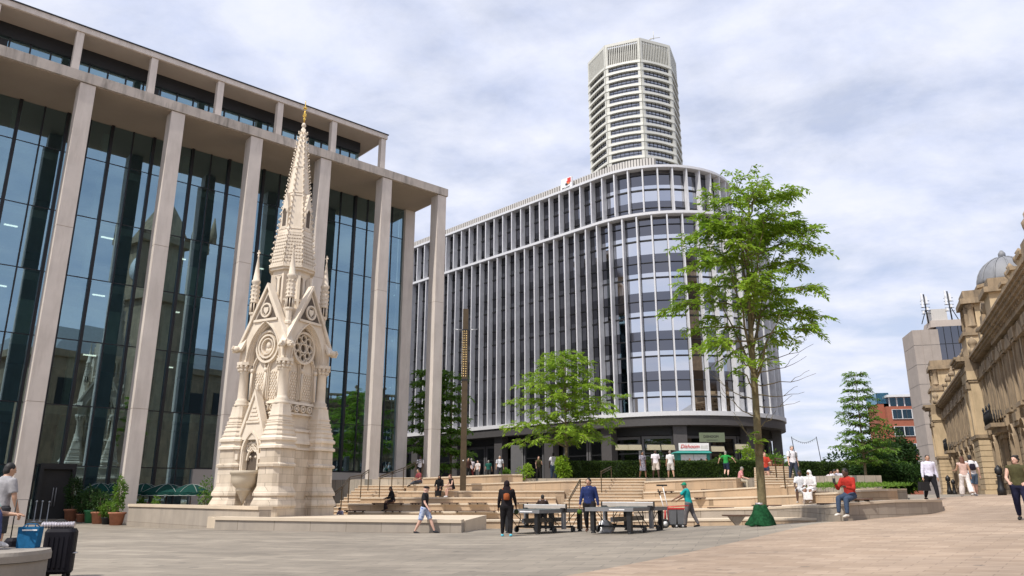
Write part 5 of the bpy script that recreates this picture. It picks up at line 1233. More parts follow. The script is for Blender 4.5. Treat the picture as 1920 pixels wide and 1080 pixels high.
# --- right foreground
red_man = person('man in a red shirt and jeans sitting on the tilted timber seat', sit_at(1596, 939.5, 23.4, 1.76, SIT), RAD(-58), dict(SIT, Lh=80, Rh=84, Lk=76, Rk=80, lean=10, head=14, Le=85, Re=95, La=14, Ra=20, Lin=30, Rin=25), 1.76, 1.02, 'dark', (.40, .035, .025), (.05, .075, .125), (.62, .58, .52), 'black', 'short', 'long', 'long', near=True)
white_brief = person('man in a white shirt and dark trousers carrying a black briefcase', ground(1756, 30.6), RAD(-6), dict(Lh=16, Lk=8, Rh=-12, Rk=16, La=-8, Ra=6, Lab=12, Rab=12, Le=16, Re=6), 1.76, 1.1, 'tan', (.66, .64, .76), (.018, .018, .022), (.03, .02, .02), 'black', 'short', 'long', 'long', near=True)
white_woman = person('woman in a pale top and white wide trousers walking away arm in arm', ground(1822, 33.0), RAD(165), dict(Lh=14, Lk=4, Rh=-14, Rk=16, La=20, Ra=-6, Le=70, Re=20), 1.66, .95, 'tan', (.60, .42, .36), (.72, .67, .64), (.6, .6, .6), 'auburn', 'long', 'none', 'wide', near=True)
pack_youth = person('youth in denim shorts with a black backpack walking beside the woman in white', ground(1838, 33.3), RAD(168), dict(Lh=-16, Lk=18, Rh=18, Rk=4, La=16, Ra=-14), 1.74, .97, 'pale', (.68, .66, .68), (.10, .15, .22), (.6, .6, .6), 'black', 'short', 'short', 'shorts', extra=dict(pack=(.022, .018, .03)), near=True)
edge_woman = person('woman in an olive top and navy trousers at the far right edge of the square', Vector((13.22, 20.4, G(13.22, 20.4))), RAD(-40), dict(Lh=10, Rh=-12, Rk=12, La=14, Ra=14, Le=45, Re=50, Lin=25, Rin=25), 1.66, 1.12, 'pale', (.07, .065, .03), (.02, .022, .05), (.03, .03, .03), 'black', 'curly', 'none', 'long', near=True)
# --- couple in white
person('woman in a long white veil and dress sitting on the right stone tier', sit_at(1523, 923, 31.3, 1.6, SIT), RAD(-48), dict(SIT, Le=70, Re=70, lean=8, head=8), 1.6, 1.1, 'brown', (.68, .66, .66), (.66, .64, .64), (.3, .25, .22), None, 'none', 'long', 'robe', 'hijab', dict(hat=(.72, .72, .72)))
person('man in a white T-shirt and shorts sitting close beside the woman in white', sit_at(1504, 924, 31.8, 1.68, SIT), RAD(-30), dict(SIT, lean=12, head=10), 1.68, 1.0, 'dark', (.66, .66, .68), (.55, .55, .56), (.4, .35, .3), 'black', 'short', 'short', 'shorts')
def stand(label, px, row, D, face, pose, H, **k): p = P(px, row, D); return person(label, p, RAD(face), pose, H, **k)
W1_ = dict(Lh=12, Lk=6, Rh=-10, Rk=12, La=-10, Ra=12)
stand('man in a white shirt and jeans with rucksack straps coming down the right steps', 1490, 904, 38.6, 0, W1_, 1.78, build=1.05, skin='pale', top=(.70, .68, .72), bottom=(.05, .06, .09), hair='grey', sleeves='short', extra=dict(pack=(.05, .05, .06)))
stand('woman in a red patterned top and denim shorts at the top of the right steps', 1438, 911, 39.5, -10, dict(La=20, Ra=20, Le=75, Re=75, Lin=25, Rin=25), 1.68, build=.98, skin='pale', top=(.42, .05, .03), bottom=(.04, .05, .1), legs='mini', hair='auburn', hairstyle='long')
stand('boy in a green T-shirt leaping on the curved wall below the hedge', 1363, 893, 45.2, 150, dict(Lh=30, Lk=70, Rh=5, Rk=40, La=20, Ra=20, Lab=55, Rab=60, Le=10, Re=10), 1.5, build=.95, skin='pale', top=(.03, .26, .06), bottom=(.02, .03, .06), legs='shorts', hair='grey')
person('man in a pink checked shirt sitting at the end of the curved wall', sit_at(1387, 905, 45.2, 1.7, SIT), RAD(70), dict(SIT, lean=14), 1.7, 1.1, 'pale', M_plaid, (.42, .38, .3), (.08, .04, .03), 'grey', 'short', 'short', 'long')
p_ = person('person in a pale shirt standing by the concrete tower holding a phone up', P(1708, 926, 62), RAD(5), dict(La=35, Ra=35, Le=90, Re=90, Lin=20, Rin=20), 1.75, 1.0, 'tan', (.52, .54, .56), (.06, .07, .09), (.03, .03, .03), 'black', 'short', 'long', 'long')
for i, (px, c, lb) in enumerate([(1545, (.62, .55, .56), 'crouching person in white leaning forward, left of the huddle by the right hedge'), (1559, (.66, .66, .70), 'person in a bright white top in the middle of the huddle by the right hedge'), (1573, (.60, .58, .66), 'person in a pale lilac top sitting upright at the right of the huddle')]):
    person(lb, sit_at(px, 909, 43, 1.6, SIT), RAD((70, 30, -20)[i]), dict(SIT, lean=(40, 22, 10)[i], head=(10, 15, 0)[i]), 1.6, 1.0, ('brown', 'tan', 'pale')[i], c, (.05, .05, .06), (.3, .2, .15), ('auburn', 'black', 'brown')[i], 'short', 'short', 'shorts')
# --- tiers
person('seated woman in black with a dark red cloth on her lap', sit_at(737, 943.5, 41.0, 1.6, SIT), RAD(-62), dict(SIT, lean=14, Le=60, Re=60), 1.6, .98, 'brown', (.014, .014, .016), (.02, .014, .016), (.02, .02, .02), 'black', 'long', 'long', 'robe')
person('person in a long black robe sitting high on the left tiers', sit_at(824, 920, 44.6, 1.6, SIT), RAD(-5), dict(SIT, lean=6), 1.6, 1.05, 'brown', (.012, .012, .013), (.012, .012, .013), (.02, .02, .02), None, 'none', 'long', 'robe', 'hijab', dict(hat=(.013, .012, .013)))
person('long-haired woman in a short black dress sitting with bare legs on the left tiers', sit_at(849, 919.5, 44.6, 1.66, SIT), RAD(-55), dict(SIT, lean=16, Lh=88, Rh=80), 1.66, .95, 'pale', (.018, .015, .016), (.018, .015, .016), (.7, .7, .72), 'auburn', 'long', 'none', 'mini')
person('man in a maroon shirt sitting cross-legged below the tall corner column', sit_at(787, 907, 46.9, 1.7, SIT), RAD(-50), dict(SIT, Lh=95, Lk=30, lean=10), 1.7, 1.0, 'tan', (.22, .05, .06), (.06, .065, .08), (.02, .02, .02), 'black', 'short', 'short', 'long')
person('huddled child in a checked top sitting at the foot of the columns near the fountain', sit_at(642, 970.5, 38.4, 1.15, SIT), RAD(-30), dict(SIT, lean=28, head=20, Lh=100, Lk=110, Rh=100, Rk=110), 1.15, 1.1, 'tan', (.30, .30, .42), (.35, .05, .05), (.03, .03, .03), 'black', 'short', 'short', 'long')
# --- upper terrace
D_ = 54
def up(label, px, headrow, D, face, pose, H, **k):
    u, v = uv(px, headrow); z = 1.25+v*D-H*.985
    return person(label, Vector((u*D, D, max(z, 2.30))), RAD(face), pose, H, **k)
up('man in a white T-shirt with crossed straps standing by the corner column of the offices', 788, 865, 55.5, 10, {}, 1.72, skin='dark', top=(.68, .66, .70), bottom=(.02, .02, .02), build=1.05, extra=dict(pack=(.05, .05, .08)))
up('man in dark brown half hidden behind the bronze mast', 878, 871, 56, 20, {}, 1.62, skin='tan', top=(.05, .025, .02), bottom=(.02, .02, .02))
up('person in a pink and white shirt just right of the bronze mast', 884, 870, 57, 190, {}, 1.62, skin='tan', top=(.66, .58, .62), bottom=(.1, .02, .02), hair='grey')
up('low sitting woman in a white top with dark hair behind the pale parapet', 896, 876, 56, -30, {}, 1.45, skin='pale', top=(.6, .52, .5), bottom=(.1, .1, .1), hairstyle='long')
up('person in a dark green top sitting behind the pale parapet', 916, 875, 56, 185, {}, 1.45, skin='pale', top=(.02, .10, .08), bottom=(.05, .05, .05), hair='grey', build=1.1)
up('man in a white short-sleeved shirt with a shoulder strap behind the pale parapet', 937, 865.5, 56, 5, {}, 1.76, skin='tan', top=(.66, .66, .70), bottom=(.05, .05, .06), hair='grey', build=1.02, extra=dict(pack=(.03, .03, .04)))
up('long-haired woman in an olive top standing beside the small potted shrub', 1010, 868, 55, 15, dict(La=16, Le=100, Lin=30), 1.68, skin='pale', top=(.09, .085, .04), bottom=(.05, .045, .045), hair='auburn', hairstyle='long', sleeves='none')
up('man in a big white T-shirt and blue jeans walking away under the small tree', 1038, 865, 53, 175, W1_, 1.82, skin='dark', top=(.72, .70, .76), bottom=(.10, .14, .22), build=1.22)
up('woman in a dark floral dress walking along the hedge', 1205, 870, 48.5, 20, W1_, 1.66, skin='brown', top=M_floral, bottom=M_floral, legs='skirt', hairstyle='long')
up('man in a white T-shirt and pale shorts facing the camera in front of the hedge', 1229, 864, 48.5, 0, W1_, 1.76, skin='dark', top=(.70, .66, .70), bottom=(.55, .48, .42), legs='shorts', build=1.05)
up('man in a white T-shirt with his back turned in front of the hedge', 1257, 869, 48.5, 180, W1_, 1.72, skin='tan', top=(.66, .66, .66), bottom=(.5, .46, .42), hair='grey', legs='shorts', build=1.02)
# heads of people sitting behind the hedge at the kiosk
for i, (px, hr, c, lb) in enumerate([(1293, 862, (.3, .06, .05), 'red-haired person whose head shows over the hedge below the kiosk sign'), (1315, 864, (.05, .04, .05), 'person in dark clothes beyond the hedge, right of the red-haired one'), (1325, 863.5, (.62, .62, .64), 'person in a white top beyond the hedge at the right end of the kiosk')]):
    up(lb, px, hr, 57, (30, 100, -60)[i], {}, 1.62, skin=('tan', 'brown', 'tan')[i], top=c, bottom=(.05, .05, .05), hair=('auburn', 'black', 'black')[i])
# --- left foreground
grey_man = person('young man in a grey T-shirt standing behind the stone bench at the left edge', Vector((uv(7, 900)[0]*14.6, 14.6, .06)), RAD(160), dict(La=0, Ra=2, Le=14, Re=14, lean=5, head=10), 1.80, 1.04, 'tan', (.33, .32, .33), (.045, .045, .05), (.05, .05, .05), 'black', 'short', 'short', 'shorts', near=True)
sit_left = person('person in blue jeans and white trainers sitting on the stone bench at the left edge', Vector((-8.15, 11.9, .485)), RAD(82), dict(Lh=128, Lk=118, Rh=120, Rk=104, La=30, Ra=36, Le=50, Re=60, lean=14, head=10), 1.72, 1.0, 'tan', (.45, .62, .55), (.07, .085, .19), (.62, .6, .58), 'black', 'short', 'short', 'long', near=True)
print('people done', len(PJ))
# ================================================================== VEGETATION
RNG = np.random.default_rng(5)
def leafmesh(name, P0, D, N, Ls, Ws, mat, parent=None, kind=None):
    """one small bent leaf blade (2 quads) per row: start points P0, directions D, blade normals N"""
    P0 = np.asarray(P0, float); n = len(P0); D = np.asarray(D, float); D /= np.linalg.norm(D, axis=1, keepdims=True)+1e-9
    S = np.cross(D, np.asarray(N, float)); S /= np.linalg.norm(S, axis=1, keepdims=True)+1e-9
    Ls = np.asarray(Ls)[:, None]; Ws = np.asarray(Ws)[:, None]; dr = np.array([0, 0, -1.0])
    a = P0; m1 = P0+D*Ls*.5+S*Ws*.5; m2 = P0+D*Ls*.5-S*Ws*.5; e = P0+D*Ls+dr*Ls*.18
    V = np.stack([a, m1, e, m2], 1).reshape(-1, 3); me = bpy.data.meshes.new(name)
    me.vertices.add(4*n); me.vertices.foreach_set('co', V.ravel()); me.loops.add(4*n); me.polygons.add(n)
    me.loops.foreach_set('vertex_index', np.arange(4*n, dtype=np.int32)); me.polygons.foreach_set('loop_start', np.arange(0, 4*n, 4, dtype=np.int32)); me.polygons.foreach_set('loop_total', np.full(n, 4, dtype=np.int32))
    me.materials.append(mat); me.update(); me.validate()
    o = bpy.data.objects.new(name, me); COL.objects.link(o)
    if parent: o.parent = parent
    if kind: o['kind'] = kind
    return o
def frond_leaves(path, out, spread, dens, ll, lw, droop=.45, start=.15):
    """feathery sprays along a branch path: side twigs lying near-horizontal, leaflets on both sides of each twig"""
    path = [np.array(p) for p in path]; seg = [np.linalg.norm(path[i+1]-path[i]) for i in range(len(path)-1)]; tot = sum(seg)
    nt_ = max(3, int(tot*dens)); twigs = []
    for i in range(nt_):
        t = start+(1-start)*(i+RNG.random())/nt_; d = t*tot; k = 0
        while k < len(seg)-1 and d > seg[k]: d -= seg[k]; k += 1
        b = path[k]+(path[k+1]-path[k])*min(1, d/max(seg[k], 1e-6)); ax = path[k+1]-path[k]; ax /= np.linalg.norm(ax)+1e-9
        sd = np.cross(ax, [0, 0, 1.0]); sd /= np.linalg.norm(sd)+1e-9
        dr = ax*RNG.uniform(.3, 1.0)+sd*RNG.choice([-1, 1])*RNG.uniform(.5, 1.1)+np.array([0, 0, RNG.uniform(-.35, .65)]); dr /= np.linalg.norm(dr)
        L_ = spread*(1.05-.55*t)*RNG.uniform(.5, 1.15); twigs.append((b, dr, L_))
    for b, dr, L_ in twigs:
        m = max(5, int(L_/ (ll*.15))); sd = np.cross(dr, [0, 0, 1.0]); sd /= np.linalg.norm(sd)+1e-9
        tt = (np.arange(m)+RNG.random(m))/m; base = b+dr*L_*tt[:, None]; base[:, 2] -= droop*L_*tt**2
        sg = np.where(np.arange(m) % 2, 1, -1)[:, None]
        dd = dr*RNG.uniform(.4, 1.0, (m, 1))+sd*sg*RNG.uniform(.5, 1.0, (m, 1))+np.stack([np.zeros(m), np.zeros(m), RNG.uniform(-.8, .2, m)], 1)
        out['P'].append(base); out['D'].append(dd); out['N'].append(np.array([0, 0, 1.0])+RNG.normal(0, .45, (m, 3)))
        out['L'].append(ll*RNG.uniform(.6, 1.25, m)*(1.1-.4*tt)); out['W'].append(lw*RNG.uniform(.7, 1.2, m)); out['T'].append((b, b+dr*L_*.8-np.array([0, 0, droop*L_*.5])))
def newleaf(): return dict(P=[], D=[], N=[], L=[], W=[], T=[])
def bezier(a, b, sag, n=7, jit=.0):
    a = Vector(a); b = Vector(b); out = []
    for i in range(n+1):
        t = i/n; p = a.lerp(b, t); p.z += sag*4*t*(1-t); p += Vector(RNG.normal(0, jit, 3).tolist())*(0 if i in (0, n) else 1); out.append(p)
    return out
def make_tree(name, label, base, trunk, limbs, twig, dens, ll, lw, mat, bark, group=None, tw=.012, cat='tree'):
    """trunk: list of (path, radii); limbs: list of (path, r0, leaf density multiplier)"""
    t = thing(name, label, cat, base, 0, group); o = Vector(base)
    b = MB()
    for path, rad in trunk: b.tube([Vector(p)-o for p in path], rad, 10, bark)
    b.build('trunk', None, t)
    lb = MB(); lf = newleaf()
    for path, r0, dm in limbs:
        n = len(path); lb.tube([Vector(p)-o for p in path], [max(.006, r0*(1-.85*i/(n-1))) for i in range(n)], 6, bark)
        if dm > 0: frond_leaves([tuple(Vector(p)-o) for p in path], lf, twig, dens*dm, ll, lw)
    for a, c in lf['T']: lb.tube([a, (np.array(a)+np.array(c))/2+RNG.normal(0, .01, 3), c], [tw, tw*.7, tw*.3], 4, bark)
    lb.build('limb', None, t)
    leafmesh('crown', np.concatenate(lf['P']), np.concatenate(lf['D']), np.concatenate(lf['N']), np.concatenate(lf['L']), np.concatenate(lf['W']), mat, t)
    return t
# --- big tree with the green bag (limb ends taken in the round, +-depth)
def big_tree():
    D0 = 23.6; base = P(1428, 986, D0)
    A = lambda px, py, dd=0: P(px, py, D0+dd)
    main = [base+Vector((0, 0, -.1)), A(1429, 940), A(1425, 880), A(1420, 800), A(1415, 720), A(1409, 640), A(1404, 560), A(1402, 480), A(1405, 405), A(1402, 352)]
    r = [.165, .135, .125, .115, .10, .085, .07, .055, .038, .018]
    stems = [(bezier(A(1412, 690), A(1368, 480, -.5), .1, 6, .04), .05), (bezier(A(1410, 660), A(1455, 470, .7), .1, 6, .04), .055), (bezier(A(1405, 600), A(1385, 400, .8), .1, 6, .04), .045), (bezier(A(1408, 620), A(1432, 400, -.8), .1, 6, .04), .045), (bezier(A(1413, 700), A(1345, 560, .9), .2, 6, .04), .045), (bezier(A(1414, 720), A(1462, 590, -.9), .2, 6, .04), .045)]
    ends = [  # (start px,py, end px,py, depth, density)
        (1403, 380, 1375, 322, .2, .8), (1404, 372, 1440, 325, -.3, .9), (1405, 380, 1492, 338, .4, 1.2), (1405, 400, 1345, 362, -.4, .8), (1404, 420, 1500, 388, -.8, 1.2), (1404, 430, 1312, 372, .8, .8), (1404, 450, 1300, 405, -.5, 1.2), (1404, 470, 1290, 440, -1.0, 1.2),
        (1403, 440, 1528, 430, .5, 1.3), (1403, 480, 1548, 470, -.4, 1.3), (1402, 500, 1256, 466, .5, 1.0), (1402, 490, 1275, 505, -1.2, 1.1), (1402, 520, 1515, 500, 1.4, 1.1), (1403, 540, 1270, 550, .9, 1.2), (1403, 560, 1536, 545, -.9, 1.2), (1404, 580, 1262, 572, -.7, 1.1),
        (1405, 600, 1555, 592, .6, 1.3), (1406, 620, 1282, 620, .4, 1.1), (1408, 640, 1545, 628, -.6, 1.1), (1408, 640, 1300, 660, -1.1, .9), (1409, 650, 1330, 690, .7, .5), (1410, 600, 1410, 520, -2.0, 1.2), (1410, 620, 1420, 560, 2.0, 1.2), (1405, 520, 1380, 450, -1.9, 1.2), (1405, 520, 1430, 440, 1.9, 1.2), (1406, 450, 1390, 400, -1.5, 1.1), (1406, 450, 1440, 400, 1.5, 1.1),
        (1412, 700, 1360, 640, -1.7, .7), (1412, 690, 1460, 640, 1.6, .7), (1416, 740, 1375, 700, -.9, .45), (1418, 700, 1445, 680, -1.2, .5), (1405, 560, 1350, 480, 1.6, 1.1), (1405, 560, 1470, 500, -1.6, 1.1), (1404, 400, 1420, 345, -.9, 1.0), (1424, 860, 1400, 818, -.4, .5), (1404, 480, 1340, 420, -1.5, 1.1), (1404, 480, 1480, 420, 1.3, 1.2), (1406, 600, 1490, 560, 1.9, 1.0)]
    bare = [(1414, 700, 1512, 668, .5), (1415, 720, 1530, 700, -.4), (1416, 740, 1508, 735, .3), (1417, 760, 1500, 752, -.5), (1412, 680, 1525, 645, .9), (1416, 750, 1330, 700, .5), (1418, 780, 1350, 735, -.6), (1420, 800, 1455, 770, .3), (1421, 830, 1375, 780, .4)]
    limbs = [(p, r0, .35) for p, r0 in stems]
    for a, b_, c, d, dd, m in ends:
        if d < 420: d += (420-d)*.24; b_ += 8
        
        mp_ = bezier(A(a, b_, dd*.1), A(c, d, dd), RNG.uniform(.05, .3), 7, .035); limbs.append((mp_, .030+.006*RNG.random(), m))
        if m > .7:
            for q in (2, 4, 5): e_ = mp_[q]+(mp_[-1]-mp_[q])*RNG.uniform(.35, .75)+Vector((RNG.normal(0, .25), RNG.choice([-1, 1])*RNG.uniform(.3, .9), RNG.uniform(-.15, .45))); limbs.append((bezier(mp_[q], e_, .05, 4, .02), .014, m))
    for a, b_, c, d, dd in bare:
        p = bezier(A(a, b_), A(c, d, dd), -.12, 7, .03); limbs.append((p, .022, 0)); q = p[4]; limbs.append((bezier(q, q+(p[-1]-p[3])*.6+Vector((0, .2, .25)), .03, 4, .02), .010, 0))
    t = make_tree('tree', 'tall young tree with feathery bright green layers and a green bag round its foot', base, [(main, r)], limbs, .68, 8.0, .21, .066, M_leaf, M_bark2, tw=.006)
    # tree bag (held round the trunk, not growing: a thing of its own)
    tb = thing('tree_watering_bag', 'crumpled green watering bag wrapped round the foot of the tall tree', 'bag', base)
    b = MB(); n = 28; rings = []
    for z, r0, wv in ((0, .42, .16), (.04, .43, .16), (.13, .36, .2), (.24, .335, .16), (.34, .285, .16), (.44, .25, .12), (.53, .215, .1), (.60, .185, .06), (.57, .15, .02)):
        r0 *= .86; rings.append([Vector((r0*(1+wv*math.sin(a*3+z*6)+wv*.5*math.sin(a*7+1)*(1-z))*math.cos(a)*1.1, r0*(1+wv*math.sin(a*3+z*6))*math.sin(a)*1.05, z+.02*math.sin(a*5))) for a in [2*math.pi*i/n for i in range(n)]])
    b.loft(rings, M_tarp); b.build('bag_body', None, tb)
    b = MB(); b.lathe([(.138, .585), (.142, .65), (.135, .66)], 14, M_silver); b.build('collar', None, tb)
big_tree()
def layered(name, label, base, H, R, nl, shape, mat, bark, ll, lw, dens, twig, r0=.1, group=None, z0=.18, per=5, droop=-.1, clear=0):
    """tree with distinct near-horizontal layers of branches"""
    base = Vector(base); lean = Vector((RNG.normal(0, .15), RNG.normal(0, .15), 0)); tr = [base+lean*(i/8)+Vector((0, 0, H*i/8)) for i in range(9)]
    limbs = []
    for k in range(nl):
        t = z0+(1-z0)*(k/(nl-1))**.95*.98; rr = R*shape(t); p0 = base+lean*t+Vector((0, 0, H*t)); a0 = RNG.random()*6.28
        for j in range(per):
            a = a0+2*math.pi*j/per+RNG.normal(0, .25); l = rr*RNG.uniform(.65, 1.15)
            e = p0+Vector((math.cos(a)*l, math.sin(a)*l, l*RNG.uniform(-.02, .25)+droop))
            limbs.append((bezier(p0-Vector((0, 0, .15)), e, .12*l, 6, .02*l), .035*(1.1-t)*r0/.1, 1.0))
    return make_tree(name, label, base, [(tr, [r0*(1-.85*i/8) for i in range(9)])], limbs, twig, dens, ll, lw, mat, bark, group, tw=.008)
p = P(1063, 900, 52); layered('tree', 'small layered bright green tree in front of the curved office', (p.x, p.y, 2.3), 8.3, 4.3, 9, lambda t: (1.0 if t < .5 else 1.0-1.25*(t-.5)) if t > .2 else .75, M_leaf, M_bark, .34, .105, 4.6, .9, .12, z0=.27, per=8, droop=.05)
p = P(1640, 905, 58); layered('tree', 'narrow feathery layered tree standing in the raised bed before the brick office', (p.x-.6, p.y, 2.0), 8.4, 2.45, 11, lambda t: 1.0-.72*max(0, (t-.25)/.75) if t > .2 else .75, M_leaf2, M_bark, .30, .09, 5.0, .85, .11, z0=.2, per=8, droop=-.05)
for px, D, h, lb in ((800, 66, 9.5, 'dark green tree seen behind the corner column'), (845, 67, 9.2, 'dark green tree between the corner column and the bronze mast')):
    p = P(px, 895, D); layered('tree', lb, (p.x, p.y, 2.3), h, 2.5, 9, lambda t: 1.05-.5*t if t > .2 else .6, M_leaf2, M_bark, .42, .17, 4.5, .95, .12, z0=.15, per=7)
# --- bushes
def bush(name, label, base, rx, ry, rz, n, ll, lw, mat, group=None, lumps=9, stem=True, cat='shrub'):
    t = thing(name, label, cat, base, 0, group); Ps, Ds = [], []
    cs = [np.array([RNG.normal(0, .42)*rx, RNG.normal(0, .42)*ry, rz*RNG.uniform(.35, 1.25)]) for _ in range(lumps)]
    for c in cs:
        m = n//lumps; v = RNG.normal(0, 1, (m, 3)); v /= np.linalg.norm(v, axis=1, keepdims=True); s = np.array([rx, ry, rz*.9])*RNG.uniform(.42, .62)
        q = c+v*s*RNG.uniform(.55, 1.05, (m, 1)); q[:, 2] = np.maximum(q[:, 2], .03); Ps.append(q); Ds.append(v+RNG.normal(0, .5, (m, 3)))
    Ps = np.concatenate(Ps); Ds = np.concatenate(Ds); m = len(Ps)
    leafmesh('foliage', Ps, Ds, RNG.normal(0, 1, (m, 3))+np.array([0, 0, .8]), ll*RNG.uniform(.6, 1.2, m), lw*RNG.uniform(.7, 1.2, m), mat, t)
    if stem:
        b = MB()
        for c in cs: b.tube([(0, 0, -.05), (c[0]*.5, c[1]*.5, c[2]*.5), tuple(c)], [.03*rz, .02*rz, .008*rz], 5, M_bark)
        b.build('stem', None, t)
    return t
GB = 'bushes beyond the raised bed'
for px, row, D, rx, rz, m, lb in ((1615, 905, 64, 2.2, 2.0, M_leafd, 'mid green bush low at the left foot of the narrow tree'), (1655, 905, 70, 2.6, 3.0, M_leafd, 'dark bush right behind the narrow tree'), (1690, 905, 74, 2.4, 3.6, M_leafd, 'tallest dark bush against the concrete tower'), (1672, 910, 60, 1.6, 1.2, M_leafd, 'smallest low bush in front of the taller dark bushes'), (1702, 915, 63, 1.6, 1.3, M_leaf2, 'small bush beside the person holding a phone')):
    p = P(px, row, D); bush('bush', lb, (p.x, p.y, 1.6), rx, 1.6, rz, 6500, .34, .17, m, GB, 11)
p0 = P(1640, 911, 33.5)
t = thing('groundcover_bed', 'strip of low bright green planting along the top of the right bed', 'planting', (p0.x, p0.y+3, p0.z)); m = 3500
q = np.stack([RNG.uniform(-1.7, 1.9, m), RNG.uniform(-2.6, 2.5, m), np.zeros(m)], 1); leafmesh('foliage', q, RNG.normal(0, .5, (m, 3))+np.array([0, 0, 1.0]), RNG.normal(0, 1, (m, 3)), RNG.uniform(.14, .3, m), RNG.uniform(.03, .06, m), M_leaf2, t, 'stuff')
# --- hedges
def hedge(label, a, b_, h, th, z, n, group='clipped hedges along the upper terrace'):
    a, b_ = Vector(a), Vector(b_); d = b_-a; L_ = d.length; ang = math.atan2(d.y, d.x)
    t = thing('hedge', label, 'hedge', (a.x, a.y, z), ang, group); c = MB(); nx = max(4, int(L_/.5)); rings = []
    for i in range(nx+1):
        x = L_*i/nx; rings.append([Vector((x, RNG.normal(0, .02), 0)), Vector((x, RNG.normal(0, .02), h-.05)), Vector((x, th, h-.05+RNG.normal(0, .02))), Vector((x, th, 0))])
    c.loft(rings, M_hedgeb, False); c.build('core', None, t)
    nf = int(n*.62); q = np.concatenate([np.stack([RNG.uniform(0, L_, nf), RNG.normal(-.015, .03, nf), RNG.uniform(0, h, nf)], 1), np.stack([RNG.uniform(0, L_, n-nf), RNG.uniform(0, th, n-nf), RNG.normal(h-.03, .025, n-nf)], 1)])
    dd = RNG.normal(0, .6, (n, 3)); dd[:nf, 1] -= .8; dd[nf:, 2] += .7; leafmesh('foliage', q, dd, RNG.normal(0, 1, (n, 3)), RNG.uniform(.07, .15, n), RNG.uniform(.04, .08, n), M_hedge, t)
x = lambda px, D: uv(px, 900)[0]*D
hedge('long clipped hedge between the small tree and the big trunk, below the shop windows', (x(1058, 51), 51), (x(1432, 50), 50), 1.15, 1.3, 2.28, 20000)
hedge('shorter clipped hedge on the right that slopes down toward the narrow tree', (x(1502, 46), 46), (x(1592, 47.5), 47.5), 1.85, 1.3, 1.35, 9000)
# --- planting in front of and inside the restaurant windows
for i, (px, D, w_, h_, lb) in enumerate(((1210, 66, .9, 1.5, 'leafy plant in the left pair of shop windows'), (1245, 66, 1.0, 1.6, 'broad leafy plant behind the hedge, left of the kiosk'), (1262, 65, .8, 1.2, 'pale leafy plant touching the left side of the kiosk'), (1345, 65, 1.0, 1.2, 'leafy plant touching the right side of the kiosk'), (1368, 65, 1.1, 1.7, 'dense leafy plant left of the big trunk by the dark windows'), (1400, 64, .8, 1.9, 'bright bush showing just left of the big trunk'), (1455, 60, 1.0, .9, 'low planter shrub right of the big trunk'), (1120, 62, 1.2, .8, 'yellow-green shrub at the left end behind the long hedge'), (948, 57, .5, .6, 'small shrub behind the grey kiosk column'), (1056, 50, .5, .9, 'bright small shrub beside the small tree trunk'))):
    p = P(px, 890, D); bush('shrub', lb, (p.x, p.y, 2.3), w_, .6, h_, 900, .24, .13, (M_leaf2, M_leafd)[i % 2] if i not in (5, 9, 7) else M_leaf, 'shrubs in front of the shop windows', 6)
p = P(985, 897, 48.6); bush('potted_shrub', 'pale variegated shrub standing at the end of the pale parapet', (p.x, p.y, 2.3), .45, .4, .55, 500, .16, .08, M_leaf, None, 5)
# ================================================================== CAFE CORNER (left)
GPOT = 'pots of plants by the office entrance'
def pot(label, px, D, r, h, mat, plant, pw, ph, n, lm, ll=.12):
    p = gp(px, D); t = thing('potted_plant', label, 'potted plant', p, 0, GPOT)
    b = MB(); b.lathe([(r*.72, 0), (r*.95, h*.85), (r*1.08, h*.86), (r*1.08, h), (r*.92, h), (r*.9, h*.9), (.01, h*.9)], 18, mat); b.build('pot', None, t)
    m = n; v = RNG.normal(0, 1, (m, 3)); v /= np.linalg.norm(v, axis=1, keepdims=True); lump = 1+.25*np.sin(v[:, 0]*5+v[:, 2]*7+px)
    q = v*np.array([pw, pw, ph/2])*(lump*RNG.uniform(.45, 1.0, m))[:, None]+np.array([0, 0, h+ph*.5]); leafmesh('foliage', q, v+RNG.normal(0, .5, (m, 3)), RNG.normal(0, 1, (m, 3))+np.array([0, 0, .7]), RNG.uniform(.7, 1.3, m)*ll, RNG.uniform(.7, 1.2, m)*ll*.5, lm, t)
    b = MB()
    for k in range(5): a = k*1.26; b.tube([(0, 0, h*.85), (pw*.2*math.cos(a), pw*.2*math.sin(a), h+ph*.4), (pw*.4*math.cos(a), pw*.4*math.sin(a), h+ph*.8)], [.02, .015, .006], 5, M_bark)
    b.build('stem', None, t)
pot('tall climbing plant in a terracotta pot nearest the office door', 130, 42.5, .36, .62, M_terra, 0, .42, 1.75, 1500, M_leafd)
pot('small terracotta pot with a low green plant between two bigger ones', 150, 42.0, .26, .42, M_terra, 0, .38, 1.2, 900, M_leafd)
pot('bushy dark plant in a glazed green pot', 167, 41.6, .32, .66, M_gpot, 0, .55, 1.2, 1300, M_leafd)
pot('rounded plant in a wide terracotta pot right of the green pot', 183, 41.3, .38, .6, M_terra, 0, .5, .95, 1100, M_leafd)
pot('pale flowering plant in a low dark pot', 199, 41.0, .28, .35, M_dark, 0, .42, .85, 900, M_leaf2)
pot('tall slender plant in a terracotta pot beside the fourth column', 217, 40.6, .40, .64, M_terra, 0, .30, 1.9, 1100, M_leaf2)
for px, D, h_, lb in ((258, 43.6, .75, 'small green plant behind the low wall right of the column'), (288, 43.0, .8, 'low leafy plant behind the wall under the green parasols'), (382, 42.6, 1.5, 'taller reddish-green plant behind the wall left of the fountain')):
    p = gp(px, D); bush('shrub', lb, (p.x, p.y, p.z+.2), .35, .35, h_, 500, .14, .07, M_leaf2, 'plants behind the low wall', 5)
par = None
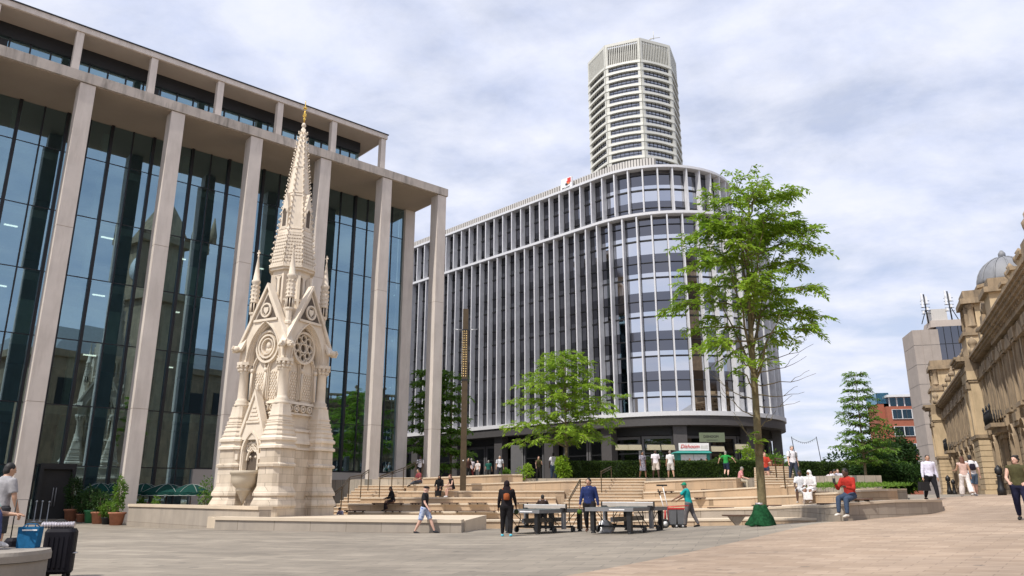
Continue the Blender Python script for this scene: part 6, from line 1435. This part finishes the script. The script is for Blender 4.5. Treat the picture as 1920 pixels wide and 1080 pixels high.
for px, D, s, lb in ((178, 45, .85, 'green parasol seen between the plant pots'), (205, 45.5, .85, 'green parasol just left of the fourth column'), (262, 45.2, .9, 'green parasol half hidden by the fourth column'), (306, 44.6, 1.15, 'widest green parasol with white scalloped edge behind the low wall'), (352, 44.6, 1.0, 'green parasol nearest the fountain behind the low wall')):
    p = gp(px, D)
    if par is None:
        par = thing('parasol', lb, 'parasol', p, .2, 'green cafe parasols'); b = MB(); n = 8; rings = []
        for r, z in ((.04, 2.34), (.35, 2.27), (.8, 2.05), (1.15, 1.78)): rings.append([Vector((r*math.cos(2*math.pi*i/16)*(1 if i % 2 == 0 else .95), r*math.sin(2*math.pi*i/16)*(1 if i % 2 == 0 else .95), z+(0 if i % 2 == 0 else .02))) for i in range(16)])
        b.loft(rings, M_green, False, caps=False); b.build('canopy', None, par)
        b = MB(); rr = []
        for z0, z1, r in ((1.78, 1.60, 1.15),):
            b.loft([[Vector((r*math.cos(2*math.pi*i/48), r*math.sin(2*math.pi*i/48), z0)) for i in range(48)], [Vector((r*1.02*math.cos(2*math.pi*i/48), r*1.02*math.sin(2*math.pi*i/48), z1-.035*abs(math.sin(i*math.pi/3)))) for i in range(48)]], M_green, False, caps=False)
        b.build('valance', None, par); b = MB()
        b.tube([(1.17*1.01*math.cos(2*math.pi*i/48), 1.17*1.01*math.sin(2*math.pi*i/48), 1.6-.035*abs(math.sin(i*math.pi/3))) for i in range(49)], .018, 4, M_trim)
        for i in range(8): a = 2*math.pi*i/8; b.tube([(r*math.cos(a), r*math.sin(a), z+.01) for r, z in ((.04, 2.34), (.35, 2.28), (.8, 2.06), (1.15, 1.79))], .012, 4, M_trim)
        b.build('piping', None, par); b = MB(); b.tube([(0, 0, 0), (0, 0, 2.4)], .025, 8, M_wood); b.lathe([(.3, 0), (.3, .06), (.05, .1)], 12, M_dark); b.build('pole', None, par)
        par.scale = (s, s, .82)
    else: q = dup(par, p, px*.1, lb); q.scale = (s, s, .82)
st0 = None
for px, D, lb in ((62, 41.2, 'leftmost steel barrier post by the office door'), (73, 41.4, 'middle steel barrier post by the office door'), (86, 41.0, 'tallest steel barrier post nearest the door handles')):
    p = gp(px, D)
    if st0 is None: st0 = thing('barrier_post', lb, 'post', p, 0, 'steel barrier posts'); b = MB(); b.lathe([(.17, 0), (.17, .03), (.03, .06), (.025, 1.0)], 12, M_steel); b.build('post', None, st0); b = MB(); b.sphere((0, 0, 1.03), .055, M_steel, 10, 7); b.build('knob', None, st0)
    else: dup(st0, p, 0, lb)
# ================================================================== TABLE TENNIS TABLES
def tt_table(label, corner, ang):
    """local x along the length (2.74), y across (1.525); origin at the near corner"""
    t = thing('table_tennis_table', label, 'table', corner, ang, 'outdoor table tennis tables'); W, L_ = 1.525, 2.74
    for i in (0, 1):
        b = MB(); b.box(i*L_/2+.006, (i+1)*L_/2-.006, 0, W, .735, .76, M_tabt); b.box(i*L_/2+.006, (i+1)*L_/2-.006, W/2-.006, W/2+.006, .7602, .7625, M_signw); b.build('table_top', None, t)
    a = MB(); a.box(.0, L_, -.035, -.002, .645, .757, M_alu); a.box(.0, L_, W+.002, W+.035, .645, .757, M_alu); a.box(-.035, -.002, -.035, W+.035, .645, .757, M_alu); a.box(L_+.002, L_+.035, -.035, W+.035, .645, .757, M_alu); ap = a.build('apron', None, t)
    m = MB(); m.box(-.038, -.0352, .25, .75, .68, .715, M_signw); m.build('apron_lettering', None, ap)
    for x in (.12, L_-.12):
        for y in (.16, W-.16):
            b = MB(); b.box(x-.075, x+.075, y-.065, y+.065, .07, .74, M_black); b.build('leg', None, t); b2 = MB(); b2.lathe([(.075, 0), (.08, .035), (.05, .06), (.05, .1)], 12, M_rubber, Matrix.Translation((x, y, 0))); b2.build('foot', None, t)
    for y in (-.02, W+.02):
        b = MB(); b.box(L_/2-.075, L_/2+.075, y-.05, y+.05, .12, .73, M_alu); b.box(L_/2-.1, L_/2+.1, y-.07, y+.07, .66, .80, M_black); b.build('centre_post', None, t)
        for s in (-1, 1):
            w_ = MB(); w_.lathe([(.10, -.03), (.10, .03), (.06, .035), (.06, -.035)], 16, M_rubber, Matrix.Translation((L_/2+s*.55, y, .10)) @ Matrix.Rotation(math.pi/2, 4, 'X')); w_.build('wheel', None, t)
    u = MB(); u.box(L_/2-.62, L_/2+.62, .02, .07, .17, .22, M_dark); u.box(L_/2-.62, L_/2+.62, W-.07, W-.02, .17, .22, M_dark); u.box(.15, L_-.15, W/2-.04, W/2+.04, .33, .47, M_span)
    for x in (L_/2-.5, L_/2+.5): u.box(x-.03, x+.03, .0, W, .15, .2, M_dark)
    for s in (-1, 1):
        for y in (.06, W-.06):
            u.tube([(L_/2+s*.55, y, .2), (L_/2+s*.42, y, .45), (L_/2+s*.52, y, .72)], .016, 5, M_dark); u.tube([(L_/2+s*.1, y, .2), (L_/2+s*.95, y, .72)], .014, 5, M_dark); u.tube([(L_/2+s*.55, y, .1), (L_/2+s*1.0, y, .55)], .012, 5, M_dark)
    u.build('underframe', None, t)
    n = MB(); n.box(L_/2-.004, L_/2+.004, -.12, W+.12, .775, .885, M_net); n.box(L_/2-.009, L_/2+.009, -.12, W+.12, .885, .91, M_signw); nn = n.build('net', None, t)
    for y in (-.13, W+.13): b = MB(); b.box(L_/2-.022, L_/2+.022, y-.02, y+.02, .72, .925, M_black); b.build('net_post', None, t)
N1 = P(1188, 1002, 23.4); N1.z = G(N1.x, N1.y); tt_table('right table tennis table with a grey top and silver aprons nearest the camera', N1, RAD(58))
N2 = P(1011, 1002, 25.4); N2.z = G(N2.x, N2.y); tt_table('left table tennis table standing between the hooded woman and the man in navy', N2, RAD(52))
for nm, o, c, lb in (('bat', hood, M_hedgeb, 'dark green table tennis bat in the hand of the hooded woman'), ('bat', blue_man, M_leaf2, 'lime green table tennis bat in the hand of the man in navy')):
    h = hand(o, 'R'); t = thing('table_tennis_bat', lb, 'bat', h, 0, 'table tennis bats'); b = MB(); b.lathe([(.001, -.008), (.075, -.008), (.078, 0), (.075, .008), (.001, .008)], 18, c, Matrix.Translation((0, -.02, -.12)) @ Matrix.Rotation(math.pi/2, 4, 'X')); b.build('blade', None, t); b = MB(); b.tube([(0, 0, .03), (0, -.02, -.06)], [.014, .016], 8, M_wood); b.build('handle', None, t)
p = P(1136, 1003, 25.2); p.z = G(p.x, p.y); t = thing('carrier_bag', 'crumpled pale carrier bag lying under the right table', 'bag', p)
b = MB(); n = 20; rings = []
for z, r in ((0, .2), (.06, .23), (.2, .21), (.33, .15), (.38, .06)): rings.append([Vector((r*(1.1+.12*math.sin(4*a+z*9))*math.cos(a), r*(.9+.1*math.sin(5*a))*math.sin(a), z+.02*math.sin(3*a))) for a in [2*math.pi*i/n for i in range(n)]])
b.loft(rings, M_signw); b.build('bag_body', None, t)
# --- cleaner's cart
hc_ = P(1262, 995, 30.2); hc_.z = G(hc_.x, hc_.y); t = thing('cleaning_cart', 'grey twin-bin cleaning cart with red rim and handles pushed by the street cleaner', 'cart', hc_, RAD(10)); t.scale = (.85,)*3
for x in (-.02, .34):
    b = MB(); rings = [[Vector((x+sx*w, sy*w*1.1, z)) for sx, sy in ((-1, -1), (1, -1), (1, 1), (-1, 1))] for z, w in ((.16, .13), (.82, .17))]; b.loft(rings, M_bin, False); o = b.build('bin', None, t); c = MB(); c.box(x-.185, x+.185, -.2, .2, .80, .86, M_red); c.build('rim', None, o)
b = MB(); b.tube([(-.25, -.15, .3), (-.25, -.15, .9), (.75, -.15, .96)], .02, 6, M_red); b.tube([(-.25, .15, .3), (-.25, .15, .9), (.75, .15, .96)], .02, 6, M_red); b.tube([(.75, -.15, .96), (.75, .15, .96)], .022, 6, M_black); b.box(-.3, .55, -.2, .2, .12, .16, M_dark); b.build('frame', None, t)
for x, r in ((-.42, .2), (.1, .09), (.4, .09)):
    for y in (-.18, .18): b = MB(); b.lathe([(r, -.03), (r, .03), (r*.6, .035), (r*.6, -.035)], 18, M_rubber, Matrix.Translation((x, y, r)) @ Matrix.Rotation(math.pi/2, 4, 'X')); b.lathe([(r*.55, -.025), (r*.55, .025)], 12, M_signw, Matrix.Translation((x, y, r)) @ Matrix.Rotation(math.pi/2, 4, 'X')); b.build('wheel', None, t)
b = MB(); b.tube([(-.4, -.1, .35), (-.3, 0, .9)], .035, 8, M_red); b.build('red_bar', None, t)
t = thing('litter_picker', 'white long-handled broom with dark head leaning up from the cleaning cart', 'broom', hc_+Vector((-.2, .0, .0)), RAD(10)); b = MB(); b.tube([(.1, 0, .5), (-.12, 0, 1.55)], .018, 6, M_signw); b.build('handle', None, t); b = MB(); b.box(-.36, .06, -.03, .03, 1.54, 1.6, M_dark); b.build('head', None, t)
t = thing('long_brush', 'second white pole with dark grip standing in the cleaning cart', 'broom', hc_+Vector((-.45, .05, 0)), RAD(10)); b = MB(); b.tube([(.22, 0, .5), (.02, 0, 1.25)], .018, 6, M_signw); b.build('handle', None, t); b = MB(); b.tube([(.03, 0, 1.2), (-.04, 0, 1.42)], .022, 6, M_dark); b.build('grip', None, t)
# --- briefcase, phone
h = hand(white_brief, 'R'); t = thing('briefcase', 'bulky black briefcase carried by the man in the white shirt', 'bag', h, RAD(10)); b = MB(); b.prism([(-.22, -.1), (.22, -.1), (.22, .1), (-.22, .1)], -.40, -.06, M_black, None, [(-.19, -.06), (.19, -.06), (.19, .06), (-.19, .06)]); b.build('bag_body', None, t); b = MB(); b.tube([(-.08, 0, -.07), (-.06, 0, .0), (.06, 0, 0), (.08, 0, -.07)], .012, 6, M_black); b.build('handle', None, t)
h = hand(red_man, 'R'); t = thing('phone', 'dark phone held by the man in the red shirt', 'phone', h, RAD(-30)); b = MB(); b.box(-.038, .038, -.006, .006, -.02, .13, M_black); b.build('body', None, t)
# ================================================================== KIOSK, SIGNS, TERRACE FURNITURE
p = P(1303, 895, 57.5); t = thing('kiosk', 'small teal market kiosk with white shutters and a white fascia sign behind the hedge', 'kiosk', (p.x, p.y, 2.3), 0)
b = MB(); b.box(-1.2, 1.2, 0, 1.6, 0, 2.02, M_teal); b.build('body', None, t)
for i in (0, 1): b = MB(); b.box(-.95+i*.96, -.02+i*.96, -.04, -.003, .5, 1.92, M_signw); b.build('shutter', None, t)
b = MB(); b.prism([(-1.45, -.35), (1.3, -.35), (1.3, 1.7), (-1.45, 1.7)], 2.02, 2.16, M_teal, None, [(-1.2, -.1), (1.2, -.1), (1.2, 1.5), (-1.2, 1.5)]); b.build('roof', None, t)
b = MB(); b.box(-1.08, 1.15, -.12, -.02, 2.2, 2.75, M_signw); sg = b.build('fascia_sign', None, t); text_mesh('Dishoom', .38, M_redl, sg, Matrix.Translation((-.98, -.135, 2.38)) @ Matrix.Rotation(math.pi/2, 4, 'X'), 'lettering', .3)
b = MB()
for z in (2.36, 2.44, 2.52): b.box(.55, 1.08, -.125, -.12, z, z+.02, M_awn)
b.build('small_print', None, sg)
# green window sign inside the shopfront
u, v = uv(1335, 820); D = 69.6; t = thing('window_sign', 'sage green sign panel with dark capitals hanging in the shop window above the kiosk', 'sign', (u*D, D, 1.25+v*D), RAD(0)); b = MB(); b.box(-1.15, 1.15, 0, .05, -.42, .42, M_olive); b.build('panel', None, t); text_mesh('DISHOOM', .30, M_ink, t, Matrix.Translation((-.78, -.012, -.02)) @ Matrix.Rotation(math.pi/2, 4, 'X'), 'lettering')
b = MB(); b.box(-.5, .5, -.01, 0, -.26, -.22, M_ink); b.build('small_print', None, t)
aw = None
for px, row, D, lb in ((1166, 838, 68.6, 'beige roller awning under the leftmost shop sign by the small tree'), (1190, 838, 68.4, 'beige roller awning just left of the dark window bar'), (1225, 838, 68.2, 'beige roller awning second left of the kiosk'), (1252, 838, 68.2, 'beige roller awning touching the kiosk on its left'), (1345, 841, 68.4, 'beige roller awning right of the kiosk'), (1390, 837, 68.6, 'thin beige roller awning left of the big trunk')):
    q = P(px, row, D)
    if aw is None: aw = thing('window_awning', lb, 'awning', q, 0, 'beige awnings in the shop windows'); b = MB(); b.prism([(-.58, -.4), (.58, -.4), (.58, 0), (-.58, 0)], -.28, .18, M_awn, None, [(-.58, -.1), (.58, -.1), (.58, 0), (-.58, 0)]); b.build('canvas', None, aw); b = MB(); b.tube([(-.62, -.05, .2), (.62, -.05, .2)], .04, 8, M_dark); b.build('roller', None, aw)
    else: dup(aw, q, 0, lb)
p = P(968, 896, 52); t = thing('information_pillar', 'plain grey metal information pillar beyond the pale parapet', 'pillar', (p.x, p.y, 2.3)); b = MB(); b.box(-.36, .36, -.12, .12, 0, 2.25, M_span); b.build('panel', None, t); b = MB(); b.box(.37, .43, -.14, .14, 0, 2.3, M_alu); b.build('edge_trim', None, t)
p = P(1481, 899, 44); t = thing('timber_chair', 'brown slatted chair beside the planters at the head of the right steps', 'chair', (p.x-1.0, p.y, 2.25), RAD(20)); b = MB()
for q in range(5): b.box(-.35, .35, -.3+q*.12, -.22+q*.12, .42, .45, M_terra)
b.build('seat', None, t); b = MB()
for q in range(4): b.box(-.35, .35, .26, .29, .52+q*.13, .61+q*.13, M_terra)
b.build('backrest', None, t)
for sx in (-.32, .32):
    for sy in (-.28, .28): b = MB(); b.box(sx-.03, sx+.03, sy-.03, sy+.03, 0, .95 if sy > 0 else .62, M_wood); b.build('leg', None, t)
for px, lb in ((1448, 'round terracotta planter left of the slatted chair'), (1459, 'terracotta planter touching the slatted chair')):
    q = P(px, 900, 45.5); t = thing('planter', lb, 'planter', (q.x, q.y, 2.25), 0, 'terracotta planters at the head of the right steps'); b = MB(); b.lathe([(.25, 0), (.36, .7), (.4, .72), (.4, .8), (.3, .8), (.01, .74)], 16, M_terra); b.build('pot', None, t); m = 350; v_ = RNG.normal(0, 1, (m, 3)); leafmesh('foliage', v_*np.array([.22, .22, .16])+np.array([0, 0, 1.0]), v_, RNG.normal(0, 1, (m, 3)), RNG.uniform(.1, .25, m), RNG.uniform(.05, .09, m), M_leaf2, t)
# festoon poles beyond the hedge
a, c = P(1500, 890, 80), P(1547, 890, 80); lean = Vector((-.5, 0, 0)); t = thing('festoon_light_poles', 'pair of thin poles carrying a sagging festoon cable against the sky', 'lights', (a.x, a.y, 2.0))
for i, q in enumerate((a, c)): b = MB(); o = Vector((q.x-a.x, 0, 0)); b.tube([o, o+lean+Vector((0, 0, 5.2))], .04, 6, M_dark); b.build('pole', None, t)
b = MB(); pts = [lean+Vector(((c.x-a.x)*k/12, 0, 5.1-.5*math.sin(math.pi*k/12))) for k in range(13)]; b.tube(pts, .018, 4, M_dark)
for q in pts[1:-1]: b.sphere((q.x, q.y, q.z-.08), .05, M_signw, 6, 4)
b.build('cable', None, t)
# ================================================================== LEFT FOREGROUND: BENCH AND LUGGAGE
bn = thing('stone_bench', 'pale rounded stone bench cut off by the lower left corner', 'bench', (-7.82, 11.3, 0))
def cap_outline(r, x0, n=28): return [(x0, r), (x0, -r)]+[(0+r*.55*math.cos(a), r*math.sin(a)) for a in [-math.pi/2+math.pi*i/n for i in range(n+1)]]
M = Matrix.Translation((.48, .45, 0)) @ Matrix.Rotation(RAD(5), 4, 'Z')
b = MB(); b.prism(cap_outline(.72, -5), -.1, .33, M_bench, M); b.build('bench_body', None, bn); b = MB(); o1 = cap_outline(.78, -5); b.prism(o1, .34, .43, M_bench, M); b.prism(o1, .43, .48, M_bench, M, [(x*.97 if x > 0 else x, y*.95) for x, y in o1]); b.build('seat_slab', None, bn)
def case(label, loc, rz, w, d, h, handle, mat, group=None):
    t = thing('suitcase', label, 'suitcase', loc, rz, group); b = MB()
    def rr(w, d, r=.07): return [(sx*(w/2-r)+r*math.cos(a), sy*(d/2-r)+r*math.sin(a)) for (sx, sy, a0) in ((1, 1, 0), (-1, 1, 90), (-1, -1, 180), (1, -1, 270)) for a in [RAD(a0+30*k) for k in range(4)]]
    o0, o1 = rr(w-.05, d-.05), rr(w, d); b.prism(o0, .06, .10, mat, None, o1); b.prism(o1, .10, h-.05, mat); b.prism(o1, h-.05, h, mat, None, o0)
    for k in range(5): b.box(-w*.32+k*w*.16-.015, -w*.32+k*w*.16+.015, -d/2-.012, -d/2, .16, h-.12, mat)
    b.box(-w/2-.004, w/2+.004, -.012, .012, .10, h-.05, M_black); b.build('shell', None, t)
    for sx in (-1, 1):
        for sy in (-1, 1): q = MB(); q.lathe([(.03, -.02), (.035, 0), (.03, .02)], 10, M_rubber, Matrix.Translation((sx*(w/2-.07), sy*(d/2-.05), .035)) @ Matrix.Rotation(math.pi/2, 4, 'X')); q.build('wheel', None, t)
    q = MB(); q.tube([(w/2+.0, -.07, h*.5), (w/2+.035, -.05, h*.5), (w/2+.035, .05, h*.5), (w/2, .07, h*.5)], .012, 6, M_steel); q.build('side_handle', None, t)
    if handle: q = MB(); q.tube([(-.1, d*.3, h), (-.1, d*.3, h+handle), (.1, d*.3, h+handle), (.1, d*.3, h)], .011, 6, M_black); q.build('pull_handle', None, t)
    return t
cs = P(104, 1079, 12.9); case('big black hard suitcase with a rolled mat on top beside the stone bench', (cs.x, cs.y, G(cs.x, cs.y)), RAD(14), .44, .32, .75, 0, M_case)
z = G(cs.x, cs.y)+.75
t = thing('rolled_mat', 'silvery ribbed roll lying on top of the black suitcase', 'roll', (cs.x-.06, cs.y-.02, z+.055), RAD(12)); b = MB(); M = Matrix.Rotation(math.pi/2, 4, 'Y'); pr = []
for k in range(25): zz = -.24+k*.02; pr += [(.05+(.006 if k % 2 else -.003), zz)]
b.lathe([(.01, -.245)]+pr+[(.01, .245)], 16, M_silver, M, False); b.build('roll', None, t); b = MB(); b.tube([(-.05, .0, .05), (0, -.02, .075), (.08, 0, .07), (.13, .02, .05)], .012, 6, M_rubber); b.build('strap', None, t)
p = P(52, 1031, 12.3); t = thing('shopping_bag', 'bright blue square insulated bag standing on the stone bench', 'bag', (p.x, p.y, .48), RAD(10)); b = MB(); b.prism([(-.13, -.11), (.13, -.11), (.13, .11), (-.13, .11)], 0, .31, M_bagblue, None, [(-.15, -.09), (.15, -.09), (.15, .09), (-.15, .09)]); b.build('bag_body', None, t); b = MB(); b.box(-.08, .13, -.112, -.104, .255, .275, M_signw); b.build('lettering', None, t); b = MB()
for y in (-.08, .08): b.tube([(-.09, y, .31), (-.06, y*.4, .35), (.06, y*.4, .35), (.09, y, .31)], .009, 5, M_bagblue)
b.build('handle', None, t)
p = P(27, 1004, 13.2); t = case('dark suitcase with its thin pull handle raised behind the bench', (p.x-.1, 13.5, .02), RAD(60), .40, .24, .55, .62, M_case)
bpy.context.view_layer.update()
